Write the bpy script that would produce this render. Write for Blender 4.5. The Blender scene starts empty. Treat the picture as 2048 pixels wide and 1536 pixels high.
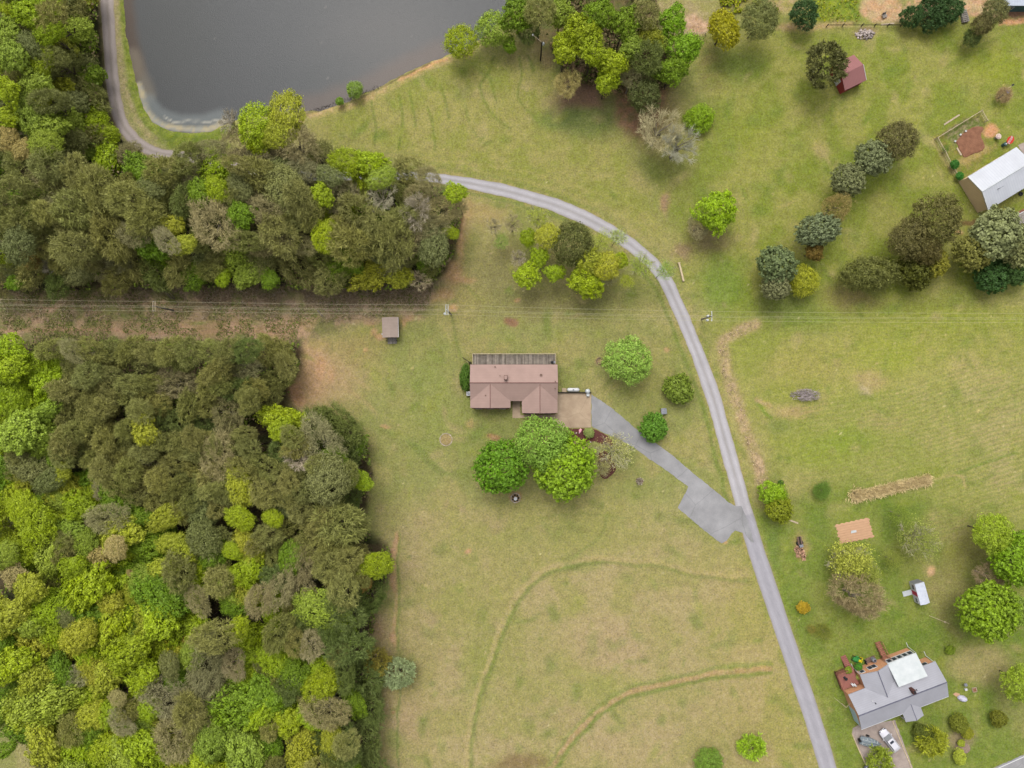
import bpy, math, random
import numpy as np
from mathutils import Vector, Matrix

# ------------------------------------------------------------------ camera, light, exposure
S = bpy.context.scene
H = 130.0            # camera height in metres
F = 1365.33          # focal length in pixels of the 2048 x 1536 photograph
cam = bpy.data.objects.new('camera', bpy.data.cameras.new('camera'))
S.collection.objects.link(cam)
cam.location = (0, 0, H)
cam.data.sensor_width = 36.0
cam.data.lens = 36.0 * F / 2048.0
cam.data.clip_start = 1.0
cam.data.clip_end = 5000.0
S.camera = cam

SUN = Vector((-0.13, 0.48, 0.867)).normalized()
sun = bpy.data.objects.new('sun', bpy.data.lights.new('sun', 'SUN'))
S.collection.objects.link(sun)
sun.data.energy = 0.82
sun.data.angle = math.radians(30)
sun.data.color = (1.0, 0.95, 0.87)
sun.rotation_euler = SUN.to_track_quat('Z', 'Y').to_euler()
sun.location = (0, 0, 200)

W = bpy.data.worlds.new('World')
S.world = W
W.use_nodes = True
nt = W.node_tree
nt.nodes.clear()
sky = nt.nodes.new('ShaderNodeTexSky')
sky.sky_type = 'NISHITA'
sky.sun_disc = False
sky.sun_elevation = math.asin(SUN.z)
sky.sun_rotation = math.atan2(SUN.x, SUN.y)
sky.dust_density = 5.0
sky.air_density = 1.0
sky.ozone_density = 0.6
hs = nt.nodes.new('ShaderNodeHueSaturation')
hs.inputs['Saturation'].default_value = 0.12
bg = nt.nodes.new('ShaderNodeBackground')
bg.inputs['Strength'].default_value = 0.15
wo = nt.nodes.new('ShaderNodeOutputWorld')
nt.links.new(sky.outputs[0], hs.inputs['Color'])
nt.links.new(hs.outputs[0], bg.inputs['Color'])
nt.links.new(bg.outputs[0], wo.inputs['Surface'])
S.view_settings.view_transform = 'Standard'
S.view_settings.look = 'None'
S.view_settings.exposure = 1.03
S.view_settings.gamma = 1.0
S.cycles.use_denoising = True
S.cycles.max_bounces = 6
S.cycles.diffuse_bounces = 3
S.cycles.transparent_max_bounces = 4

RNG = random.Random(7)
K = 0.50             # seen colour -> surface colour


def lin(c):
    c = c / 255.0
    return c / 12.92 if c <= 0.04045 else ((c + 0.055) / 1.055) ** 2.4


def C(r, g, b, k=K):
    return (min(lin(r) * k, .85), min(lin(g) * k, .85), min(lin(b) * k, .85), 1.0)


def P(px, py, z=0.0):
    """pixel of the photograph -> point at height z"""
    k = (H - z) / F
    return Vector(((px - 1024) * k, (768 - py) * k, z))


# ------------------------------------------------------------------ noise
def vnoise(x, y, seed):
    r = np.random.RandomState(seed)
    N = 256
    t = r.rand(N, N)
    xi = np.floor(x).astype(int)
    yi = np.floor(y).astype(int)
    fx = x - xi
    fy = y - yi
    fx = fx * fx * (3 - 2 * fx)
    fy = fy * fy * (3 - 2 * fy)
    a = t[xi % N, yi % N]
    b = t[(xi + 1) % N, yi % N]
    c = t[xi % N, (yi + 1) % N]
    d = t[(xi + 1) % N, (yi + 1) % N]
    return (a * (1 - fx) + b * fx) * (1 - fy) + (c * (1 - fx) + d * fx) * fy


def fbm(x, y, scale, seed, octv=4):
    s = 0
    a = 1
    tot = 0
    for i in range(octv):
        s = s + a * vnoise(x / scale * 2 ** i + 31.7 * i, y / scale * 2 ** i + 17.3 * i, seed + i)
        tot += a
        a *= 0.55
    return s / tot


def smooth(e0, e1, x):
    t = np.clip((x - e0) / (e1 - e0 + 1e-9), 0, 1)
    return t * t * (3 - 2 * t)


def poly_inside(px, py, pts):
    ins = np.zeros(px.shape, bool)
    n = len(pts)
    j = n - 1
    for i in range(n):
        xi, yi = pts[i]
        xj, yj = pts[j]
        if yi != yj:
            c = ((yi > py) != (yj > py)) & (px < (xj - xi) * (py - yi) / (yj - yi) + xi)
            ins ^= c
        j = i
    return ins


def seg_dist(px, py, pts, closed=False, widths=None):
    d = np.full(px.shape, 1e9)
    n = len(pts)
    for i in range(n if closed else n - 1):
        x0, y0 = pts[i]
        x1, y1 = pts[(i + 1) % n]
        dx, dy = x1 - x0, y1 - y0
        t = np.clip(((px - x0) * dx + (py - y0) * dy) / (dx * dx + dy * dy + 1e-9), 0, 1)
        dd = np.hypot(px - x0 - t * dx, py - y0 - t * dy)
        if widths is not None:
            dd = dd - (widths[i] * (1 - t) + widths[i + 1] * t)
        d = np.minimum(d, dd)
    return d


class Paint:
    """mixes surface colours into a grid of points, in the plan of the place (units: 1/10.5 m)"""

    def __init__(s, X, Y, base):
        s.X, s.Y = X, Y
        s.px = 1024 + X * (F / H)
        s.py = 768 - Y * (F / H)
        s.wx = s.px + (fbm(s.px, s.py, 60, 11) - .5) * 26 + (fbm(s.px, s.py, 10, 21) - .5) * 7
        s.wy = s.py + (fbm(s.px, s.py, 60, 12) - .5) * 26 + (fbm(s.px, s.py, 10, 22) - .5) * 7
        s.col = np.empty((X.size, 3))
        s.col[:] = C(*base)[:3]

    def _sel(s, x0, x1, y0, y1, m):
        return np.nonzero((s.px > x0 - m) & (s.px < x1 + m) & (s.py > y0 - m) & (s.py < y1 + m))[0]

    def _mix(s, ix, w, colA, colB=None, scale=30, seed=5):
        a = np.array(C(*colA)[:3])
        if colB is not None:
            b = np.array(C(*colB)[:3])
            n = smooth(.36, .64, fbm(s.px[ix], s.py[ix], scale, seed))[:, None]
            tgt = a * (1 - n) + b * n
        else:
            tgt = a[None]
        s.col[ix] = s.col[ix] * (1 - w[:, None]) + tgt * w[:, None]

    def blob(s, cx, cy, rx, ry, colA, alpha=1, rot=0, soft=.5, colB=None, scale=20, warp=1):
        R = max(rx, ry) * 1.5 + 20
        ix = s._sel(cx, cx, cy, cy, R)
        if not len(ix):
            return
        qx = (s.wx[ix] if warp else s.px[ix]) - cx
        qy = (s.wy[ix] if warp else s.py[ix]) - cy
        a = math.radians(rot)
        u = (qx * math.cos(a) + qy * math.sin(a)) / rx
        v = (-qx * math.sin(a) + qy * math.cos(a)) / ry
        w = 1 - smooth(1 - soft, 1 + soft * .6, np.hypot(u, v))
        s._mix(ix, w * alpha, colA, colB, scale, int(cx + cy) % 97)

    def poly(s, pts, colA, alpha=1, soft=10, colB=None, scale=40, warp=1, seed=3):
        xs = [p[0] for p in pts]
        ys = [p[1] for p in pts]
        ix = s._sel(min(xs), max(xs), min(ys), max(ys), soft + 25)
        if not len(ix):
            return
        qx = s.wx[ix] if warp else s.px[ix]
        qy = s.wy[ix] if warp else s.py[ix]
        d = seg_dist(qx, qy, pts, True)
        d = np.where(poly_inside(qx, qy, pts), -d, d)
        w = 1 - smooth(-soft, soft, d)
        s._mix(ix, w * alpha, colA, colB, scale, seed)

    def line(s, pts, width, colA, alpha=1, soft=4, colB=None, scale=10, breakup=0, warp=1):
        xs = [p[0] for p in pts]
        ys = [p[1] for p in pts]
        ix = s._sel(min(xs), max(xs), min(ys), max(ys), width + soft + 20)
        if not len(ix):
            return
        k = .5 * warp
        qx = s.px[ix] * (1 - k) + s.wx[ix] * k
        qy = s.py[ix] * (1 - k) + s.wy[ix] * k
        d = seg_dist(qx, qy, pts)
        w = 1 - smooth(width / 2 - soft / 2, width / 2 + soft, d)
        if breakup:
            w = w * smooth(.5 - .25, .5 + .1, fbm(s.px[ix], s.py[ix], 22, 41) + (1 - breakup) * .5)
        s._mix(ix, w * alpha, colA, colB, scale, 9)


def curve(pts, n=8):
    """Catmull-Rom through points"""
    out = []
    q = [pts[0]] + list(pts) + [pts[-1]]
    for i in range(1, len(q) - 2):
        p0, p1, p2, p3 = q[i - 1], q[i], q[i + 1], q[i + 2]
        for k in range(n):
            t = k / n
            out.append(tuple(.5 * (2 * b + (c - a) * t + (2 * a - 5 * b + 4 * c - d) * t * t + (3 * b - a - 3 * c + d) * t ** 3)
                             for a, b, c, d in zip(p0, p1, p2, p3)))
    out.append(tuple(pts[-1]))
    return out


# ------------------------------------------------------------------ materials
def new_mat(name):
    m = bpy.data.materials.new(name)
    m.use_nodes = True
    n = m.node_tree
    for x in list(n.nodes):
        if x.type != 'OUTPUT_MATERIAL':
            n.nodes.remove(x)
    b = n.nodes.new('ShaderNodeBsdfPrincipled')
    n.links.new(b.outputs[0], [x for x in n.nodes if x.type == 'OUTPUT_MATERIAL'][0].inputs['Surface'])
    b.inputs['Specular IOR Level'].default_value = 0.25
    return m, n, b


def node(n, t, **kw):
    x = n.nodes.new(t)
    for k, v in kw.items():
        setattr(x, k, v)
    return x


def noise_fac(n, scale, detail=4, lo=.3, hi=.7, coord='Object', rough=.6):
    tc = node(n, 'ShaderNodeTexCoord')
    no = node(n, 'ShaderNodeTexNoise')
    no.inputs['Scale'].default_value = scale
    no.inputs['Detail'].default_value = detail
    no.inputs['Roughness'].default_value = rough
    n.links.new(tc.outputs[coord], no.inputs['Vector'])
    mr = node(n, 'ShaderNodeMapRange')
    mr.inputs['From Min'].default_value = lo
    mr.inputs['From Max'].default_value = hi
    n.links.new(no.outputs['Fac'], mr.inputs['Value'])
    return mr.outputs[0]


def mixc(n, fac, a, b, mode='MIX'):
    m = node(n, 'ShaderNodeMix', data_type='RGBA', blend_type=mode)
    for i, v in ((0, fac), (6, a), (7, b)):
        if isinstance(v, (tuple, float, int)):
            m.inputs[i].default_value = v
        else:
            n.links.new(v, m.inputs[i])
    return m.outputs[2]


def simple(name, col, col2=None, scale=3.0, rough=.8, spec=.25, metal=0, bump=0, island=0):
    m, n, b = new_mat(name)
    b.inputs['Roughness'].default_value = rough
    b.inputs['Specular IOR Level'].default_value = spec
    b.inputs['Metallic'].default_value = metal
    c = col
    if col2 is None:
        col2 = tuple(min(1, x * .78) for x in col[:3]) + (1,)
    f = noise_fac(n, scale)
    c = mixc(n, f, col, col2)
    if island:
        g = node(n, 'ShaderNodeNewGeometry')
        mr = node(n, 'ShaderNodeMapRange')
        mr.inputs['To Min'].default_value = 1 - island
        mr.inputs['To Max'].default_value = 1 + island
        n.links.new(g.outputs['Random Per Island'], mr.inputs['Value'])
        cc = node(n, 'ShaderNodeCombineColor')
        for i in range(3):
            n.links.new(mr.outputs[0], cc.inputs[i])
        c = mixc(n, 1.0, c, cc.outputs[0], 'MULTIPLY')
    n.links.new(c, b.inputs['Base Color'])
    if bump:
        bp = node(n, 'ShaderNodeBump')
        bp.inputs['Strength'].default_value = bump
        bp.inputs['Distance'].default_value = .05
        n.links.new(noise_fac(n, scale * 6), bp.inputs['Height'])
        n.links.new(bp.outputs[0], b.inputs['Normal'])
    return m


def striped(name, col, col2, period, axis=0, noise=None, rough=.7, spec=.3, width=.18, bump=.3):
    """boards, seams or shingle courses across one local axis"""
    m, n, b = new_mat(name)
    b.inputs['Roughness'].default_value = rough
    b.inputs['Specular IOR Level'].default_value = spec
    tc = node(n, 'ShaderNodeTexCoord')
    sp = node(n, 'ShaderNodeSeparateXYZ')
    n.links.new(tc.outputs['Object'], sp.inputs[0])
    mm = node(n, 'ShaderNodeMath', operation='MULTIPLY')
    mm.inputs[1].default_value = 1 / period
    n.links.new(sp.outputs[axis], mm.inputs[0])
    fr = node(n, 'ShaderNodeMath', operation='FRACT')
    n.links.new(mm.outputs[0], fr.inputs[0])
    lt = node(n, 'ShaderNodeMath', operation='LESS_THAN')
    lt.inputs[1].default_value = width
    n.links.new(fr.outputs[0], lt.inputs[0])
    c = mixc(n, lt.outputs[0], col, col2)
    dark = tuple(x * .80 for x in col[:3]) + (1,)
    c = mixc(n, noise_fac(n, noise or .8, 5), c, mixc(n, .85, c, dark))
    c = mixc(n, noise_fac(n, 9, 3, .35, .75), c, mixc(n, .22, c, dark))
    n.links.new(c, b.inputs['Base Color'])
    bp = node(n, 'ShaderNodeBump')
    bp.inputs['Strength'].default_value = bump
    bp.inputs['Distance'].default_value = .03
    n.links.new(fr.outputs[0], bp.inputs['Height'])
    n.links.new(bp.outputs[0], b.inputs['Normal'])
    return m


def leaf_mat(name, trans=.25, var=.32, hue=.5):
    m, n, b = new_mat(name)
    oi = node(n, 'ShaderNodeObjectInfo')
    g = node(n, 'ShaderNodeNewGeometry')
    mr = node(n, 'ShaderNodeMapRange')
    mr.inputs['To Min'].default_value = 1 - var
    mr.inputs['To Max'].default_value = 1 + var
    n.links.new(g.outputs['Random Per Island'], mr.inputs['Value'])
    cc = node(n, 'ShaderNodeCombineColor')
    for i in range(3):
        n.links.new(mr.outputs[0], cc.inputs[i])
    c = mixc(n, 1.0, oi.outputs['Color'], cc.outputs[0], 'MULTIPLY')
    # patches of slightly browner / yellower foliage through each crown
    f = noise_fac(n, 2.6, 3, .35, .7)
    hsv = node(n, 'ShaderNodeHueSaturation')
    hsv.inputs['Hue'].default_value = 0.495
    hsv.inputs['Saturation'].default_value = .86
    hsv.inputs['Value'].default_value = 1.12
    n.links.new(c, hsv.inputs['Color'])
    f2 = node(n, 'ShaderNodeMath', operation='MULTIPLY')
    f2.inputs[1].default_value = hue
    n.links.new(f, f2.inputs[0])
    c = mixc(n, f2.outputs[0], c, hsv.outputs[0])
    n.links.new(c, b.inputs['Base Color'])
    b.inputs['Roughness'].default_value = .6
    b.inputs['Specular IOR Level'].default_value = .18
    tr = node(n, 'ShaderNodeBsdfTranslucent')
    n.links.new(c, tr.inputs['Color'])
    ms = node(n, 'ShaderNodeMixShader')
    ms.inputs[0].default_value = trans
    n.links.new(b.outputs[0], ms.inputs[1])
    n.links.new(tr.outputs[0], ms.inputs[2])
    n.links.new(ms.outputs[0], [x for x in n.nodes if x.type == 'OUTPUT_MATERIAL'][0].inputs['Surface'])
    return m


def ground_mat(name, fine=.66, bump=.5):
    m, n, b = new_mat(name)
    b.inputs['Roughness'].default_value = .95
    b.inputs['Specular IOR Level'].default_value = .08
    at = node(n, 'ShaderNodeAttribute', attribute_name='Col')
    base = at.outputs['Color']
    tc = node(n, 'ShaderNodeTexCoord')

    def nz(scale, detail, lo, hi, dist=0):
        no = node(n, 'ShaderNodeTexNoise')
        no.inputs['Scale'].default_value = scale
        no.inputs['Detail'].default_value = detail
        no.inputs['Roughness'].default_value = .65
        no.inputs['Distortion'].default_value = dist
        n.links.new(tc.outputs['Object'], no.inputs['Vector'])
        mr = node(n, 'ShaderNodeMapRange')
        mr.inputs['From Min'].default_value = .3
        mr.inputs['From Max'].default_value = .7
        mr.inputs['To Min'].default_value = lo
        mr.inputs['To Max'].default_value = hi
        n.links.new(no.outputs['Fac'], mr.inputs['Value'])
        return mr.outputs[0]

    def gray(v):
        cc = node(n, 'ShaderNodeCombineColor')
        for i in range(3):
            n.links.new(v, cc.inputs[i])
        return cc.outputs[0]
    c = mixc(n, 1.0, base, gray(nz(3.2, 5, 1 - fine * .55, 1 + fine * .5, .4)), 'MULTIPLY')
    c = mixc(n, 1.0, c, gray(nz(.7, 5, .84, 1.15)), 'MULTIPLY')
    # straw and green flecks
    hsv = node(n, 'ShaderNodeHueSaturation')
    hsv.inputs['Hue'].default_value = .52
    hsv.inputs['Saturation'].default_value = 1.12
    hsv.inputs['Value'].default_value = .86
    n.links.new(c, hsv.inputs['Color'])
    c = mixc(n, nz(1.6, 4, -.1, .8), c, hsv.outputs[0])
    hs2 = node(n, 'ShaderNodeHueSaturation')
    hs2.inputs['Hue'].default_value = .485
    hs2.inputs['Saturation'].default_value = .68
    hs2.inputs['Value'].default_value = 1.12
    n.links.new(c, hs2.inputs['Color'])
    c = mixc(n, nz(2.3, 5, -.15, .6, 1.0), c, hs2.outputs[0])
    n.links.new(c, b.inputs['Base Color'])
    bp = node(n, 'ShaderNodeBump')
    bp.inputs['Strength'].default_value = bump
    bp.inputs['Distance'].default_value = .12
    n.links.new(nz(4.5, 4, 0, 1), bp.inputs['Height'])
    n.links.new(bp.outputs[0], b.inputs['Normal'])
    return m


M = {}
M['ground'] = ground_mat('grass_and_soil')
M['leaf'] = leaf_mat('leaf_foliage')
M['needle'] = leaf_mat('pine_needles', .12, .36, .6)
M['twig'] = leaf_mat('bare_twigs', 0, .22, .3)
M['bark'] = simple('bark', C(95, 82, 68), C(60, 50, 40), 8)
M['bark_pale'] = simple('pale_bark', C(150, 140, 125), C(110, 100, 88), 8)
M['shingle'] = striped('brown_roof_shingles', C(182, 154, 144), C(162, 136, 127), .30, 1, .5, .9, .1, .14, .15)
M['shingle_red'] = striped('maroon_roof_shingles', C(168, 118, 116), C(146, 96, 96), .30, 0, .6, .9, .1, .14, .15)
M['shingle_old'] = striped('weathered_brown_shingles', C(184, 166, 154), C(160, 140, 128), .28, 1, 1.2, .9, .1, .16, .15)
M['shingle_grey'] = striped('grey_roof_shingles', C(176, 176, 184), C(160, 160, 170), .32, 1, .4, .9, .1, .14, .12)
M['ridge_brown'] = simple('brown_ridge_cap', C(138, 100, 94))
M['ridge_grey'] = simple('dark_grey_ridge_cap', C(110, 110, 128))
M['metal_white'] = striped('white_metal_roofing', C(206, 209, 217), C(180, 184, 196), .48, 0, .4, .45, .4, .12, .35)
M['metal_flat'] = simple('white_metal_sheet', C(212, 216, 218), C(190, 197, 198), .7, .4, .4)
M['brick_dark'] = simple('dark_brick', C(112, 72, 62), C(70, 45, 40), 6)
M['brick_orange'] = simple('orange_brick', C(232, 176, 134), C(206, 146, 108), 5)
M['tan_metal'] = striped('tan_wall_sheeting', C(240, 208, 170, .62), C(222, 188, 152, .62), .3, 1, .4, .6, .3, .2, .3)
M['red_paint'] = striped('barn_red_boards', C(176, 72, 66), C(130, 50, 48), .25, 1, 1, .8, .2, .2)
M['white_paint'] = simple('white_paint', C(226, 226, 226), C(205, 205, 208), 3, .5)
M['white_roof'] = simple('white_roof_membrane', C(222, 226, 238), C(198, 204, 220), 2.5, .5)
M['blue_siding'] = striped('pale_blue_siding', C(190, 215, 222), C(150, 178, 188), .2, 2, 1)
M['grey_siding'] = striped('grey_siding', C(150, 150, 155), C(120, 120, 128), .2, 2, 1)
M['glass'] = simple('dark_window_glass', C(66, 72, 86), C(45, 50, 62), 2, .3, .25)
M['deck_grey'] = simple('weathered_grey_boards', C(160, 150, 138), C(118, 108, 100), 1.3, .9, .1, 0, 0, .42)
M['deck_red'] = striped('red_stained_deck_boards', C(164, 106, 94), C(126, 78, 70), .15, 0, .8, .7, .2, .15)
M['wood_brown'] = simple('brown_stained_wood', C(172, 116, 92), C(132, 86, 70), 4, .8, .2, 0, 0, .15)
M['wood_pale'] = simple('pale_bare_wood', C(208, 192, 165), C(180, 160, 132), 4, .8, .2, 0, 0, .15)
M['wood_grey'] = simple('grey_weathered_wood', C(165, 158, 150), C(120, 112, 104), 4, .85, .1, 0, 0, .2)
M['wood_dark'] = simple('dark_wood', C(62, 54, 44), C(40, 34, 28), 4)
M['concrete'] = simple('concrete', C(200, 180, 155), C(176, 152, 128), .9, .9, .15, 0, .15)
M['concrete_old'] = simple('stained_concrete', C(196, 180, 168), C(158, 142, 138), .5, .9, .15, 0, .15)
M['concrete_edge'] = simple('pale_concrete_edge', C(220, 200, 165), C(190, 172, 140), 2)
M['steel'] = simple('grey_steel', C(150, 152, 160), C(115, 118, 128), 5, .4, .5)
M['black'] = simple('black_rubber', C(38, 38, 42), C(24, 24, 27), 5, .6)
M['grey_tarp'] = simple('grey_tarp', C(140, 150, 155), C(100, 112, 120), 2.2, .7, .2, 0, .3)
M['car_white'] = simple('white_car_paint', C(226, 224, 232), C(218, 216, 226), 1, .22, .6)
M['car_grey'] = simple('slate_car_paint', C(110, 114, 126), C(100, 104, 118), 1, .25, .6)
M['mulch'] = simple('red_brown_mulch', C(122, 78, 72), C(92, 56, 54), 9, .95, .05, 0, .6)
M['dirt'] = simple('red_clay_soil', C(208, 168, 134), C(198, 158, 126), 1.2, .95, .05, 0, .25)
M['dirt_dark'] = simple('dark_clay_soil', C(160, 116, 92), C(132, 92, 72), 1.2, .95, .05, 0, .8)
M['stone'] = simple('pale_stone', C(205, 195, 182), C(165, 152, 140), 3, .9, .1, 0, .3, .3)
M['green_paint'] = simple('green_machine_paint', C(52, 150, 62), C(40, 120, 50), 3, .35, .5)
M['yellow_paint'] = simple('yellow_seat', C(235, 212, 20), C(215, 190, 20), 3, .5)
M['red_sign'] = simple('red_sign_paint', C(226, 72, 52), C(205, 60, 48), 3, .4)
M['pink'] = simple('pink_cloth', C(250, 185, 200, .8), C(240, 165, 182, .8), 5, .7)
M['straw'] = simple('dry_straw', C(232, 210, 160, .66), C(206, 184, 132, .66), 1.5, .9, .05, 0, 0, .3)
M['stick'] = simple('grey_cut_branches', C(205, 192, 188), C(135, 122, 122), 3, .9, .05, 0, 0, .3)
M['rust'] = simple('rusty_brown_metal', C(140, 112, 98), C(100, 80, 72), 3, .8, .2)
M['teal'] = simple('dark_teal_cover', C(70, 105, 105), C(50, 80, 84), 2, .7)
M['wire'] = simple('aluminium_wire', C(200, 194, 160), C(180, 175, 140), 1, .5, .4)


# ------------------------------------------------------------------ object helpers
COL = S.collection
ALL_LABELS = {}


def tag(o, label=None, cat=None, group=None, kind=None):
    if label:
        o['label'] = label
        ALL_LABELS[label] = ALL_LABELS.get(label, 0) + 1
    if cat:
        o['category'] = cat
    if group:
        o['group'] = group
    if kind:
        o['kind'] = kind
    return o


def empty(name, loc, rz=0.0, label=None, cat=None, group=None):
    o = bpy.data.objects.new(name, None)
    COL.objects.link(o)
    o.empty_display_size = .5
    o.location = loc
    o.rotation_euler = (0, 0, rz)
    return tag(o, label, cat, group)


class MB:
    def __init__(s):
        s.v = []
        s.f = []

    def add(s, vs, fs):
        k = len(s.v)
        s.v += [tuple(v) for v in vs]
        s.f += [tuple(i + k for i in f) for f in fs]

    def box(s, x0, x1, y0, y1, z0, z1, rz=0, at=(0, 0, 0)):
        vs = [Vector((x, y, z)) for z in (z0, z1) for x, y in ((x0, y0), (x1, y0), (x1, y1), (x0, y1))]
        if rz or at != (0, 0, 0):
            R = Matrix.Rotation(rz, 3, 'Z')
            vs = [R @ v + Vector(at) for v in vs]
        s.add(vs, [(0, 3, 2, 1), (4, 5, 6, 7), (0, 1, 5, 4), (1, 2, 6, 5), (2, 3, 7, 6), (3, 0, 4, 7)])
        return s

    def bar(s, a, b, r, r2=None, n=6):
        a, b = Vector(a), Vector(b)
        r2 = r if r2 is None else r2
        q = (b - a).to_track_quat('Z', 'Y')
        vs = []
        for c, rr in ((a, r), (b, r2)):
            for i in range(n):
                t = 2 * math.pi * (i + .5) / n
                vs.append(c + q @ Vector((rr * math.cos(t), rr * math.sin(t), 0)))
        fs = [(i, (i + 1) % n, n + (i + 1) % n, n + i) for i in range(n)]
        fs += [tuple(range(n - 1, -1, -1)), tuple(range(n, 2 * n))]
        s.add(vs, fs)
        return s

    def prism(s, pts, z0, z1):
        """closed polygon given as (x, y), counter-clockwise"""
        n = len(pts)
        vs = [(x, y, z0) for x, y in pts] + [(x, y, z1) for x, y in pts]
        fs = [(i, (i + 1) % n, n + (i + 1) % n, n + i) for i in range(n)]
        fs += [tuple(range(n - 1, -1, -1)), tuple(range(n, 2 * n))]
        s.add(vs, fs)
        return s

    def slab(s, quad, t):
        """sheet through 3 or 4 points with thickness t below"""
        n = len(quad)
        vs = [Vector(q) for q in quad] + [Vector(q) - Vector((0, 0, t)) for q in quad]
        fs = [tuple(range(n)), tuple(range(2 * n - 1, n - 1, -1))]
        fs += [(i, n + i, n + (i + 1) % n, (i + 1) % n) for i in range(n)]
        s.add(vs, fs)
        return s

    def lathe(s, c, prof, n=16):
        c = Vector(c)
        vs = []
        for r, z in prof:
            for i in range(n):
                t = 2 * math.pi * i / n
                vs.append(c + Vector((r * math.cos(t), r * math.sin(t), z)))
        fs = []
        for j in range(len(prof) - 1):
            for i in range(n):
                fs.append((j * n + i, j * n + (i + 1) % n, (j + 1) * n + (i + 1) % n, (j + 1) * n + i))
        fs += [tuple(range(n - 1, -1, -1)), tuple(range((len(prof) - 1) * n, len(prof) * n))]
        s.add(vs, fs)
        return s

    def build(s, name, mat, parent=None, bevel=0, smooth_=False):
        me = bpy.data.meshes.new(name)
        me.from_pydata(s.v, [], s.f)
        me.materials.append(mat)
        me.update()
        o = bpy.data.objects.new(name, me)
        COL.objects.link(o)
        if parent:
            o.parent = parent
        if bevel:
            b = o.modifiers.new('bevel', 'BEVEL')
            b.width = bevel
            b.segments = 2
            b.limit_method = 'ANGLE'
        if smooth_:
            me.polygons.foreach_set('use_smooth', [True] * len(me.polygons))
        return o


def np_mesh(name, V, quads, mat, nper=4):
    """fast mesh from numpy arrays; every face has nper corners"""
    me = bpy.data.meshes.new(name)
    nf = len(quads)
    me.vertices.add(len(V))
    me.vertices.foreach_set('co', np.ascontiguousarray(V, dtype=np.float32).ravel())
    me.loops.add(nf * nper)
    me.polygons.add(nf)
    me.loops.foreach_set('vertex_index', np.ascontiguousarray(quads, dtype=np.int32).ravel())
    me.polygons.foreach_set('loop_start', np.arange(nf, dtype=np.int32) * nper)
    me.polygons.foreach_set('loop_total', np.full(nf, nper, dtype=np.int32))
    me.update(calc_edges=True)
    me.validate()
    me.materials.append(mat)
    return me


def leaf_quads(pos, nrm, size, rs, aspect=1.0, along=None):
    """one quad per position"""
    n = len(pos)
    nrm = nrm / (np.linalg.norm(nrm, axis=1, keepdims=True) + 1e-9)
    ref = rs.randn(n, 3) if along is None else along
    u = ref - (ref * nrm).sum(1, keepdims=True) * nrm
    u /= (np.linalg.norm(u, axis=1, keepdims=True) + 1e-9)
    v = np.cross(nrm, u)
    su = (size * aspect)[:, None] * .5
    sv = size[:, None] * .5
    V = np.stack([pos - u * su, pos - v * sv * .9, pos + u * su, pos + v * sv * .9], 1).reshape(-1, 3)
    Q = np.arange(n * 4).reshape(n, 4)
    return V, Q


# ------------------------------------------------------------------ the plan: pond, woods, roads
POND = [(236, -80), (243, 0), (247, 60), (258, 120), (270, 170), (282, 215), (302, 245), (332, 262), (372, 268), (420, 264),
        (450, 250), (500, 232), (560, 226), (640, 222), (672, 212), (700, 202), (730, 187), (765, 172), (800, 152), (850, 129),
        (890, 114), (930, 98), (975, 70), (1010, 30), (1050, -20), (1090, -80)]
WOOD_N = [(-70, -70), (198, -70), (204, 60), (208, 150), (222, 220), (246, 270), (290, 318), (340, 330), (400, 310), (470, 290), (560, 280),
          (640, 300), (700, 330), (780, 330), (870, 352), (918, 385), (918, 440), (900, 505), (868, 552), (800, 572), (600, 572),
          (450, 566), (200, 570), (0, 578), (-70, 580)]
WOOD_S = [(-70, 690), (30, 688), (70, 672), (300, 680), (500, 682), (585, 684), (592, 705), (570, 770), (560, 810), (600, 835),
          (650, 828), (695, 850), (725, 890), (735, 960), (722, 1010), (722, 1070), (765, 1105), (780, 1130), (770, 1170),
          (742, 1210), (738, 1300), (745, 1350), (748, 1610), (90, 1610), (70, 1500), (0, 1470), (-70, 1460)]
ROAD = [(213, -90, 25), (214, 0, 25), (218, 60, 24), (224, 150, 24), (233, 215, 24), (246, 250, 23), (262, 272, 22), (285, 292, 20), (318, 306, 18),
        (400, 318, 17), (520, 345, 17), (640, 352, 17), (790, 350, 17), (872, 356, 18), (930, 365, 19), (1000, 379, 22), (1060, 395, 24),
        (1120, 414, 25), (1180, 440, 25), (1240, 475, 25), (1290, 513, 24), (1328, 556, 24), (1352, 604, 24), (1376, 660, 25),
        (1402, 725, 26), (1428, 800, 27), (1450, 880, 27), (1473, 960, 27), (1489, 1020, 28), (1506, 1080, 30), (1532, 1160, 31),
        (1562, 1250, 31), (1596, 1350, 31), (1626, 1440, 31), (1656, 1536, 32), (1684, 1630, 32)]
DRIVE = [(1183, 789), (1218, 812), (1244, 833), (1270, 856), (1306, 882), (1345, 911), (1379, 940), (1411, 966), (1437, 987),
         (1457, 1005), (1472, 1013), (1482, 1011), (1496, 1040), (1508, 1085), (1502, 1085), (1489, 1067), (1470, 1061), (1463, 1068), (1454, 1081), (1443, 1087),
         (1400, 1054), (1355, 1015), (1366, 995), (1377, 973), (1327, 937), (1296, 916), (1272, 898), (1236, 877), (1210, 867), (1183, 852)]

# ------------------------------------------------------------------ ground
def axis(lo, hi, step, far):
    a = list(np.arange(lo, hi + 1e-6, step))
    s = step
    while a[-1] < far:
        s *= 1.5
        a.append(a[-1] + s)
    s = step
    left = []
    x = lo
    while x > -far:
        s *= 1.5
        x -= s
        left.append(x)
    return np.array(left[::-1] + a)


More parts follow.
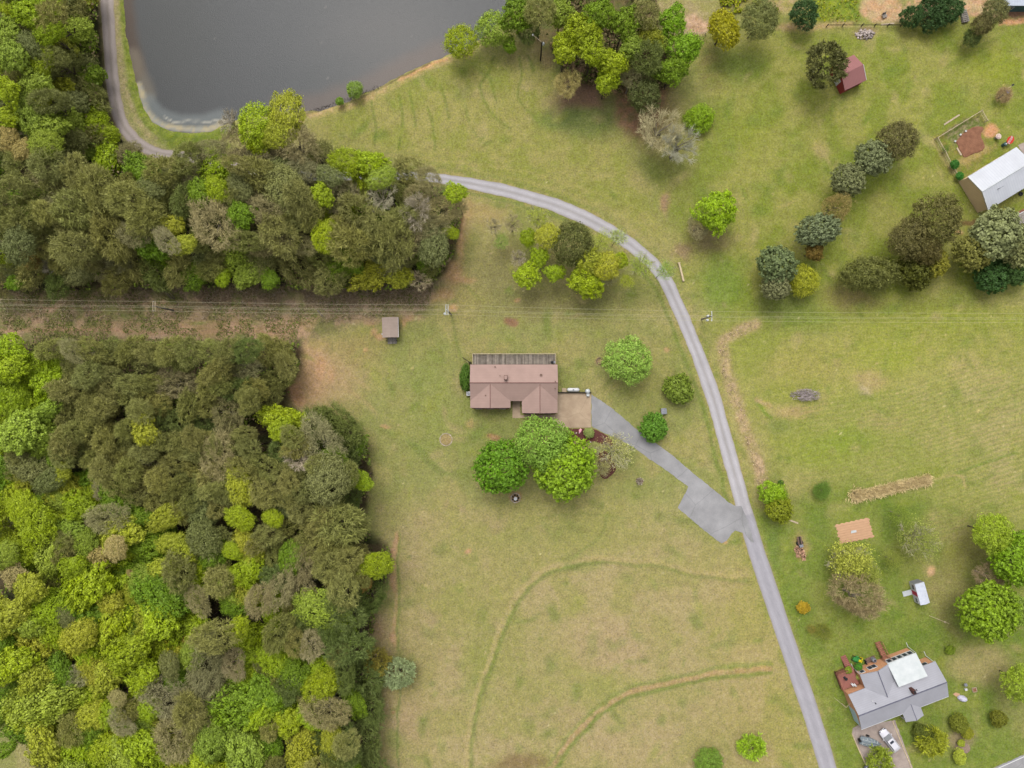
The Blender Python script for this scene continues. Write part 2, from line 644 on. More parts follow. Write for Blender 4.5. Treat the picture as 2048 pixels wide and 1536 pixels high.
ax = axis(-102, 102, .3, 2200)
ay = axis(-78, 78, .3, 2200)
GX, GY = np.meshgrid(ax, ay)
gs = GX.shape
X = GX.ravel()
Y = GY.ravel()
p = Paint(X, Y, (156, 150, 88))
G1, G2 = (126, 138, 56), (172, 156, 104)
p._mix(np.arange(X.size), np.full(X.size, .35), G1, G2, 70, 2)
# fields
p.poly([(760, 1000), (1000, 1010), (1240, 1010), (1420, 1090), (1500, 1140), (1660, 1620), (740, 1620)], (160, 150, 88), .9, 40, (172, 154, 104), 60)
p.poly([(600, 700), (930, 620), (1290, 640), (1400, 760), (1470, 980), (1350, 1020), (1200, 980), (950, 1010), (760, 1000), (700, 850)],
       (144, 146, 80), .8, 40, (160, 150, 92), 50)
p.poly([(620, 240), (900, 120), (1100, 130), (1230, 250), (1340, 480), (1250, 440), (1100, 380), (900, 340), (760, 310), (640, 290)],
       (146, 147, 66), .85, 26, (158, 150, 84), 40)
p.poly([(1400, 60), (2200, 40), (2200, 520), (1800, 620), (1480, 640), (1380, 560), (1300, 330), (1400, 200)],
       (130, 139, 52), .9, 40, (152, 150, 76), 45)
p.poly([(1420, 640), (2200, 600), (2200, 800), (1800, 860), (1560, 900), (1500, 830), (1440, 720)], (146, 150, 68), .85, 40, (158, 154, 84), 60)
p.poly([(1560, 830), (1800, 760), (2200, 720), (2200, 1060), (1900, 1050), (1700, 960), (1560, 960)], (160, 156, 88), .8, 50, (150, 152, 76), 50)
p.poly([(1820, 760), (2300, 700), (2300, 1020), (1980, 990), (1860, 900)], (172, 158, 108), .85, 50, (162, 156, 92), 40)
p.poly([(1500, 1030), (1700, 960), (1900, 1020), (2200, 1100), (2200, 1620), (1700, 1620), (1640, 1440), (1560, 1200)],
       (118, 134, 52), .9, 26, (136, 142, 66), 38)
p.poly([(1690, 1210), (1900, 1190), (2100, 1290), (2100, 1560), (1780, 1540), (1640, 1350)], (110, 130, 48), .6, 40, (130, 138, 62), 26)
p.blob(1960, 1330, 70, 45, (168, 152, 104), .8)
p.blob(2030, 1400, 50, 80, (150, 142, 88), .6)
p.blob(1890, 1180, 50, 60, (150, 138, 88), .7)
p.blob(1930, 1090, 60, 70, (140, 128, 76), .6)
p.blob(1890, 1050, 50, 40, (158, 148, 92), .7)
# green flushes, straw patches, and orchard ground with tree shade in its colour
for cx, cy, rx, ry, col, a in [
        (1180, 150, 60, 50, (128, 112, 84), .7), (1290, 230, 60, 60, (136, 104, 80), .8), (1150, 205, 60, 30, (132, 108, 84), .75),
        (1180, 240, 70, 45, (104, 120, 60), .7), (1120, 235, 45, 25, (98, 118, 58), .6), (1330, 330, 60, 30, (112, 128, 52), .6),
        (1090, 110, 24, 30, (140, 114, 88), .7), (1420, 130, 24, 60, (138, 120, 78), .6), (1480, 130, 55, 40, (112, 132, 52), .6),
        (1700, 330, 60, 40, (120, 138, 46), .6), (1980, 130, 60, 40, (146, 152, 52), .7), (1800, 620, 160, 20, (128, 128, 66), .6),
        (1700, 590, 70, 30, (142, 122, 84), .6), (1880, 600, 90, 26, (134, 136, 62), .6), (1600, 640, 80, 30, (112, 128, 54), .7),
        (1560, 600, 60, 40, (100, 116, 52), .6), (1440, 570, 50, 60, (118, 140, 54), .7), (1420, 480, 50, 30, (130, 112, 82), .8),
        (1360, 500, 20, 20, (150, 120, 96), .7), (1390, 460, 20, 16, (128, 96, 84), .7), (1334, 405, 10, 26, (172, 132, 108), .75),
        (1340, 300, 60, 60, (126, 118, 66), .5), (1500, 260, 50, 60, (142, 146, 60), .6), (1640, 300, 14, 24, (170, 152, 100), .7),
        (1870, 640, 260, 30, (140, 150, 50), .55), (1780, 700, 120, 50, (150, 158, 56), .6), (1620, 730, 90, 40, (160, 148, 86), .6),
        (1740, 760, 40, 20, (176, 152, 108), .8), (1735, 783, 15, 12, (184, 164, 128), .9), (1950, 740, 60, 40, (176, 158, 110), .6),
        (1590, 820, 45, 16, (176, 150, 106), .75), (1640, 900, 80, 40, (142, 152, 56), .7), (1560, 850, 30, 20, (110, 126, 60), .5),
        (1700, 880, 60, 30, (136, 152, 52), .6), (1770, 840, 40, 20, (170, 152, 104), .5), (1600, 1180, 26, 90, (112, 132, 50), .5),
        (1640, 1060, 26, 60, (104, 126, 46), .6), (1800, 1010, 70, 26, (104, 126, 44), .6), (1780, 1050, 24, 50, (108, 128, 50), .5),
        (1545, 1100, 14, 60, (108, 130, 58), .6), (1850, 1270, 60, 30, (104, 126, 44), .4),
        (655, 760, 75, 70, (182, 152, 112), .8), (625, 745, 40, 70, (196, 154, 116), .7), (600, 690, 50, 24, (192, 154, 114), .6), (720, 700, 60, 40, (160, 140, 88), .6), (820, 800, 120, 90, (150, 150, 84), .5),
        (900, 860, 100, 60, (134, 144, 66), .5), (860, 760, 40, 80, (138, 146, 72), .5), (1060, 630, 160, 20, (138, 130, 80), .6),
        (1120, 600, 140, 30, (122, 116, 72), .6), (1000, 560, 50, 60, (126, 120, 76), .6), (930, 600, 50, 40, (156, 142, 86), .6),  # dull ground below and beside the orchard, tree shade partly painted in
        (930, 430, 20, 60, (176, 142, 100), .7), (960, 430, 60, 24, (176, 148, 98), .6), (1180, 690, 80, 40, (156, 148, 88), .5),
        (1010, 870, 80, 40, (130, 136, 70), .5), (1040, 1000, 80, 24, (146, 138, 84), .5), (1300, 760, 60, 60, (152, 146, 78), .4),
        (1250, 980, 60, 30, (140, 146, 66), .4), (1100, 1060, 200, 60, (150, 150, 74), .5), (900, 1150, 60, 100, (152, 150, 78), .5),
        (1230, 1290, 90, 60, (176, 150, 112), .55), (1060, 1300, 70, 90, (152, 148, 80), .4), (830, 1290, 60, 60, (166, 148, 100), .5),
        (960, 1330, 40, 140, (140, 146, 62), .5), (1190, 1370, 90, 40, (150, 152, 70), .5), (820, 1440, 50, 60, (178, 150, 112), .6),
        (1040, 1530, 60, 20, (132, 108, 70), .8), (1240, 1490, 120, 50, (178, 154, 112), .5), (1430, 1440, 70, 50, (172, 152, 104), .4),
        (1130, 1440, 60, 40, (166, 148, 100), .4), (800, 1050, 30, 60, (146, 144, 80), .5), (1470, 1240, 40, 60, (160, 152, 84), .4),
        (770, 1400, 18, 160, (172, 148, 104), .5), (770, 1260, 20, 40, (172, 148, 106), .6), (760, 1260, 12, 30, (160, 128, 96), .6)]:
    p.blob(cx, cy, rx, ry, col, a, 0, .7)
# random mottling: greener tufts and straw
r = random.Random(3)
for i in range(1150):
    cx, cy = r.uniform(600, 2080), r.uniform(0, 1560)
    gcol = r.choice([(112, 130, 50), (120, 134, 56), (170, 154, 104), (150, 152, 66)])
    if r.random() < .5 and cx < 1480 and cy > 600:
        gcol = r.choice([(150, 148, 84), (170, 148, 108), (140, 146, 70)])
    p.blob(cx, cy, r.uniform(5, 30), r.uniform(4, 14), gcol, r.uniform(.25, .6), r.uniform(0, 180), .8)
# clay: around the clearing, small shed, wood edge, top right
for cx, cy, rx, ry, a in [(575, 668, 34, 14, .9), (590, 780, 16, 30, .9), (640, 735, 10, 24, .5), (665, 745, 8, 20, .5), (600, 800, 14, 14, .7),
                          (790, 632, 34, 12, .7), (808, 640, 8, 12, .8), (735, 645, 12, 6, .8), (745, 662, 8, 8, .7), (757, 672, 10, 6, .8),
                          (820, 636, 14, 7, .8), (905, 620, 10, 8, .7), (730, 704, 5, 5, .8), (900, 540, 26, 34, .7), (920, 470, 12, 50, .6),
                          (880, 590, 24, 16, .6), (790, 1085, 6, 16, .9), (791, 1105, 8, 8, .9), (936, 1102, 8, 4, .9), (340, 612, 7, 16, .9),
                          (925, 555, 26, 8, .6), (770, 848, 12, 5, .7), (935, 845, 8, 10, .4), (1445, 1086, 6, 6, .8), (1037, 603, 6, 6, .7),
                          (1330, 700, 8, 7, .7), (1372, 1018, 10, 3, .3), (790, 1160, 5, 26, .7), (787, 1280, 7, 10, .8), (790, 1430, 5, 5, .8)]:
    p.blob(cx, cy, rx, ry, (206, 158, 118), a, 0, .6, (186, 140, 104), 8)
p.poly([(1290, -60), (1300, 20), (1350, 60), (1400, 70), (1430, 40), (1390, -60)], (172, 152, 112), .8, 12, (160, 150, 92), 14)
p.blob(1392, 46, 26, 17, (210, 172, 140), .9, 20, .4, (190, 150, 120), 6)
p.poly([(1420, -60), (1440, 20), (1500, 30), (1560, 20), (1560, -60)], (130, 122, 86), .8, 10, (148, 142, 70), 8)
p.poly([(1610, -60), (1620, 40), (1720, 44), (1722, -60)], (140, 150, 40), .9, 8, (112, 132, 40), 8)
p.poly([(1540, -60), (1545, 20), (1620, 25), (1610, -60)], (190, 160, 120), .8, 8, (160, 150, 84), 10)
p.poly([(1722, -60), (1724, 30), (1745, 50), (1800, 48), (1860, 30), (2010, 30), (2200, 30), (2200, -60)], (206, 160, 124), .9, 6, (196, 168, 128), 16)
p.poly([(1540, 48), (1600, 44), (1700, 48), (1700, 56), (1560, 60)], (196, 158, 120), .7, 8)
p.poly([(1790, -20), (1860, -20), (1850, 16), (1790, 22)], (120, 138, 60), .6, 8, (206, 160, 124), 6)
p.poly([(2010, 14), (2200, 12), (2200, 34), (2010, 30)], (152, 112, 90), .95, 3)
p.poly([(2000, 34), (2200, 32), (2200, 46), (1995, 46)], (214, 156, 116), .9, 3)
p.blob(1729, 69, 26, 13, (172, 146, 112), .8)
# power line clearing: dead brush, clay track, green regrowth
p.poly([(-90, 560), (500, 565), (880, 560), (860, 632), (720, 650), (610, 690), (590, 705), (-90, 705)], (164, 138, 108), .95, 12, (126, 122, 74), 20)
p.poly([(200, 560), (880, 560), (850, 620), (640, 640), (430, 610), (220, 590)], (164, 138, 118), .7, 12, (126, 122, 78), 16)
p.poly([(340, 640), (640, 640), (620, 680), (360, 680)], (194, 156, 126), .75, 8, (160, 134, 92), 14)
p.poly([(0, 640), (340, 640), (340, 690), (0, 690)], (170, 140, 110), .6, 10, (128, 122, 76), 18)
for i in range(120):
    cx, cy = r.uniform(-60, 870), r.uniform(575, 690)
    if cx > 600 and cy > 640:
        continue
    p.blob(cx, cy, r.uniform(5, 22), r.uniform(3, 9), r.choice([(104, 118, 54), (170, 140, 118), (190, 152, 124), (128, 116, 84), (122, 134, 64)]), r.uniform(.3, .75), 0, .8)
p.line([(0, 662), (160, 660), (350, 664), (590, 664)], 6, (176, 136, 108), .6, 4, None, 10, .6)
p.line([(200, 648), (420, 652), (600, 650)], 4, (176, 140, 110), .5, 4, None, 10, .6)
# forest floor
for w_ in (WOOD_N, WOOD_S):
    cc = [(1024 + (x - 1024) * .97, 768 + (y - 768) * .97) for x, y in w_]
    p.poly(cc, (84, 70, 50), .95, 10, (62, 66, 36), 22)
p.poly([(200, -80), (330, -80), (345, 325), (290, 322), (240, 275), (205, 120)], (150, 146, 92), .9, 6, (128, 136, 62), 14)
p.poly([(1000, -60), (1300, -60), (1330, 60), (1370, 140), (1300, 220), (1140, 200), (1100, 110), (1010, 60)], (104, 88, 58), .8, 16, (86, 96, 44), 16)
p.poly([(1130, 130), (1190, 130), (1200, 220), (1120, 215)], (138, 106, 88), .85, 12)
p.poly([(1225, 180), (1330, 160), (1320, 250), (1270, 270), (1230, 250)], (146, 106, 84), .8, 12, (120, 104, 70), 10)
# pond banks
p.line([(243, 0), (252, 90), (268, 160), (284, 215), (306, 250), (345, 272), (420, 270), (470, 258)], 22, (112, 126, 40), .9, 6, (140, 146, 60), 8)
p.line([(232, -60), (234, 60), (243, 150), (255, 200), (275, 240), (310, 275)], 10, (176, 156, 118), .75, 6, (150, 142, 90), 8)
p.poly([(330, 268), (440, 264), (470, 290), (400, 312), (340, 304)], (128, 138, 44), .9, 8, (108, 124, 44), 8)
p.line([(600, 236), (672, 220), (735, 194), (800, 160), (860, 132), (900, 116), (940, 104)], 12, (190, 158, 112), .75, 8, (160, 148, 88), 12)
p.line([(800, 158), (850, 134), (890, 118)], 5, (206, 152, 106), .7, 3)
p.line([(600, 228), (672, 212), (735, 186), (800, 152), (860, 126)], 4, (84, 78, 52), .6, 3, None, 5, .7)
# old wheel marks in the top field
for ptsl in ([(855, 215), (866, 250), (870, 300)], [(880, 170), (892, 205), (898, 240)], [(985, 110), (975, 145), (962, 180), (985, 230), (1020, 260)],
             [(1035, 110), (1042, 150), (1034, 190), (1052, 215), (1080, 240)], [(800, 190), (806, 240), (800, 300)], [(930, 200), (938, 240), (955, 270)],
             [(740, 200), (752, 250), (752, 290)], [(820, 180), (826, 220), (830, 250)], [(1055, 110), (1064, 140)], [(980, 160), (990, 200)]):
    p.line(curve(ptsl), 3, (104, 124, 44), .6, 3, None, 10, .7)
for i in range(11):
    y0 = 300 + i * 7
    p.line(curve([(700 + i * 10, y0), (880, y0 + 12 + i), (1080, y0 + 40 + i * 2), (1240, y0 + 96 + i * 4)]), 2, (170, 156, 98) if i % 2 else (130, 140, 58), .3, 3)
# terrace banks in the lower field
T1 = [(943, 1540), (945, 1480), (962, 1400), (985, 1330), (1010, 1260), (1050, 1190), (1100, 1145), (1170, 1126), (1240, 1124), (1330, 1134), (1420, 1152), (1490, 1162)]
T2 = [(1100, 1540), (1140, 1480), (1190, 1430), (1240, 1396), (1310, 1372), (1400, 1354), (1480, 1342), (1540, 1334)]
T3 = [(1212, 1030), (1208, 1052), (1190, 1080), (1150, 1112)]
p.line(curve(T1), 6, (118, 134, 54), .6, 6, None, 10, .5)
p.line(curve([(x - 8, y - 6) for x, y in T1]), 7, (178, 158, 104), .7, 5, None, 10, .8)
p.line(curve([(x, y - 8) for x, y in T2]), 9, (122, 136, 58), .6, 7)
p.line(curve(T2), 9, (184, 150, 104), .85, 4, None, 10, .85)
p.line(curve([(x + 3, y + 9) for x, y in T2]), 6, (122, 138, 54), .7, 5)
p.line(curve(T3), 3, (122, 136, 60), .45, 4)
p.line(curve([(797, 1380), (797, 1480), (798, 1560)]), 2.5, (112, 132, 54), .7, 2)
p.line(curve([(791, 1070), (793, 1180), (789, 1300)]), 5, (190, 152, 110), .8, 4, None, 10, .8)
p.line(curve([(797, 1070), (798, 1180), (794, 1300)]), 3, (122, 136, 54), .7, 3)
for sx in (0, 8, 15):
    p.line([(815 + sx, 880 + sx * .4), (850 + sx, 925), (885 + sx, 955)], 2, (110, 128, 56), .6, 2)
p.line([(640, 700), (665, 735), (700, 780), (745, 815)], 4, (184, 152, 112), .45, 5, None, 10, .7)
p.line([(655, 690), (690, 740), (735, 775)], 3, (184, 152, 112), .4, 5, None, 10, .7)
p.line([(905, 640), (912, 680), (925, 720)], 2.5, (112, 130, 56), .5, 3)
p.line(curve([(1250, 1035), (1160, 1030), (1080, 1036)]), 2, (134, 142, 66), .5, 3)
# fine mower streaks in the lower field
r2 = random.Random(5)
for i in range(90):
    x0, y0 = r2.uniform(830, 1560), r2.uniform(1150, 1540)
    dx = r2.uniform(20, 60)
    p.line([(x0, y0), (x0 + dx * .4, y0 + dx * 1.1)], 1.5, r2.choice([(184, 162, 118), (140, 142, 74)]), .3, 2.5)
# mowing rows on the right hand field
for i in range(34):
    y0 = 745 + i * 9.5
    p.line(curve([(1600, y0 + 66), (1760, y0 + 42), (1900, y0 + 4), (2120, y0 - 66)]), 2.5, (130, 140, 62), .5, 3)
for i in range(18):
    y0 = 610 + i * 9
    p.line(curve([(1560, y0 + 50), (1720, y0 + 30), (1880, y0 + 12), (2120, y0)]), 2, (170, 164, 88), .35, 3)
p.line([(1866, 958), (1900, 950), (1925, 945), (1940, 935), (1985, 920), (2030, 905)], 4, (112, 134, 52), .6, 4)
p.line([(1870, 957), (1900, 949), (1922, 952), (1930, 975)], 3, (186, 160, 114), .6, 3)
for i in range(22):
    x0 = 1560 + r2.uniform(0, 480)
    y0 = r2.uniform(80, 300)
    p.line([(x0, y0), (x0 + 60, y0 - 24)], 3, r2.choice([(112, 132, 46), (160, 156, 90)]), .3, 4)
# road verges and the ditch by the road
rc = [(a, b) for a, b, c_ in ROAD]
p.line(curve(rc[1:9], 4), 34, (172, 154, 118), .5, 8, None, 8, .8)
p.line(curve(rc[11:], 4), 38, (168, 150, 96), .55, 8, (140, 146, 70), 10)
p.line(curve([(a - 26, b + 10) for a, b, c_ in ROAD[20:29]], 4), 5, (112, 130, 52), .6, 4)
p.line(curve([(a + 4, b - 22) for a, b, c_ in ROAD[13:20]], 4), 4, (134, 140, 66), .6, 4)
p.line(curve([(a, b + 20) for a, b, c_ in ROAD[13:19]], 4), 5, (112, 128, 58), .5, 4)
DITCH = [(1510, 648), (1475, 662), (1444, 684), (1446, 712), (1452, 745), (1462, 780), (1478, 815), (1488, 845), (1496, 880), (1506, 915), (1518, 940), (1522, 965)]
p.line(curve(DITCH), 22, (160, 146, 92), .8, 10)
p.line(curve(DITCH), 15, (196, 166, 130), .7, 9, (164, 146, 104), 6)
p.blob(1482, 834, 12, 10, (196, 162, 128), .5)
p.blob(1515, 930, 10, 22, (200, 170, 136), .7, -12, .5, (168, 138, 108), 4)
p.line([(1508, 800), (1530, 822), (1545, 835)], 3, (108, 138, 44), .7, 3)
p.line([(1512, 800), (1540, 812)], 6, (186, 156, 116), .7, 5)
# bare rings, beds and small bare spots
p.blob(892, 879, 13, 13, (166, 142, 96), .9, 0, .15, None, 10, 0)
p.blob(985, 873, 16, 8, (172, 126, 92), .8)
p.blob(1025, 648, 14, 9, (150, 104, 84), .85, 0, .4)
p.blob(1200, 722, 9, 7, (168, 134, 104), .7)
p.blob(1031, 996, 12, 11, (178, 138, 100), .8, 0, .3)
p.blob(2006, 190, 20, 17, (162, 142, 96), .9)
p.blob(1868, 1140, 10, 12, (206, 164, 124), .9)
p.blob(1710, 1320, 6, 8, (166, 148, 96), .8)
p.blob(1600, 1095, 14, 28, (168, 144, 96), .8, -14)
p.blob(1920, 310, 50, 40, (140, 134, 64), .8, -28)
p.poly([(1869, 279), (1957, 225), (1968, 244), (1990, 300), (1925, 362)], (142, 128, 72), .7, 4, (126, 134, 56), 8)
p.poly([(1890, 268), (1952, 232), (1962, 250), (1905, 284)], (150, 134, 104), .8, 4, (96, 112, 50), 4)
p.blob(1975, 262, 14, 16, (212, 152, 112), .95, 20, .5)
p.blob(1945, 310, 40, 12, (176, 148, 98), .7, -28)
p.blob(1940, 444, 34, 6, (122, 94, 62), .9, -10)
p.blob(1918, 468, 10, 6, (204, 160, 116), .8)
p.line([(1868, 282), (1885, 310), (1905, 345)], 5, (178, 160, 110), .6, 4)
p.poly([(2010, 440), (2100, 396), (2100, 450), (2020, 456)], (150, 140, 130), .9, 3)
p.line([(1880, 1236), (1925, 1270)], 12, (150, 132, 90), .4, 10)
p.blob(1920, 1480, 30, 20, (152, 132, 104), .8)
p.line(curve([(1712, 991), (1740, 986), (1770, 980), (1800, 972), (1830, 965), (1856, 960)]), 16, (206, 188, 134), .9, 4)
# pale flecks: dropped leaves, stones, small clay crumbs
for i in range(230):
    cx, cy = r.uniform(620, 2040), r.uniform(130, 1530)
    p.blob(cx, cy, r.uniform(1.2, 2.6), r.uniform(1.2, 2.2), r.choice([(214, 190, 128), (200, 176, 130), (216, 204, 150)]), .6, 0, .6)
# outside the frame on the left, woodland floor
p.poly([(-2400, -2400), (-60, -2400), (-60, 570), (-2400, 570)], (70, 76, 40), .9, 20)
p.poly([(-2400, 690), (-60, 690), (-60, 3000), (-2400, 3000)], (70, 76, 40), .9, 20)

# heights
Z = (fbm(p.px, p.py, 90, 51) - .5) * .10 + (fbm(p.px, p.py, 9, 52) - .5) * .05
ins = poly_inside(p.px, p.py, POND)
dp = seg_dist(p.px, p.py, POND, True)
dp = np.where(ins, -dp, dp) + (fbm(p.px, p.py, 12, 53) - .5) * 5
Z = Z - smooth(8, -30, dp) * 1.6 if False else Z - (1 - smooth(-30, 9, dp)) * 1.8
for T, hgt in ((T1, .12), (T2, .16), (T3, .04)):
    xs = [q[0] for q in T]
    ys = [q[1] for q in T]
    ix = p._sel(min(xs), max(xs), min(ys), max(ys), 40)
    d = seg_dist(p.px[ix], p.py[ix], curve([(a - 3, b - 3) for a, b in T], 4))
    Z[ix] += hgt * np.exp(-(d / 9) ** 2)
ix = p._sel(1430, 1540, 640, 980, 30)
d = seg_dist(p.px[ix], p.py[ix], curve(DITCH, 4))
Z[ix] -= .07 * np.exp(-(d / 8) ** 2) - .08 * (fbm(p.px[ix], p.py[ix], 4, 61) - .5)
# flat under the road sheets
rw = [c_ / 2 + 5 for a, b, c_ in ROAD]
dr = seg_dist(p.px, p.py, rc, False, rw)
inr = dr < 6
flat = 1 - smooth(-2, 8, dr)
for pl in (DRIVE, [(1100, 780), (1184, 780), (1184, 858), (1100, 858)], [(930, 700), (1125, 700), (1125, 840), (930, 840)],
           [(1690, 1300), (1905, 1290), (1905, 1470), (1840, 1620), (1700, 1480)], [(1900, 280), (2100, 220), (2100, 440), (1940, 440)],
           [(1960, 1540), (2100, 1480), (2100, 1640), (1960, 1640)], [(760, 630), (806, 630), (806, 690), (760, 690)],
           [(1670, 110), (1740, 110), (1740, 192), (1670, 192)], [(1800, 1155), (1866, 1155), (1866, 1215), (1800, 1215)]):
    xs = [q[0] for q in pl]
    ys = [q[1] for q in pl]
    ix = p._sel(min(xs), max(xs), min(ys), max(ys), 14)
    d = seg_dist(p.px[ix], p.py[ix], pl, True)
    d = np.where(poly_inside(p.px[ix], p.py[ix], pl), -d, d)
    flat[ix] = np.maximum(flat[ix], 1 - smooth(0, 10, d))
Z = Z * (1 - flat) - .012 * flat
far_ = np.maximum(np.abs(X) - 140, np.abs(Y) - 110)
Z = np.where(far_ > 0, 0, Z)
V = np.stack([X, Y, Z], 1)
ny, nx = gs
idx = np.arange(nx * ny).reshape(ny, nx)
Q = np.stack([idx[:-1, :-1], idx[:-1, 1:], idx[1:, 1:], idx[1:, :-1]], -1).reshape(-1, 4)
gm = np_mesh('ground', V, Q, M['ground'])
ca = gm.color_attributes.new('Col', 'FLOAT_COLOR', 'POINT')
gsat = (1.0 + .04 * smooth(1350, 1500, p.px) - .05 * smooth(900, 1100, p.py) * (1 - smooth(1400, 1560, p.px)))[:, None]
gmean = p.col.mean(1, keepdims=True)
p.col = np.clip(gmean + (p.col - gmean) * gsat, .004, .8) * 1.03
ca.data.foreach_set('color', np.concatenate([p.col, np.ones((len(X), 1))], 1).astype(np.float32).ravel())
gm.polygons.foreach_set('use_smooth', np.ones(len(Q), bool))
ground = bpy.data.objects.new('ground', gm)
COL.objects.link(ground)
tag(ground, kind='structure')

# ------------------------------------------------------------------ pond water
wx = np.arange(-80, 12, .4)
wy = np.arange(44, 90, .4)
WX, WY = np.meshgrid(wx, wy)
q = Paint(WX.ravel(), WY.ravel(), (68, 70, 72))
q.blob(780, 100, 160, 110, (86, 84, 83), .6, 0, .8)
q.blob(330, 60, 120, 160, (66, 68, 66), .6, 0, .8)
q.blob(640, 150, 120, 60, (64, 68, 70), .5, -20, .8)
q.line([(560, 214), (640, 208), (700, 186), (800, 138), (880, 100)], 30, (100, 84, 74), .6, 22)
q.line([(240, -80), (250, 60), (268, 140)], 34, (74, 58, 44), .85, 14)
q.line([(262, 110), (292, 190)], 22, (128, 118, 100), .5, 14)
q.line(curve([(276, 170), (290, 212), (308, 236), (336, 252), (380, 258), (425, 252), (450, 236)]), 10, (186, 172, 136), .85, 6, (160, 158, 144), 6)
q.line(curve([(296, 200), (322, 226), (356, 238), (400, 238), (440, 228)]), 18, (112, 118, 118), .7, 10)
q.line(curve([(330, 232), (350, 244), (376, 240), (410, 242), (436, 236)]), 2, (180, 176, 162), .7, 2)
for i in range(40):  # small pale specks: sparkles painted into the water colour
    q.blob(r.uniform(300, 1000), r.uniform(-40, 240), 1.0, .9, (140, 132, 126), .3, 0, .5)
wm, wn, wb = new_mat('pond_water')
at = node(wn, 'ShaderNodeAttribute', attribute_name='Col')
wn.links.new(at.outputs['Color'], wb.inputs['Base Color'])
wb.inputs['Roughness'].default_value = .22
wb.inputs['Specular IOR Level'].default_value = .1
bp = node(wn, 'ShaderNodeBump')
bp.inputs['Strength'].default_value = .3
bp.inputs['Distance'].default_value = .10
wn.links.new(noise_fac(wn, 5, 4, 0, 1), bp.inputs['Height'])
wn.links.new(bp.outputs[0], wb.inputs['Normal'])
wyn, wxn = WX.shape
idx = np.arange(wxn * wyn).reshape(wyn, wxn)
ii = poly_inside(q.px, q.py, POND) | (seg_dist(q.px, q.py, POND, True) < 14)
Q = np.stack([idx[:-1, :-1], idx[:-1, 1:], idx[1:, 1:], idx[1:, :-1]], -1).reshape(-1, 4)
Q = Q[ii[Q].all(1)]
used = np.unique(Q)
remap = np.full(len(q.px), -1)
remap[used] = np.arange(len(used))
me = np_mesh('pond_water', np.stack([q.X[used], q.Y[used], np.full(len(used), -.38)], 1), remap[Q], wm)
ca = me.color_attributes.new('Col', 'FLOAT_COLOR', 'POINT')
ca.data.foreach_set('color', np.concatenate([q.col[used], np.ones((len(used), 1))], 1).astype(np.float32).ravel())
me.polygons.foreach_set('use_smooth', np.ones(len(me.polygons), bool))
water = bpy.data.objects.new('pond_water', me)
COL.objects.link(water)
tag(water, kind='structure')

# ------------------------------------------------------------------ roads
def road_mat():
    m, n, b = new_mat('road_surface')
    b.inputs['Roughness'].default_value = .92
    b.inputs['Specular IOR Level'].default_value = .12
    at = node(n, 'ShaderNodeAttribute', attribute_name='Col')
    f = noise_fac(n, 7, 5, .3, .7)
    c = mixc(n, f, at.outputs['Color'], mixc(n, .22, at.outputs['Color'], (0.02, .02, .02, 1)))
    c = mixc(n, noise_fac(n, .35, 4, .35, .7), c, mixc(n, .12, c, (0.02, .02, .02, 1)))
    n.links.new(c, b.inputs['Base Color'])
    bp = node(n, 'ShaderNodeBump')
    bp.inputs['Strength'].default_value = .25
    bp.inputs['Distance'].default_value = .02
    n.links.new(f, bp.inputs['Height'])
    n.links.new(bp.outputs[0], b.inputs['Normal'])
    return m


M['road'] = road_mat()
pts = curve(ROAD, 14)
NA = 19
V, COLS = [], []
rr = np.random.RandomState(4)
jl = jr = 0
for i, (x, y, w) in enumerate(pts):
    a = pts[max(i - 1, 0)]
    b_ = pts[min(i + 1, len(pts) - 1)]
    t = Vector((b_[0] - a[0], b_[1] - a[1])).normalized()
    nrm = Vector((-t.y, t.x))
    jl = jl * .8 + rr.uniform(-.4, .4)
    jr = jr * .8 + rr.uniform(-.4, .4)
    gravel = 1 - float(smooth(930, 1030, np.array([y]))[0]) if x > 800 else 1
    dirt = 1.0 if x < 500 else 0.0
    for k in range(NA):
        s_ = k / (NA - 1) * 2 - 1
        ww = (w + 2.5) / 2 + (jl if s_ < 0 else jr) * (.9 + .5 * gravel)
        q_ = P(x + nrm.x * s_ * ww, y + nrm.y * s_ * ww)
        V.append((q_.x, q_.y, .012))
        base = np.array([190, 186, 190]) * (1 - dirt) + np.array([176, 164, 158]) * dirt
        if y > 1030 and x > 800:
            base = np.array([174, 171, 178])
        cen = math.exp(-(s_ / .16) ** 2) * gravel * .24 * (.6 + .8 * float(fbm(np.array([x]), np.array([y]), 22, 77)[0]))
        edge = max(0, abs(s_) - .80) / .20
        col = base * (1 - cen) + np.array([138, 130, 112]) * cen
        col = col * (1 - edge * .5) + np.array([160, 146, 112]) * edge * .5
        trk = math.exp(-((abs(s_) - .5) / .2) ** 2) * .06
        col = col * (1 + trk) + rr.uniform(-4, 4)
        COLS.append(C(*[min(255, v_) for v_ in col]))
Q = []
for i in range(len(pts) - 1):
    for k in range(NA - 1):
        a = i * NA + k
        Q.append((a, a + 1, a + NA + 1, a + NA))
me = np_mesh('road', np.array(V), np.array(Q)[:, ::-1], M['road'])
ca = me.color_attributes.new('Col', 'FLOAT_COLOR', 'POINT')
ca.data.foreach_set('color', np.array(COLS, dtype=np.float32).ravel())
road = bpy.data.objects.new('road', me)
COL.objects.link(road)
tag(road, kind='structure')


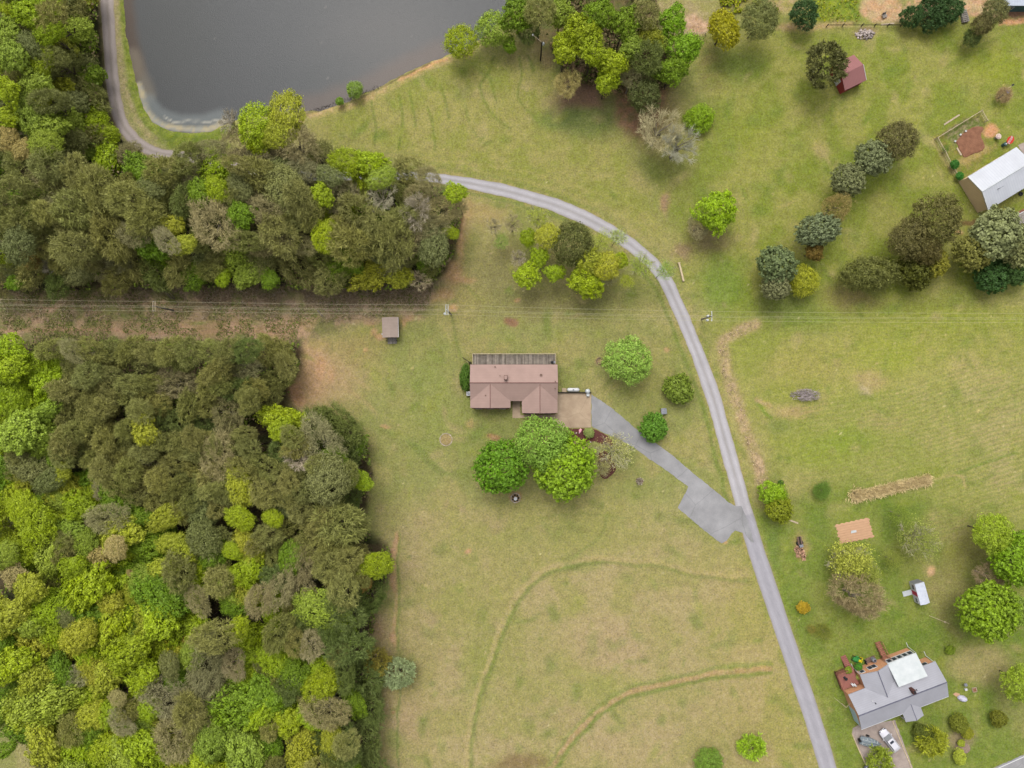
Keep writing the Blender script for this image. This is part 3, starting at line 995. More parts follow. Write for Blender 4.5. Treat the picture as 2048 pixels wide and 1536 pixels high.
def flat_sheet(name, pts_px, z, mat, kind='structure', thick=0):
    mb = MB()
    if thick == 0 and kind and 'line' not in name:
        rj = random.Random(len(pts_px))
        out_ = []
        for (xa, ya), (xb, yb) in zip(pts_px, list(pts_px[1:]) + [pts_px[0]]):
            L_ = math.hypot(xb - xa, yb - ya)
            k_ = max(1, int(L_ / 5)) if L_ < 400 else 1
            for i in range(k_):
                out_.append((xa + (xb - xa) * i / k_ + rj.uniform(-.7, .7), ya + (yb - ya) * i / k_ + rj.uniform(-.7, .7)))
        pts_px = out_
    pp = [P(x, y) for x, y in pts_px]
    area = sum(pp[i].x * pp[(i + 1) % len(pp)].y - pp[(i + 1) % len(pp)].x * pp[i].y for i in range(len(pp)))
    if area < 0:
        pp = pp[::-1]
    if thick:
        mb.prism([(a.x, a.y) for a in pp], z - thick, z)
    else:
        mb.add([(a.x, a.y, z) for a in pp], [tuple(range(len(pp)))])
    o = mb.build(name, mat)
    if kind:
        tag(o, kind=kind)
    return o


def paving(name, c1, c2, crack, scale=.35, csc=.22):
    m, n, b = new_mat(name)
    b.inputs['Roughness'].default_value = .92
    b.inputs['Specular IOR Level'].default_value = .12
    c = mixc(n, noise_fac(n, scale, 6, .3, .7), c1, c2)
    c = mixc(n, noise_fac(n, .12, 3, .4, .65), c, mixc(n, .16, c, crack))
    c = mixc(n, noise_fac(n, 6, 5, .3, .7), c, mixc(n, .22, c, crack))
    tc = node(n, 'ShaderNodeTexCoord')
    no = node(n, 'ShaderNodeTexNoise')
    no.inputs['Scale'].default_value = .8
    no.inputs['Detail'].default_value = 4
    n.links.new(tc.outputs['Object'], no.inputs['Vector'])
    mv = node(n, 'ShaderNodeMix', data_type='VECTOR')
    mv.inputs[0].default_value = .35
    n.links.new(tc.outputs['Object'], mv.inputs[4])
    n.links.new(no.outputs['Color'], mv.inputs[5])
    vo = node(n, 'ShaderNodeTexVoronoi', feature='DISTANCE_TO_EDGE')
    vo.inputs['Scale'].default_value = csc
    n.links.new(mv.outputs[1], vo.inputs['Vector'])
    lt = node(n, 'ShaderNodeMath', operation='LESS_THAN')
    lt.inputs[1].default_value = .012
    n.links.new(vo.outputs['Distance'], lt.inputs[0])
    f = node(n, 'ShaderNodeMath', operation='MULTIPLY')
    f.inputs[1].default_value = .2
    n.links.new(lt.outputs[0], f.inputs[0])
    c = mixc(n, f.outputs[0], c, crack)
    n.links.new(c, b.inputs['Base Color'])
    return m


M['asphalt'] = paving('grey_asphalt', C(178, 177, 179), C(152, 151, 153), C(96, 94, 92))
M['concrete'] = paving('concrete', C(206, 184, 156), C(178, 154, 130), C(120, 104, 88), .5, .3)
M['concrete_old'] = paving('stained_concrete', C(200, 184, 172), C(152, 138, 132), C(108, 96, 92), .45, .3)
flat_sheet('driveway', DRIVE, .022, M['asphalt'])
flat_sheet('concrete_pad', [(1114, 785), (1182, 787), (1182, 855), (1104, 856), (1104, 833), (1110, 829), (1115, 828)], .05, M['concrete'], thick=.1)
flat_sheet('front_walkway', [(1025, 800), (1040.5, 800), (1040.5, 830), (1109, 830), (1103.5, 836), (1025, 836)], .045, M['concrete'], thick=.09)
flat_sheet('neighbour_driveway', [(1716, 1450), (1790, 1440), (1826, 1536), (1860, 1625), (1768, 1625), (1735, 1540), (1718, 1500), (1704, 1468), (1706, 1455)],
           .02, M['concrete_old'])
flat_sheet('main_road', [(1985, 1537), (2050, 1508), (2400, 1354), (2400, 1480), (2020, 1640), (1960, 1640), (1880, 1584)], .02, M['asphalt'])
flat_sheet('road_edge_line', [(1880, 1587), (1985, 1540.5), (2050, 1511.5), (2400, 1357.5), (2400, 1359), (2050, 1513.3), (1985, 1542.3), (1880, 1589)], .026, M['white_paint'])
flat_sheet('barn_apron', [(2036, 291), (2120, 250), (2160, 320), (2060, 330)], .03, M['concrete_old'])
for nm, ln in (('driveway_edging', [(1704, 1467), (1718, 1500), (1732, 1530), (1748, 1570)]), ('driveway_edging', [(1785, 1442), (1808, 1500), (1826, 1542), (1850, 1600)])):
    mb = MB()
    for a, b_ in zip(ln[:-1], ln[1:]):
        mb.bar(P(*a, .04), P(*b_, .04), .11, None, 6)
    tag(mb.build(nm, M['concrete_edge']), kind='structure')
# mulch beds (raised, uneven edged)
def bed(name, pts_px, z, mat, label=None, cat=None, kind=None):
    cp = curve(list(pts_px) + [pts_px[0]], 6)[:-1]
    rg = random.Random(len(cp) + int(cp[0][0]))
    cp = [(x + rg.uniform(-.6, .6), y + rg.uniform(-.6, .6)) for x, y in cp]
    pp = [P(x, y) for x, y in cp]
    area = sum(pp[i].x * pp[(i + 1) % len(pp)].y - pp[(i + 1) % len(pp)].x * pp[i].y for i in range(len(pp)))
    if area < 0:
        pp = pp[::-1]
    c0 = sum(pp, Vector()) / len(pp)
    n = len(pp)
    vs = []
    for s_, zz in ((1.0, -.03), (.96, z * .7), (.85, z), (.5, z * 1.08)):
        vs += [(c0.x + (a.x - c0.x) * s_, c0.y + (a.y - c0.y) * s_, zz) for a in pp]
    vs.append((c0.x, c0.y, z * 1.1))
    fs = []
    for j in range(3):
        fs += [(j * n + i, j * n + (i + 1) % n, (j + 1) * n + (i + 1) % n, (j + 1) * n + i) for i in range(n)]
    fs += [(3 * n + i, 3 * n + (i + 1) % n, 4 * n) for i in range(n)]
    mb = MB()
    mb.add(vs, fs)
    o = mb.build(name, mat)
    return tag(o, label, cat, None, kind)


bed('mulch_bed', [(1133, 857), (1160, 857), (1185, 857), (1205, 866), (1222, 878), (1226, 892), (1210, 890), (1190, 884), (1165, 884), (1145, 876)], .08, M['mulch'], kind='structure')
bed('mulch_bed', [(1197, 905), (1212, 902), (1230, 925), (1231, 940), (1222, 952), (1210, 958), (1201, 952), (1197, 935)], .08, M['mulch'], kind='structure')
bed('mulch_bed', [(1272, 958), (1279, 955), (1286, 960), (1285, 967), (1279, 970), (1273, 966)], .06, M['mulch'], kind='structure')
o = bed('garden_bed', [(1911, 283), (1931, 262), (1955, 252), (1967, 256), (1962, 270), (1970, 292), (1962, 303), (1947, 308), (1930, 315), (1922, 306)], .12,
        M['dirt_dark'], 'dark brown tilled garden bed inside the fenced plot beside the white barn', 'garden bed')
# tilled plot with furrows
root = empty('tilled_plot', P(1709, 1062), math.radians(12), 'small square plot of tilled pink clay with furrows in the neighbour garden', 'garden plot')
mb = MB()
NXX = 60
out = []
for j in range(41):
    v_ = j / 40 * 2 - 1
    for i in range(NXX + 1):
        u_ = i / NXX * 2 - 1
        wob = .12 * math.sin(j * .9) + .1 * math.sin(j * .37 + 1)
        hh = .06 + .016 * math.sin(v_ * 26 + .5 * math.sin(u_ * 3))
        if abs(u_) > .97 or abs(v_) > .97:
            hh = -.03
        out.append((u_ * (3.25 + wob) + v_ * -.1, v_ * (1.95 + .08 * math.sin(i * .7)), hh))
fs = [(j * (NXX + 1) + i, j * (NXX + 1) + i + 1, (j + 1) * (NXX + 1) + i + 1, (j + 1) * (NXX + 1) + i) for j in range(40) for i in range(NXX)]
mb.add(out, fs)
mb.build('tilled_soil', M['dirt'], root, 0, True)
root = empty('seed_cover', P(1707, 1063, .1), math.radians(10), 'small pale plastic sheet lying on the tilled clay plot', 'sheet')
MB().slab([(-.55, -.25, .06), (.5, -.2, .1), (.55, .2, .07), (-.45, .25, .12)], .03).build('plastic_sheet', M['metal_flat'], root)

# ------------------------------------------------------------------ tree meshes
def noise1(th, seed, n=5):
    rs = np.random.RandomState(seed)
    s = 0
    for k in range(2, 2 + n):
        s = s + rs.uniform(.3, 1) / k * np.sin(k * th + rs.uniform(0, 6.28))
    return s


def dome_dirs(n, rs, zmin=-.35):
    z = rs.uniform(zmin, 1, n)
    th = rs.uniform(0, 2 * np.pi, n)
    s_ = np.sqrt(1 - z * z)
    return np.stack([s_ * np.cos(th), s_ * np.sin(th), z], 1)


def clump_centres(n, rs, seed, lobes=7, depth=.30, zs=.75, irr=.13, zmin=-.35):
    d = dome_dirs(n, rs, zmin)
    L = dome_dirs(lobes, rs, -.1)
    near = (d @ L.T).max(1)
    rad = 1 - depth + depth * np.clip((near - .35) / .6, 0, 1)
    rad *= rs.uniform(.78, 1.10, n)
    inner = rs.rand(n) < .15
    rad[inner] *= rs.uniform(.45, .85, inner.sum())
    th = np.arctan2(d[:, 1], d[:, 0])
    rad *= 1 + irr * noise1(th, seed)
    c = d * rad[:, None]
    c[:, 2] *= zs
    return c, d


def broad_mesh(name, seed, nc=150, per=30, leaf=.085, cl=.17, lobes=7, depth=.3, zs=.75, irr=.13, mat='leaf', fill_=.35):
    rs = np.random.RandomState(seed)
    c, d = clump_centres(nc, rs, seed, lobes, depth, zs, irr)
    c = np.repeat(c, per, 0)
    dd = np.repeat(d, per, 0)
    e = rs.randn(len(c), 3)
    e /= np.linalg.norm(e, axis=1, keepdims=True)
    e[:, 2] = np.abs(e[:, 2]) * .9
    clr = np.repeat(rs.uniform(.7, 1.25, nc), per) * cl
    pos = c + e * (clr * rs.uniform(.45, 1, len(c)))[:, None] * np.array([1, 1, .7])
    nrm = e * .7 + dd * .4 + rs.randn(len(c), 3) * .45
    size = leaf * rs.uniform(.65, 1.35, len(c))
    if fill_:
        c2, d2 = clump_centres(int(nc * per * fill_), rs, seed, lobes, depth, zs, irr)
        pos = np.concatenate([pos, c2 * rs.uniform(.80, .97, (len(c2), 1)) + rs.randn(len(c2), 3) * .03])
        nrm = np.concatenate([nrm, d2 + rs.randn(len(c2), 3) * .4])
        size = np.concatenate([size, leaf * rs.uniform(.8, 1.4, len(c2))])
    V, Q = leaf_quads(pos, nrm, size, rs, 1.25)
    return np_mesh(name, V, Q, M[mat])


def sparse_mesh(name, seed, n=2600, leaf=.042, zs=.8):
    rs = np.random.RandomState(seed)
    c, d = clump_centres(int(n / 5), rs, seed, 9, .35, zs, .16, -.5)
    c = np.repeat(c * rs.uniform(.5, 1, (len(c), 1)), 5, 0)
    pos = c + rs.randn(len(c), 3) * .07
    V, Q = leaf_quads(pos, rs.randn(len(c), 3) + [0, 0, .5], leaf * rs.uniform(.7, 1.3, len(c)), rs, 1.2)
    return np_mesh(name, V, Q, M['leaf'])


def pine_mesh(name, seed, nc=210, per=24, L=.25, wd=.024, zs=.95, depth=.36, lobes=11):
    rs = np.random.RandomState(seed)
    c, d = clump_centres(nc, rs, seed, lobes, depth, zs, .2)
    c = np.repeat(c, per, 0)
    dd = np.repeat(d, per, 0)
    c = c + rs.randn(len(c), 3) * .045
    e = rs.randn(len(c), 3)
    e /= np.linalg.norm(e, axis=1, keepdims=True)
    e = e * .85 + dd * .55 + [0, 0, .25]
    e /= np.linalg.norm(e, axis=1, keepdims=True)
    ln = L * rs.uniform(.6, 1.25, len(c))
    mid = c + e * (ln * .5)[:, None]
    nrm = np.cross(e, rs.randn(len(c), 3))
    nrm[:, 2] = np.abs(nrm[:, 2]) + .3
    V, Q = leaf_quads(mid, nrm, np.full(len(c), wd) * rs.uniform(.7, 1.5, len(c)) * 1.0, rs, 1.0, e)
    # stretch along e
    ctr = np.repeat(mid, 4, 0)
    off = V - ctr
    k = np.repeat(ln / (wd * 1.0), 4)
    ee = np.repeat(e, 4, 0)
    al = (off * ee).sum(1, keepdims=True)
    V = ctr + off + ee * al * (k[:, None] * .9 - 1)
    return np_mesh(name, V, Q, M['needle'])


def twig_geo(seed, prim=8, sec=8, ter=7, spread=1.0, z0=-.75, zs=.8, droop=0, thick=.03, top=.8):
    rs = random.Random(seed)
    segs = []

    def seg(a, b, r0, r1):
        segs.append((a, b, r0, r1))
    for i in range(prim):
        th = 2 * math.pi * (i + rs.uniform(-.3, .3)) / prim
        el = rs.uniform(.15, .75)
        a = Vector((rs.uniform(-.04, .04), rs.uniform(-.04, .04), z0))
        tip = Vector((math.cos(th) * spread * (1 - el * .45), math.sin(th) * spread * (1 - el * .45), z0 + (top - z0) * (.35 + .65 * el) * zs)) * rs.uniform(.8, 1)
        mid = a.lerp(tip, .5) + Vector((rs.uniform(-.08, .08), rs.uniform(-.08, .08), .12))
        seg(a, mid, thick, thick * .6)
        seg(mid, tip, thick * .6, thick * .25)
        for j in range(sec):
            t = rs.uniform(.25, 1)
            b0 = a.lerp(mid, t * 2) if t < .5 else mid.lerp(tip, t * 2 - 1)
            dr = (tip - a).normalized() + Vector((rs.uniform(-.9, .9), rs.uniform(-.9, .9), rs.uniform(-.2, .7)))
            b1 = b0 + dr.normalized() * rs.uniform(.25, .5) * (1.1 - t * .4)
            seg(b0, b1, thick * .38, thick * .2)
            for k in range(ter):
                t2 = rs.uniform(.15, 1)
                c0 = b0.lerp(b1, t2)
                d2 = dr.normalized() + Vector((rs.uniform(-1, 1), rs.uniform(-1, 1), rs.uniform(-.4, .7)))
                c1 = c0 + d2.normalized() * rs.uniform(.10, .26)
                seg(c0, c1, thick * .22, thick * .10)
    V = []
    Q = []
    for a, b, r0, r1 in segs:
        q = (b - a).to_track_quat('Z', 'Y')
        k = len(V)
        for c_, rr_ in ((a, r0), (b, r1)):
            for i in range(3):
                t = 2 * math.pi * i / 3
                V.append(tuple(c_ + q @ Vector((rr_ * math.cos(t), rr_ * math.sin(t), 0))))
        Q += [(k + i, k + (i + 1) % 3, k + 3 + (i + 1) % 3, k + 3 + i) for i in range(3)]
    return np.array(V), np.array(Q)


def twig_mesh(name, seed, mat='twig', **kw):
    V, Q = twig_geo(seed, **kw)
    return np_mesh(name, V, Q, M[mat])


def trunk_mesh(name, seed, mat='bark'):
    """unit height trunk with limbs; scaled to each tree"""
    rs = random.Random(seed)
    mb = MB()
    pts_ = [Vector((0, 0, 0))]
    for i in range(1, 6):
        pts_.append(Vector((rs.uniform(-.03, .03) * i, rs.uniform(-.03, .03) * i, i * .17)))
    rad = [.085, .06, .05, .042, .034, .02]
    for a, b, r0, r1 in zip(pts_[:-1], pts_[1:], rad[:-1], rad[1:]):
        mb.bar(a, b, r0, r1, 7)
    for i in range(9):
        t = rs.uniform(.42, .85)
        th = rs.uniform(0, 6.28)
        a = Vector((0, 0, t))
        ln = rs.uniform(.35, .7)
        b = Vector((math.cos(th) * ln, math.sin(th) * ln, min(.97, t + rs.uniform(.06, .22))))
        mb.bar(a, b, .024, .008, 5)
    o = mb.build(name, M[mat])
    me = o.data
    bpy.data.objects.remove(o)
    return me


CM = {
    'broad': [broad_mesh('broadleaf_crown', 10 + i, 210 + 14 * i, 24, .070, .14, 6 + i % 5, .36 + .03 * (i % 3), .75, .34) for i in range(7)],
    'maple': [broad_mesh('dense_crown', 40 + i, 560, 13, .066, .085, 11, .2, .8, .12) for i in range(2)],
    'soft': [broad_mesh('soft_crown', 50 + i, 380, 18, .052, .15, 8, .2, .75, .12) for i in range(3)],
    'pine': [pine_mesh('pine_crown', 60 + i) for i in range(6)],
    'thin': [sparse_mesh('thin_crown', 84, 1300, .036)],
    'airy': [sparse_mesh('airy_crown', 86 + i, 5200, .05) for i in range(2)],
    'sparse': [sparse_mesh('sparse_crown', 80 + i) for i in range(3)],
    'bare': [twig_mesh('bare_crown', 90 + i, prim=9, sec=9, ter=8, thick=.032) for i in range(4)],
    'haze': [twig_mesh('twiggy_crown', 100 + i, prim=14, sec=12, ter=13, thick=.022) for i in range(3)],
    'fuzz': [pine_mesh('twiggy_crown', 140 + i, 320, 22, .19, .015, .72, .42, 9) for i in range(4)],
    'shrub': [broad_mesh('shrub_crown', 110 + i, 260, 20, .085, .11, 9, .14, .8, .08) for i in range(3)],
    'spike': [pine_mesh('spiky_crown', 120 + i, 110, 24, .32, .055, .8, .2, 8) for i in range(3)],
    'cedar': [pine_mesh('cedar_crown', 130 + i, 260, 24, .17, .05, .9, .16, 10) for i in range(3)],
}
TM = [trunk_mesh('trunk', 200 + i) for i in range(4)]
TMP = [trunk_mesh('trunk', 210 + i, 'bark_pale') for i in range(2)]

# kind: archetype, colour, name, look, z scale, gain
KIND = {
    'L': ('broad', (156, 178, 8), 'broadleaf_tree', 'bright lime green'),
    'G': ('broad', (118, 150, 24), 'broadleaf_tree', 'fresh green'),
    'P': ('broad', (150, 172, 58), 'broadleaf_tree', 'pale green'),
    'Y': ('broad', (170, 176, 48), 'broadleaf_tree', 'yellow green'),
    'W': ('broad', (182, 168, 118), 'blossoming_tree', 'cream blossoming'),
    'K': ('broad', (152, 124, 62), 'broadleaf_tree', 'orange brown'),
    'O': ('pine', (130, 131, 76), 'pine_tree', 'olive'),
    'D': ('pine', (96, 110, 56), 'pine_tree', 'dark green'),
    'S': ('soft', (126, 132, 86), 'broadleaf_tree', 'grey green'),
    'B': ('fuzz', (138, 132, 102), 'bare_tree', 'brown twiggy'),
    'V': ('haze', (178, 168, 164), 'bare_tree', 'grey leafless'),
    'M': ('maple', (114, 162, 24), 'maple_tree', 'round vivid green'),
    'F': ('soft', (142, 172, 62), 'broadleaf_tree', 'soft light green'),
    'T': ('sparse', (172, 190, 66), 'young_tree', 'thin yellow green'),
    'U': ('shrub', (104, 138, 36), 'shrub', 'green'),
    'X': ('cedar', (62, 92, 50), 'evergreen_tree', 'dark evergreen'),
    'Z': ('spike', (150, 164, 30), 'shrub', 'spiky yellow green'),
    'Q': ('broad', (162, 184, 14), 'broadleaf_tree', 'yellow lime'),
}
TRN = random.Random(99)
GAIN = {'pine': 1.62, 'haze': 1.5, 'fuzz': 1.65, 'bare': 1.3, 'soft': 1.4, 'cedar': 1.6, 'spike': 1.5, 'shrub': 1.6, 'maple': 1.3, 'broad': 1.32, 'sparse': 1.3, 'airy': 1.3, 'thin': 1.3}
NTREE = 0


def tree(px, py, rp, kind, h=12.0, label=None, group=None, zs=1.0, sx=1.0, rot=None, gain=1.0, cat=None, name=None, trunk=True, arch=None, col=None):
    global NTREE
    NTREE += 1
    a0, c0, nm, look = KIND[kind]
    a = arch or a0
    col = col or c0
    rm0 = rp * (H - h * .85) / F
    ch = rm0 * .75 * zs                      # crown half height
    h = max(h, ch * 1.05)
    zc = h - ch * .8
    q = P(px, py, zc)
    rm = rp * (H - zc) / F
    lab = label
    root = empty(name or nm, (q.x, q.y, 0), TRN.uniform(0, 6.28) if rot is None else rot, lab, cat or ('shrub' if 'shrub' in (name or nm) else 'tree'), group)
    if a == 'broad' and group and TRN.random() < .45:
        me = TRN.choice(CM['soft'])
    else:
        me = TRN.choice(CM[a])
    cr = bpy.data.objects.new('crown', me)
    COL.objects.link(cr)
    cr.parent = root
    cr.location = (0, 0, zc)
    cr.scale = (rm * sx, rm / sx, rm * zs)
    j = TRN.uniform(.88, 1.10) * gain
    jr_, jb = TRN.uniform(.94, 1.08), TRN.uniform(.88, 1.12)
    gm_ = (col[0] + col[1] * 2 + col[2]) / 4
    col = tuple(v_ + (gm_ - v_) * .04 for v_ in col)
    col = (col[0], col[1], col[2] * .85)
    cc = C(*col, k=K * GAIN.get(a, 1.3))
    cr.color = (min(1, cc[0] * j * jr_), min(1, cc[1] * j), min(1, cc[2] * j * jb), 1)
    if trunk:
        tr = bpy.data.objects.new('trunk', TRN.choice(TMP if kind in 'VBT' else TM))
        COL.objects.link(tr)
        tr.parent = root
        k = min(rm, 4.2) * (.5 if a in ('sparse', 'airy', 'thin', 'soft') else 1)
        tr.scale = (k, k, max(.3, zc + rm * .2 * zs))
    return root


# --- listed woodland trees: x, y, radius, kind
WN = """22 12 24 L;60 30 28 L;105 38 28 O;150 20 26 O;20 62 26 P;62 92 22 S;100 68 24 L;150 60 28 P;184 78 22 P;30 112 26 P;86 122 26 L;132 132 28 O;
176 128 24 S;55 150 20 L;15 180 24 L;72 168 28 P;130 186 28 Y;182 182 26 O;62 228 34 P;10 236 24 L;116 240 26 G;190 246 32 L;15 278 24 W;48 300 20 W;
92 290 28 P;150 284 24 S;222 268 18 L;214 322 30 L;168 304 20 P;262 306 22 B;500 342 24 O;470 330 20 O;540 352 22 O;798 352 20 O;660 352 22 S;385 326 18 B;104 332 32 O;50 338 30 O;28 382 30 O;330 342 30 O;378 322 26 O;
432 332 30 L;462 360 22 L;402 388 28 G;480 372 24 S;476 512 36 P;502 545 28 P;540 560 18 G;446 556 16 L;430 446 44 B;372 402 26 D;346 452 22 Y;366 490 22 Y;
100 530 20 V;62 522 18 K;30 566 16 G;334 482 22 B;642 393 24 L;652 472 28 L;762 395 34 V;834 420 34 V;890 420 32 B;912 386 20 L;902 464 14 L;748 546 34 Y;
710 534 18 G;804 556 24 Y;836 560 22 V;842 512 24 G;790 490 38 O;706 490 38 O;596 530 35 O;560 470 35 O;762 458 32 O;664 560 28 O;540 420 32 B;600 402 30 O;
716 420 32 O;696 326 32 L;744 326 28 L;764 356 24 P;722 358 22 L;822 346 28 O;858 360 24 B;570 380 42 S;520 312 30 B;592 288 38 B;642 322 32 O;420 302 24 B;
468 290 28 B;512 250 36 L;574 232 38 Y;556 270 28 Y;520 284 26 L;457 240 22 V;432 380 24 L;200 380 34 O;260 400 36 O;150 420 34 O;300 440 34 O;220 470 36 O;
150 500 34 O;270 520 32 O;60 440 36 O;40 490 32 S;390 550 26 G;320 545 30 D;240 560 26 O;120 570 22 D;520 350 30 O;300 380 24 S;480 430 28 G;160 350 30 O"""
WS = """28 698 28 L;562 704 24 O;572 730 22 O;532 700 24 O;496 702 24 D;458 704 24 O;420 702 24 O;380 704 24 O;340 702 24 O;300 704 22 O;262 700 24 O;222 702 22 O;184 700 24 O;146 702 22 B;108 700 24 O;556 760 24 O;14 742 30 L;28 800 34 L;40 862 40 P;95 882 36 P;26 970 26 L;66 934 36 S;100 962 26 S;128 942 18 Y;48 1016 30 L;72 1042 40 L;116 1000 20 P;160 1012 30 L;
178 1060 22 B;215 1036 32 B;280 1036 22 G;296 1088 34 G;410 1080 34 S;172 1086 26 P;105 1112 34 P;200 1112 26 W;232 1096 22 W;480 1036 24 L;490 1078 24 Y;466 1102 18 L;
480 976 32 Y;440 920 40 B;290 862 28 Y;562 842 36 L;566 862 26 L;642 888 44 B;596 922 24 V;660 960 42 S;680 1040 44 O;722 960 20 L;716 892 18 G;546 1036 18 L;
690 856 36 D;640 850 36 D;752 1130 28 L;732 1162 15 K;582 1118 28 G;180 1172 44 L;60 1178 30 Y;20 1230 38 Y;92 1216 38 L;266 1148 10 W;226 1206 26 Y;
232 1252 44 L;322 1190 46 G;320 1232 40 L;106 1262 30 L;160 1272 32 Y;216 1256 14 Y;222 1346 34 Y;26 1330 38 L;95 1396 62 P;260 1302 38 L;290 1352 32 L;
190 1430 32 Y;236 1396 16 W;330 1392 40 B;420 1322 46 B;378 1282 14 K;432 1270 34 O;478 1256 22 L;472 1210 24 G;476 1154 20 L;492 1404 56 G;424 1482 34 P;
352 1472 42 B;286 1490 36 L;246 1446 24 B;222 1494 34 L;160 1498 40 L;92 1484 38 Y;52 1456 32 G;492 1502 42 P;642 1216 42 P;552 1322 32 L;592 1352 32 G;
642 1372 32 L;540 1392 36 G;576 1442 30 L;606 1502 38 Y;666 1482 26 Y;532 1492 30 G;652 1422 36 B;736 1200 30 D;702 1292 34 D;722 1352 36 D;740 1412 32 D;
728 1482 36 D;742 1546 34 D;690 1350 26 D;700 1230 28 D;560 1180 30 B;600 1130 34 B;660 1130 30 O;690 1180 30 O;520 1200 28 B;560 1260 30 O;620 1290 26 B;
610 1180 26 B;470 1330 26 B;420 1380 40 B;380 1420 30 O;440 1160 28 O;360 1140 30 O;400 1200 26 B;390 1440 26 B;160 1350 24 B;10 1500 20 G;340 1330 22 S;
300 1420 24 L;130 1230 20 S;30 1150 24 W;10 1110 26 P;60 1100 24 L;150 1130 24 L"""
listed = []
for src, wood in ((WN, 'upper'), (WS, 'lower')):
    for it in src.replace('\n', '').split(';'):
        a, b, c_, k = it.split()
        if wood == 'upper' and float(a) > 160 and float(b) < 262 and float(a) < 240:
            a = float(a) - 7
        listed.append((float(a), float(b), float(c_), k, wood))


def kind_at(x, y, rg):
    u = rg.random()
    if y < 640:
        if x < 240 and y < 310:
            return rg.choice('LLPPGYOSO')
        return 'O' if u < .44 else 'B' if u < .74 else 'S' if u < .86 else 'G' if u < .94 else 'L'
    if x > 655:
        return 'D' if u < .55 else 'O' if u < .85 else 'G'
    if x < 125 and y < 900:
        return rg.choice('LLLPG')
    edge = 900 + max(0, x - 60) * .46
    if y > edge:
        if x > 520:
            return rg.choice('OODDGOL')
        return rg.choice('LLLLLGGGPYYYO')
    return 'O' if u < .82 else 'B' if u < .92 else 'D' if u < .97 else 'S'


def in_poly(x, y, pl):
    return bool(poly_inside(np.array([x]), np.array([y]), pl)[0])


fill = list(listed)
rg = random.Random(12)
tries = 0
while tries < 14000 and len(fill) < 670:
    tries += 1
    x, y = rg.uniform(-22, 940), rg.uniform(-22, 1558)
    wd = None
    if in_poly(x, y, WOOD_N):
        wd = 'upper'
    elif in_poly(x, y, WOOD_S):
        wd = 'lower'
    if not wd:
        continue
    k = kind_at(x, y, rg)
    rad = rg.uniform(17, 26) if k in 'OD' else rg.uniform(22, 34)
    ok = x < 0 or float(seg_dist(np.array([x]), np.array([y]), WOOD_N if wd == 'upper' else WOOD_S, True)[0]) > rad * .8
    for (a, b, c_, k2, w2) in fill:
        if (a - x) ** 2 + (b - y) ** 2 < (.47 * (rad + c_)) ** 2:
            ok = False
            break
    if ok:
        fill.append((x, y, rad, k, wd))

def size_word(rad):
    return 'small' if rad < 22.5 else 'large' if rad > 33 else 'medium'


def zone_word(x, y, wd):
    if wd == 'upper':
        if y > 520:
            return 'beside the power line clearing'
        if x > 830:
            return 'at the orchard side of the wood'
        if 160 < x < 250 and y < 330:
            return 'beside the pond track'
        if x > 430 and y < 340:
            return 'near the pond shore'
        if y < 300:
            return 'left of the pond'
        return 'deep in the upper wood'
    if y < 740:
        return 'beside the power line clearing'
    if x > 670:
        return 'along the lawn edge'
    if y > 1470:
        return 'at the photo bottom'
    if x < 60:
        return 'at the photo margin'
    if y > 1200:
        return 'in the bright lower wood'
    return 'deep in the lower wood'


def rel(a, b):
    dx, dy = a[0] - b[0], a[1] - b[1]
    if abs(dx) > 2.2 * abs(dy):
        return 'right of' if dx > 0 else 'left of'
    if abs(dy) > 2.2 * abs(dx):
        return 'below' if dy > 0 else 'above'
    return ('lower' if dy > 0 else 'upper') + (' right of' if dx > 0 else ' left of')


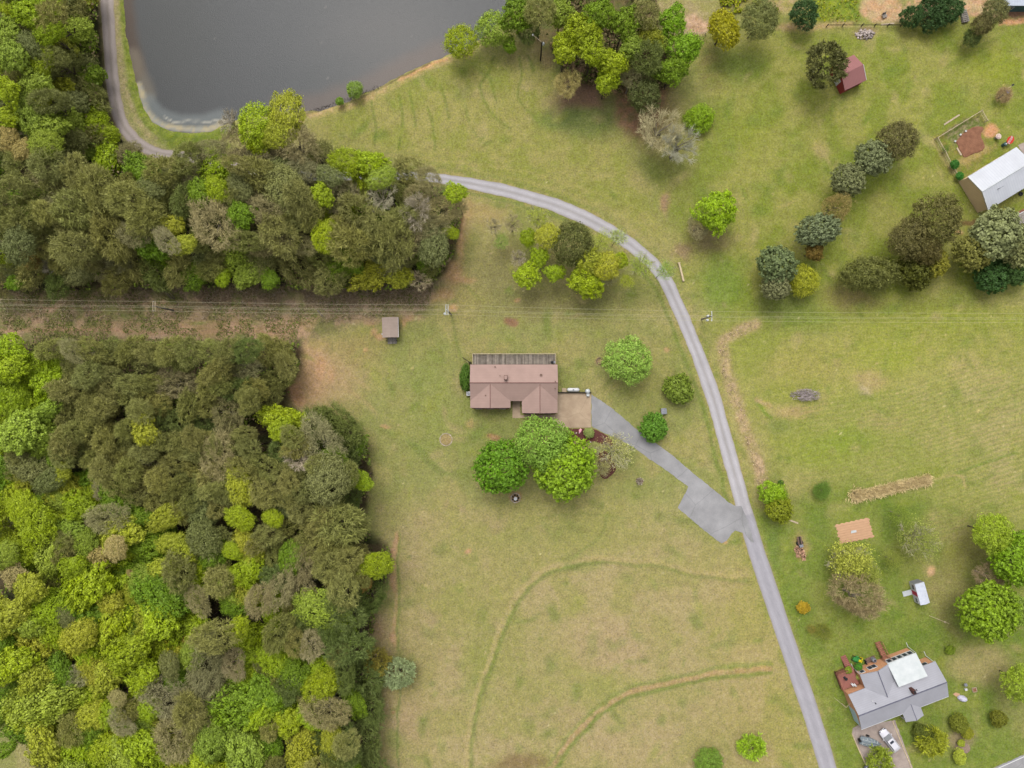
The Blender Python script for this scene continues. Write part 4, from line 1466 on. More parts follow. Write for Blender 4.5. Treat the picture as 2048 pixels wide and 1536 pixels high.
SHORT = {'L': 'lime', 'G': 'fresh green', 'P': 'pale green', 'Y': 'yellow green', 'W': 'cream', 'K': 'orange', 'O': 'olive', 'D': 'dark green', 'S': 'grey green',
         'B': 'brown twiggy', 'V': 'leafless grey'}
used_lab = set()
for ti, t_ in enumerate(fill):
    (x, y, rad, k, wd) = t_
    nm = 'pine' if k in 'OD' else 'tree'
    near = sorted((o for o in fill if o is not t_ and o[3] != k and o[4] == wd), key=lambda o: (o[0] - x) ** 2 + (o[1] - y) ** 2)[:14]
    lab = None
    cands = []
    for o in near[:9]:
        cands.append(f"{size_word(rad)} {SHORT[k]} {nm} {rel(t_, o)} a {size_word(o[2])} {SHORT[o[3]]} one, {zone_word(x, y, wd)}")
    for i_ in range(9):
        for j_ in range(i_ + 1, min(14, len(near))):
            o, o2 = near[i_], near[j_]
            cands.append(f"{SHORT[k]} {nm} {rel(t_, o)} a {SHORT[o[3]]} and {rel(t_, o2)} a {SHORT[o2[3]]} one, {wd} wood")
            cands.append(f"{size_word(rad)} {SHORT[k]} {nm} {rel(t_, o)} {SHORT[o[3]]} and {rel(t_, o2)} {SHORT[o2[3]]} tree, {wd} wood")
            cands.append(f"{size_word(rad)} {SHORT[k]} {nm} {rel(t_, o)} {size_word(o[2])} {SHORT[o[3]]} and {rel(t_, o2)} {SHORT[o2[3]]}, {wd} wood")
    for c_ in cands:
        if c_ not in used_lab and len(c_.split()) <= 16:
            lab = c_
            break
    lab = lab or cands[0]
    used_lab.add(lab)
    h = {'O': 13.5, 'D': 12.5, 'B': 12, 'V': 12, 'L': 11.5, 'G': 11, 'P': 12.5, 'Y': 12, 'S': 12.5, 'W': 12, 'K': 9}[k] + TRN.uniform(-1.8, 1.8)
    if ti >= len(listed):
        h -= 1.6
    elif k not in 'OD':
        h += 1.0
    if rad < 20:
        h -= 1.0
    h += TRN.uniform(-1, 1.4)
    if wd == 'upper' and 110 < x < 275 and y < 325:
        h = 4.5 if x > 150 else 7
    if wd == 'upper' and y > 505:
        h = min(h, TRN.uniform(6, 7.5))
    if x > 500 and k in 'ODGS' and float(seg_dist(np.array([x]), np.array([y]), WOOD_N if wd == 'upper' else WOOD_S, True)[0]) < 34:
        h = TRN.uniform(5.5, 7.5)
    zs = TRN.uniform(.75, 1.0)
    if k in 'OD':
        zs = TRN.uniform(.95, 1.25)
    tree(x, y, rad * (1.08 if ti < len(listed) else 1.08 if k in 'OD' else 1.16), k, h, lab, f"trees of the {wd} wood", zs, TRN.choice((TRN.uniform(.76, .92), TRN.uniform(1.06, 1.28))))

# --- garden, orchard and hedgerow trees with their own descriptions
LT = [
    (1003, 932, 51, 'M', 9, 'round dense vivid green maple on the lawn left of its twin below the brown house', 'maple', {'zs': .9}),
    (1130, 935, 59, 'M', 9.5, 'largest round lime green maple beside the mulch bed below the brown house', 'maple', {'zs': .9, 'col': (138, 176, 22)}),
    (1085, 884, 50, 'F', 10.5, 'soft pale green tree touching the brown house front between two maples', 'tree', {'col': (134, 170, 66)}),
    (1255, 721, 44, 'F', 7, 'single light green tree on the lawn between the brown house and the road', 'tree', {'col': (152, 186, 84)}),
    (1357, 779, 29, 'U', 3.2, 'round glossy olive green shrub nearest the road bend right of the brown house', 'shrub', {'col': (118, 136, 44)}),
    (1307, 855, 27, 'U', 3.2, 'round green shrub beside the asphalt driveway', 'shrub', {'col': (92, 134, 34)}),
    (1178, 866, 10, 'U', 1.2, 'small pale green bush in the mulch bed at the concrete pad corner', 'bush', {'col': (150, 168, 100), 'trunk': False}),
    (1228, 903, 44, 'T', 6, 'thin pale branching tree leafing out over the asphalt driveway', 'tree', {'col': (196, 200, 130), 'bare': 1, 'arch': 'thin'}),
    (1206, 936, 20, 'T', 3.5, 'small pale twiggy tree standing in the lower mulch bed', 'tree', {'col': (190, 186, 130), 'bare': 1}),
    (1279, 962, 9, 'V', 1.8, 'tiny leafless sapling in a round mulch ring below the driveway', 'sapling', {}),
    (931, 755, 17, 'U', 1.8, 'dark green hedge against the left end of the brown house', 'hedge', {'col': (84, 118, 36), 'sx': .62, 'rot': 0, 'trunk': False}),
    # orchard
    (989, 452, 17, 'V', 7, 'leftmost slender leafless tree of the orchard group', 'tree', {'arch': 'haze', 'col': (170, 162, 148)}),
    (1024, 448, 22, 'V', 7, 'second leafless tree from the left in the orchard group', 'tree', {'arch': 'haze', 'col': (170, 162, 148)}),
    (1003, 482, 19, 'T', 5, 'faint light green sapling between the two leafless orchard trees', 'tree', {'col': (140, 182, 78)}),
    (1056, 478, 18, 'L', 6.5, 'small lime green orchard tree left of the yellow green one', 'tree', {}),
    (1095, 472, 24, 'Q', 7.5, 'yellow green orchard tree touching the left side of the dark evergreen', 'tree', {'col': (178, 184, 50), 'arch': 'soft'}),
    (1075, 437, 26, 'T', 7.5, 'sparse pale green tree at the top of the orchard group', 'tree', {'bare': 1}),
    (1145, 490, 40, 'X', 8.5, 'dark olive evergreen standing in the middle of the orchard group', 'tree', {'sx': .92, 'rot': 0, 'arch': 'soft', 'col': (96, 102, 52)}),
    (1079, 515, 19, 'Q', 6, 'small bright orchard tree directly below the yellow green one', 'tree', {}),
    (1054, 550, 25, 'Q', 6.5, 'lime orchard tree at the lower left corner of the orchard group', 'tree', {}),
    (1110, 546, 18, 'Q', 6, 'small lime orchard tree below the dark evergreen', 'tree', {}),
    (1171, 562, 33, 'Q', 7, 'brightest lime tree at the bottom middle of the orchard group', 'tree', {}),
    (1178, 524, 27, 'Y', 8, 'yellow green tree touching the right side of the dark evergreen', 'tree', {}),
    (1212, 532, 27, 'Y', 8, 'broad yellow green tree in the right half of the orchard group', 'tree', {'arch': 'soft'}),
    (1243, 519, 15, 'Q', 7, 'small lime tree nearest the inner side of the road bend', 'tree', {}),
    (1204, 480, 24, 'T', 8, 'sparse yellow green tree above the right half of the orchard group', 'tree', {}),
    (1236, 474, 22, 'T', 8.5, 'pale twiggy tree overhanging the upper edge of the road bend', 'tree', {'bare': 1}),
    (1283, 530, 27, 'T', 8.5, 'loose pale tree beside the road at the right of the orchard group', 'tree', {'bare': 1}),
    (1253, 562, 18, 'T', 7, 'small faint yellow green tree at the lower right of the orchard group', 'tree', {'col': (170, 186, 30)}),
    (1331, 541, 22, 'T', 9, 'last thin tree of the orchard row leaning over the road', 'tree', {'bare': 1, 'col': (150, 184, 70)}),
    (1038, 516, 17, 'V', 5.5, 'leafless grey tree between the lime orchard trees on the left', 'tree', {}),
    (1214, 556, 18, 'V', 5, 'leafless grey tree at the lower edge of the orchard group', 'tree', {}),
    # right of the road
    (1434, 425, 38, 'Q', 8.5, 'bright lime tree standing alone right of the road bend', 'tree', {'col': (150, 186, 8), 'sx': .88, 'rot': .2}),
    (1398, 452, 22, 'B', 5, 'brown twiggy bush at the lower left foot of the lone lime tree', 'bush', {}),
    # pond shore and top wood
    (922, 84, 31, 'L', 6.5, 'round lime tree alone on the pond shore at the top middle', 'tree', {'arch': 'soft'}),
    (986, 60, 33, 'F', 6, 'pale green tree right of the round lime tree on the shore', 'tree', {}),
    (1018, 92, 16, 'G', 4, 'small green tree at the inner corner of the pond shore', 'tree', {}),
    (1036, 30, 32, 'G', 7.5, 'fresh green tree at the top edge above the shore corner', 'tree', {}),
    (1080, 22, 28, 'O', 11, 'olive pine at the top edge left of the lime trees', 'tree', {}),
    (1058, 68, 20, 'D', 5, 'dark green pine behind the leaning utility pole', 'tree', {}),
    (1120, 28, 28, 'P', 8, 'pale green tree at the top edge beside the olive pine', 'tree', {}),
    (1160, 66, 36, 'L', 11, 'large lime tree in the top wood right of the utility pole', 'tree', {}),
    (1200, 30, 32, 'G', 11, 'fresh green tree at the top edge of the top wood', 'tree', {}),
    (1130, 98, 28, 'L', 10, 'lime tree at the left edge of the top wood', 'tree', {}),
    (1184, 104, 32, 'L', 11, 'lime tree in the middle of the top wood', 'tree', {}),
    (1228, 128, 29, 'L', 10, 'lime tree hanging over bare ground in the top wood', 'tree', {'arch': 'broad'}),
    (1214, 164, 24, 'L', 8.5, 'lowest lime tree of the top wood above the brown leaf litter', 'tree', {}),
    (1134, 170, 26, 'B', 7, 'yellowish twiggy tree at the lower left tip of the top wood', 'tree', {'col': (176, 160, 106)}),
    (1250, 46, 30, 'G', 11, 'green tree at the top edge in the middle of the top wood', 'tree', {}),
    (1288, 30, 26, 'O', 11, 'olive pine at the top edge right of the top wood', 'tree', {}),
    (1262, 92, 26, 'P', 10, 'pale tree in a gap of the top wood above the clearing', 'tree', {}),
    (1300, 72, 24, 'Y', 9, 'yellow green tree left of the bright green pair', 'tree', {}),
    (1345, 44, 28, 'G', 9.5, 'bright green tree beside the pale clay patch at the top', 'tree', {'col': (130, 172, 14)}),
    (1372, 96, 33, 'G', 9.5, 'large bright green tree at the right edge of the top wood', 'tree', {'col': (126, 170, 18)}),
    (1320, 84, 19, 'P', 8, 'small pale green tree between the bright green pair', 'tree', {}),
    (1346, 142, 29, 'G', 9, 'green tree at the lower right corner of the top wood', 'tree', {}),
    (1296, 118, 30, 'D', 10, 'dark olive pine in the right half of the top wood', 'tree', {}),
    (1290, 192, 32, 'D', 7.5, 'dark green tree above the pair of large leafless trees', 'tree', {'arch': 'soft', 'col': (98, 108, 66)}),
    (1262, 160, 22, 'B', 7, 'brown twiggy tree between the lime trees and the dark pine', 'tree', {}),
    (1318, 262, 50, 'V', 9.5, 'left and taller of two large leafless trees in the top field', 'tree', {'col': (176, 170, 150), 'arch': 'haze', 'zs': .9}),
    (1358, 290, 42, 'V', 9, 'right grey leafless tree of the large pair in the top field', 'tree', {'arch': 'haze', 'col': (176, 172, 166)}),
    (1398, 238, 28, 'T', 2.5, 'low lime green thicket right of the large leafless trees', 'bush', {'col': (150, 182, 22), 'arch': 'soft'}),
    (1448, 60, 31, 'Q', 7, 'yellow lime tree at the top beside the pale clay patch', 'tree', {'arch': 'maple', 'col': (182, 178, 10), 'sx': .82, 'rot': .5}),
    (1520, 40, 36, 'S', 8.5, 'grey green tree between the yellow lime tree and the dark conifer', 'tree', {}),
    (1608, 30, 25, 'X', 4.5, 'dark conifer standing alone at the top right', 'tree', {}),
    (1650, 130, 37, 'X', 8, 'dark olive tree overhanging the red shed', 'tree', {'col': (96, 98, 52)}),
    (1822, 34, 19, 'X', 3.2, 'smaller dark evergreen at the left end of the clipped row', 'hedge', {}),
    (1862, 30, 28, 'X', 3.5, 'middle dark evergreen of the clipped row at the top right', 'hedge', {}),
    (1893, 22, 26, 'X', 3.5, 'right end dark evergreen of the clipped row beside the timber pallet', 'hedge', {}),
    (1990, 22, 24, 'B', 6.5, 'olive brown tree at the top right beside the grey roofed building', 'tree', {'arch': 'soft', 'col': (128, 124, 84)}),
    (1964, 50, 20, 'B', 5.5, 'olive brown tree below the one beside the grey roofed building', 'tree', {'arch': 'soft', 'col': (112, 108, 68)}),
    (1944, 76, 17, 'D', 3.5, 'lowest small dark olive tree of the top right row', 'tree', {'arch': 'soft'}),
    (1792, 282, 38, 'D', 8, 'top olive tree of the diagonal row left of the barn', 'tree', {'arch': 'soft', 'col': (112, 108, 66)}),
    (1744, 318, 34, 'S', 7.5, 'middle grey green tree of the diagonal row left of the barn', 'tree', {'arch': 'shrub', 'col': (116, 126, 92)}),
    (1694, 362, 31, 'S', 7, 'lowest grey green tree of the diagonal row left of the barn', 'tree', {'arch': 'shrub', 'col': (128, 134, 96)}),
    (1672, 414, 26, 'B', 7, 'thin olive brown tree above the silvery evergreen', 'tree', {'col': (136, 124, 80)}),
    (1634, 462, 36, 'S', 7, 'silvery grey green evergreen left of the big olive tree', 'tree', {'arch': 'shrub', 'col': (120, 134, 104), 'sx': 1.2, 'rot': .4}),
    (1628, 504, 18, 'K', 5, 'small rusty bush between the silvery and grey evergreens', 'bush', {'col': (132, 112, 52)}),
    (1552, 530, 38, 'S', 7, 'upper grey green evergreen at the left end of the long tree row', 'tree', {'arch': 'shrub', 'col': (114, 126, 88)}),
    (1550, 576, 26, 'S', 6, 'lower grey evergreen at the left end of the long tree row', 'tree', {'arch': 'shrub', 'col': (132, 132, 104)}),
    (1606, 562, 29, 'Q', 4.5, 'low yellow lime shrub beside the grey evergreens', 'shrub', {'arch': 'soft', 'col': (166, 172, 40)}),
    (1736, 548, 44, 'O', 6, 'wide low olive green tree in the middle of the long tree row', 'tree', {'arch': 'soft', 'sx': 1.3, 'rot': 0, 'col': (120, 126, 66)}),
    (1872, 440, 48, 'O', 9, 'large olive brown tree below the barn end wall', 'tree', {'arch': 'soft', 'col': (108, 108, 58)}),
    (1816, 478, 38, 'O', 8.5, 'olive brown tree left of the largest one below the barn', 'tree', {'arch': 'soft', 'col': (106, 102, 58)}),
    (1850, 500, 30, 'B', 7.5, 'brown olive tree between the barn trees and the dark holly', 'tree', {'arch': 'soft', 'col': (106, 98, 58)}),
    (1828, 540, 36, 'U', 5, 'dark glossy shrub at the foot of the olive barn trees', 'shrub', {'col': (92, 94, 34)}),
    (1868, 528, 26, 'U', 5, 'yellow olive shrub right of the dark glossy shrub', 'shrub', {'col': (144, 138, 42)}),
    (1990, 470, 50, 'S', 9, 'big silvery green tree below the barn at the right edge', 'tree', {'arch': 'shrub', 'col': (136, 140, 108)}),
    (1944, 506, 34, 'K', 7, 'olive brown tree left of the big silvery one', 'tree', {'arch': 'shrub', 'col': (124, 120, 60)}),
    (2038, 492, 38, 'S', 8, 'silvery green tree cut by the right edge below the barn', 'tree', {'arch': 'shrub', 'col': (126, 132, 98)}),
    (1980, 552, 34, 'X', 4.5, 'dark green holly bush below the silvery trees', 'bush', {'arch': 'shrub', 'col': (62, 96, 48)}),
    (2030, 538, 34, 'X', 5, 'dark green holly bush at the right edge below the silvery trees', 'bush', {'arch': 'shrub', 'col': (72, 104, 58)}),
    (1909, 329, 8.5, 'U', 1.6, 'larger round green bush on the garden fence line', 'bush', {'col': (64, 128, 46)}),
    (1919, 352, 7.5, 'U', 1.4, 'smaller green bush at the barn corner', 'bush', {'col': (64, 136, 50)}),
    (1891, 298, 9, 'T', 1.4, 'sparse green bush inside the garden fence corner', 'bush', {'col': (96, 132, 56)}),
    (2006, 191, 14, 'B', 2, 'brown dead flower bush in a round bare bed', 'bush', {'col': (150, 124, 100)}),
    # lower right
    (1547, 986, 27, 'Q', 4.5, 'lime green shrub beside the road where the driveway joins', 'shrub', {'col': (152, 184, 14)}),
    (1557, 1018, 26, 'U', 4.5, 'olive green shrub directly below the lime one by the road', 'shrub', {'col': (132, 142, 22)}),
    (1561, 966, 6, 'U', 1.5, 'tiny dark bush behind the lime shrub by the road', 'bush', {'col': (76, 112, 40)}),
    (1643, 980, 21, 'T', 1.8, 'low green bush in the field left of the dry grass row', 'bush', {'col': (104, 136, 48), 'arch': 'airy', 'zs': .6}),
    (1700, 1122, 46, 'T', 6, 'large pale yellow green tree below the tilled plot', 'tree', {'arch': 'airy', 'bare': 1, 'col': (176, 184, 78), 'sx': 1.1}),
    (1736, 1148, 26, 'T', 6, 'small pale tree at the lower right of the large pale one', 'tree', {'arch': 'airy', 'col': (160, 174, 80)}),
    (1710, 1192, 48, 'B', 7, 'wide brown leafless tree left of the white playhouse', 'tree', {'col': (150, 130, 104), 'sx': 1.12, 'rot': 0}),
    (1836, 1080, 46, 'T', 7, 'large thin pale green tree right of the tilled plot', 'tree', {'col': (158, 168, 84), 'bare': 1}),
    (1802, 1030, 26, 'T', 5, 'small thin green tree below the dry grass row', 'tree', {'col': (136, 158, 60)}),
    (1786, 1120, 24, 'T', 4, 'faint pale bush between the two pale trees', 'bush', {'col': (150, 164, 70)}),
    (1983, 1066, 36, 'F', 8.5, 'soft lime tree above the deep green tree at the right edge', 'tree', {'col': (152, 176, 38)}),
    (2034, 1118, 48, 'M', 9, 'deep green tree cut by the right edge', 'tree', {'col': (130, 164, 10)}),
    (1976, 1152, 26, 'B', 5, 'brown leafless bush between the right edge trees', 'bush', {'col': (156, 132, 112)}),
    (1975, 1221, 54, 'M', 9, 'large round yellow flecked green tree right of the white playhouse', 'tree', {'col': (138, 168, 22)}),
    (2036, 1222, 28, 'F', 7, 'pale green tree at the right edge beside the large round one', 'tree', {'col': (142, 168, 74)}),
    (2042, 1366, 36, 'F', 7.5, 'soft lime tree at the right edge beside the grey roofed house', 'tree', {'col': (148, 172, 44)}),
    (1606, 1215, 12, 'U', 1.5, 'small golden shrub beside the road', 'shrub', {'col': (184, 160, 20)}),
    (1648, 1262, 22, 'T', 2.5, 'faint olive bush on the neighbour lawn', 'bush', {'col': (134, 140, 52)}),
    (1622, 1258, 12, 'T', 2, 'small faint brown bush near the road', 'bush', {'col': (140, 128, 60)}),
    (797, 1345, 29, 'S', 4.5, 'round grey green evergreen at the edge of the lower wood', 'shrub', {'arch': 'cedar', 'col': (138, 152, 116)}),
    (754, 1322, 24, 'Y', 5, 'olive gold shrub between the wood and the grey evergreen', 'shrub', {'arch': 'spike', 'col': (132, 126, 48)}),
    (1504, 1492, 23, 'Z', 2.6, 'spiky lime green bush alone in the lower field', 'bush', {'col': (134, 170, 22)}),
    (1417, 1524, 27, 'F', 3, 'soft green bush at the bottom edge of the field', 'bush', {'col': (122, 152, 54)}),
    (1758, 1518, 23, 'Z', 3, 'spiky olive bush beside the driveway with the parked boat', 'bush', {'col': (134, 148, 34)}),
    (1862, 1482, 25, 'Z', 3, 'yellow olive bush on the lawn right of the driveway', 'bush', {'col': (142, 154, 32)}),
    (1842, 1462, 15, 'U', 2, 'small dark olive bush below the porch', 'bush', {'col': (96, 106, 40)}),
    (1916, 1446, 17, 'U', 2.2, 'olive bush on the lawn in front of the house end', 'bush', {'col': (118, 126, 40)}),
    (1934, 1466, 11, 'U', 1.6, 'small bright olive bush right of the olive bush', 'bush', {'col': (152, 158, 36)}),
    (1996, 1436, 16, 'U', 2.2, 'dark olive bush near the right edge of the front lawn', 'bush', {'col': (116, 122, 38)}),
    (1922, 1486, 7, 'U', 1, 'small lime bush at the top of the small mulch patch', 'bush', {'col': (158, 172, 50)}),
    (1918, 1513, 13, 'U', 1.8, 'lime bush at the bottom of the small mulch patch', 'bush', {'col': (166, 178, 60), 'sx': .85}),
    (1900, 1300, 9, 'U', 1.2, 'tiny olive bush behind the grey roofed house', 'bush', {'col': (120, 138, 30)}),
    (1696, 1340, 7, 'U', 1.4, 'small bush left of the red deck steps', 'bush', {'col': (140, 160, 40)}),
    (1717, 1334, 7.5, 'U', 1.4, 'small dark green bush right of the red deck steps', 'bush', {'col': (76, 130, 40)}),
    (1716, 1354, 5, 'U', 1.2, 'small pale bush between the red deck and the grey roof', 'bush', {'col': (170, 176, 100)}),
    (710, 180, 16, 'U', 2.6, 'larger round green bush on the pond bank', 'bush', {'arch': 'soft', 'col': (140, 170, 66)}),
    (679, 203, 8, 'U', 1.5, 'smaller green bush on the pond bank', 'bush', {'col': (116, 150, 44)}),
]
for (x, y, rad, k, h, lab, cat, kw) in LT:
    kw = dict(kw)
    bare = kw.pop('bare', 0)
    nm = {'tree': None, 'maple': 'maple_tree', 'shrub': 'shrub', 'bush': 'bush', 'hedge': 'hedge', 'sapling': 'sapling'}[cat]
    rt = tree(x, y, rad * 1.04, k, h, lab, None, name=nm, cat=cat, **kw)
    if bare:
        cr = [c_ for c_ in rt.children if c_.name.startswith('crown')][0]
        b2 = bpy.data.objects.new('branches', TRN.choice(CM['bare']))
        COL.objects.link(b2)
        b2.parent = rt
        b2.location = cr.location
        b2.scale = tuple(s_ * .92 for s_ in cr.scale)
        b2.color = C(206, 200, 160)

# ------------------------------------------------------------------ undergrowth and brush
def scatter_stuff(name, label, polys, n, cols, zmax, size, seed, twig=False, keep=None):
    rs = np.random.RandomState(seed)
    P0 = []
    while sum(len(a) for a in P0) < n:
        pl = polys[rs.randint(len(polys))]
        xs = [a[0] for a in pl]
        ys = [a[1] for a in pl]
        x = rs.uniform(min(xs), max(xs), 4000)
        y = rs.uniform(min(ys), max(ys), 4000)
        m = poly_inside(x, y, pl) & (fbm(x, y, 26, seed) > .47) & (seg_dist(x, y, rc) > 20) & ~((x > 196) & (x < 330) & (y < 300))
        P0.append(np.stack([x[m], y[m]], 1))
    A = np.concatenate(P0)[:n]
    z = rs.uniform(.02, 1, n) ** 1.6 * zmax
    kf = (H - z) / F
    pos = np.stack([(A[:, 0] - 1024) * kf, (768 - A[:, 1]) * kf, z], 1)
    sz = size * rs.uniform(.6, 1.4, n)
    if twig:
        e = rs.randn(n, 3)
        e[:, 2] = np.abs(e[:, 2]) * .5
        V, Q = leaf_quads(pos, rs.randn(n, 3) + [0, 0, 1], sz * .14, rs, 7, e)
    else:
        V, Q = leaf_quads(pos, rs.randn(n, 3) + [0, 0, 1.2], sz, rs, 1.2)
    m, nn, b = new_mat(name + '_material')
    b.inputs['Roughness'].default_value = .8
    b.inputs['Specular IOR Level'].default_value = .1
    g = node(nn, 'ShaderNodeNewGeometry')
    cr = node(nn, 'ShaderNodeValToRGB')
    cr.color_ramp.interpolation = 'CONSTANT'
    while len(cr.color_ramp.elements) < len(cols):
        cr.color_ramp.elements.new(.5)
    for i, c_ in enumerate(cols):
        cr.color_ramp.elements[i].position = i / len(cols)
        cr.color_ramp.elements[i].color = C(*c_)
    nn.links.new(g.outputs['Random Per Island'], cr.inputs[0])
    nn.links.new(cr.outputs[0], b.inputs['Base Color'])
    me = np_mesh(name, V, Q, m)
    o = bpy.data.objects.new(name, me)
    COL.objects.link(o)
    tag(o, label, 'undergrowth', None, 'stuff')
    return o


shr = lambda pl: [(1024 + (x - 1024) * .965, 768 + (y - 768) * .965) for x, y in pl]
scatter_stuff('woodland_undergrowth', 'low green and brown undergrowth on the floor of the left woods', [shr(WOOD_N), shr(WOOD_S)], 80000,
              [(118, 134, 48), (104, 120, 52), (140, 124, 90), (128, 148, 50), (120, 106, 76), (96, 106, 50)], 5.5, .42, 5)
CLEAR = [(-80, 575), (450, 572), (870, 566), (850, 622), (700, 640), (600, 650), (560, 640), (300, 640), (-80, 645)]
scatter_stuff('dead_brush', 'dead grey brown brush in the power line clearing', [CLEAR, [(200, 566), (880, 566), (840, 610), (430, 610)]], 20000,
              [(178, 154, 126), (158, 138, 108), (186, 168, 148), (136, 118, 88), (196, 174, 136)], .5, .55, 6, True)
scatter_stuff('clearing_weeds', 'low green weeds in the power line clearing', [CLEAR, [(-80, 640), (600, 640), (590, 700), (-80, 700)]], 15000,
              [(116, 130, 58), (132, 142, 66), (104, 112, 52), (150, 138, 86)], .25, .2, 8)
scatter_stuff('thicket', 'brown and green thicket under the trees at the top middle', [[(1040, -40), (1300, -40), (1330, 60), (1360, 150), (1300, 200), (1140, 160), (1100, 90)]],
              9000, [(120, 104, 76), (104, 118, 48), (140, 122, 84), (96, 88, 56)], 1.4, .4, 9)
scatter_stuff('edge_weeds', 'yellow flowering weeds in the plot at the top right', [[(1612, -30), (1622, 40), (1718, 44), (1722, -30)], [(1425, -30), (1450, 26), (1556, 20), (1560, -30)]],
              5000, [(176, 180, 24), (150, 164, 30), (112, 132, 44), (160, 150, 70)], .5, .3, 10)
# dry ornamental grass row
rs = np.random.RandomState(31)
ln = [(1712, 991), (1740, 986), (1770, 980), (1800, 972), (1830, 965), (1856, 960)]
cp = curve(ln, 6)
root = empty('dry_grass_row', P(1785, 976), 0, 'long row of tall dry straw coloured grass in the right field', 'grass row')
n = 4200
ix = rs.randint(0, len(cp), n)
bx = np.array([cp[i][0] for i in ix]) + rs.randn(n) * 3
by = np.array([cp[i][1] for i in ix]) + rs.uniform(-9, 9, n)
bx[:700] = 1712 + rs.randn(700) * 7
by[:700] = 990 + rs.randn(700) * 6
o3 = root.location
bp0 = np.stack([(bx - 1024) * H / F - o3.x, (768 - by) * H / F - o3.y, np.zeros(n)], 1)
e = rs.randn(n, 3)
e[:, 2] = np.abs(e[:, 2]) * .8 + .55
e /= np.linalg.norm(e, axis=1, keepdims=True)
ll = rs.uniform(.6, 1.3, n)
V, Q = leaf_quads(bp0 + e * (ll * .5)[:, None], np.cross(e, rs.randn(n, 3)) * [1, 1, .3] + [0, 0, .8], np.full(n, .10), rs, 1, e)
ctr = np.repeat(bp0 + e * (ll * .5)[:, None], 4, 0)
off = V - ctr
al = (off * np.repeat(e, 4, 0)).sum(1, keepdims=True)
V = ctr + off + np.repeat(e, 4, 0) * al * (np.repeat(ll / .10, 4)[:, None] - 1)
o = bpy.data.objects.new('grass_blades', np_mesh('grass_blades', V, Q, M['straw']))
COL.objects.link(o)
o.parent = root
o['kind'] = 'stuff'

# ------------------------------------------------------------------ buildings
def gable(x0, x1, y0, y1, eave, rise, axis_, t=.14, cap=True):
    """two roof slopes over a rectangle; axis_ is the ridge direction. returns list of slabs"""
    if axis_ == 'x':
        m = (y0 + y1) / 2
        return [[(x0, y0, eave), (x1, y0, eave), (x1, m, eave + rise), (x0, m, eave + rise)],
                [(x0, m, eave + rise), (x1, m, eave + rise), (x1, y1, eave), (x0, y1, eave)]]
    m = (x0 + x1) / 2
    return [[(x0, y0, eave), (m, y0, eave + rise), (m, y1, eave + rise), (x0, y1, eave)],
            [(m, y0, eave + rise), (x1, y0, eave), (x1, y1, eave), (m, y1, eave + rise)]]


def roof_part(name, quads, mat, parent, t=.14):
    mb = MB()
    for q_ in quads:
        mb.slab(q_, t)
    return mb.build(name, mat, parent)


def walls_gable(x0, x1, y0, y1, eave, rise, axis_):
    """wall prism with gable ends"""
    mb = MB()
    if axis_ == 'x':
        m = (y0 + y1) / 2
        prof = [(y0, 0), (y1, 0), (y1, eave), (m, eave + rise), (y0, eave)]
        vs = [(x0, a, b) for a, b in prof] + [(x1, a, b) for a, b in prof]
    else:
        m = (x0 + x1) / 2
        prof = [(x1, 0), (x0, 0), (x0, eave), (m, eave + rise), (x1, eave)]
        vs = [(a, y0, b) for a, b in prof] + [(a, y1, b) for a, b in prof]
    fs = [(0, 1, 2, 3, 4)[::-1], (5, 6, 7, 8, 9)] + [(i, (i + 1) % 5, 5 + (i + 1) % 5, 5 + i) for i in range(5)]
    mb.add(vs, fs)
    return mb


def window(parent, x, y, z, w, h, nx_, ny_, label=None, frame='white_paint', panes=1):
    """window in a wall whose outward normal is (nx_, ny_)"""
    a = math.atan2(ny_, nx_) + math.pi / 2
    R = Matrix.Rotation(a, 3, 'Z')
    fr = MB()
    fr.box(-w / 2 - .08, w / 2 + .08, -.07, .01, z - .08, z + h + .08, a, (x, y, 0))
    f = fr.build('window', M[frame], parent)
    g = MB()
    pw = w / panes
    for i in range(panes):
        g.box(-w / 2 + i * pw + .04, -w / 2 + (i + 1) * pw - .04, -.09, -.05, z, z + h, a, (x, y, 0))
    g.build('pane', M['glass'], f)
    return f


# ---- brown brick ranch house
root = empty('ranch_house', (0, 0, 0), 0, 'long brown roofed brick ranch house with two front wings and a rear deck', 'house')
ex0, ex1, ey0, ey1 = -7.78, 8.48, -3.17, 3.64
ev = 2.7
roof_part('roof', gable(ex0, ex1, ey0, ey1, ev, 1.43, 'x'), M['shingle'], root)
for (a, b, yf, rise) in ((-7.785, -.28, -4.44, 1.36), (1.84, 8.485, -5.41, 1.24)):
    yb = .30 + .1
    m = (a + b) / 2
    roof_part('wing_roof', [[(a, yf, ev), (m, yf, ev + rise), (m, yb - .35, ev + rise), (a, ey0 - .02, ev)],
                            [(m, yf, ev + rise), (b, yf, ev), (b, ey0 - .02, ev), (m, yb - .35, ev + rise)]], M['shingle'], root)
    MB().bar((m, yf, ev + rise + .01), (m, yb - .45, ev + rise + .01), .07, None, 6).build('ridge_cap', M['ridge_brown'], root)
    # valley flashing is part of the roof look
mid = (ey0 + ey1) / 2
MB().bar((ex0, mid, ev + 1.44), (ex1, mid, ev + 1.44), .08, None, 6).build('ridge_cap', M['ridge_brown'], root)
w = walls_gable(ex0 + .35, ex1 - .25, ey0 + .30, ey1 - .35, ev - .16, 1.20, 'x')
w.build('wall', M['brick_dark'], root)
for (a, b, yf) in ((-7.43, -.55, -4.62), (2.10, 8.23, -5.56)):
    ww = walls_gable(a, b, yf, ey0 + .4, ev - .17, 1.05, 'y')
    ww.build('wing_wall', M['brick_dark'], root)
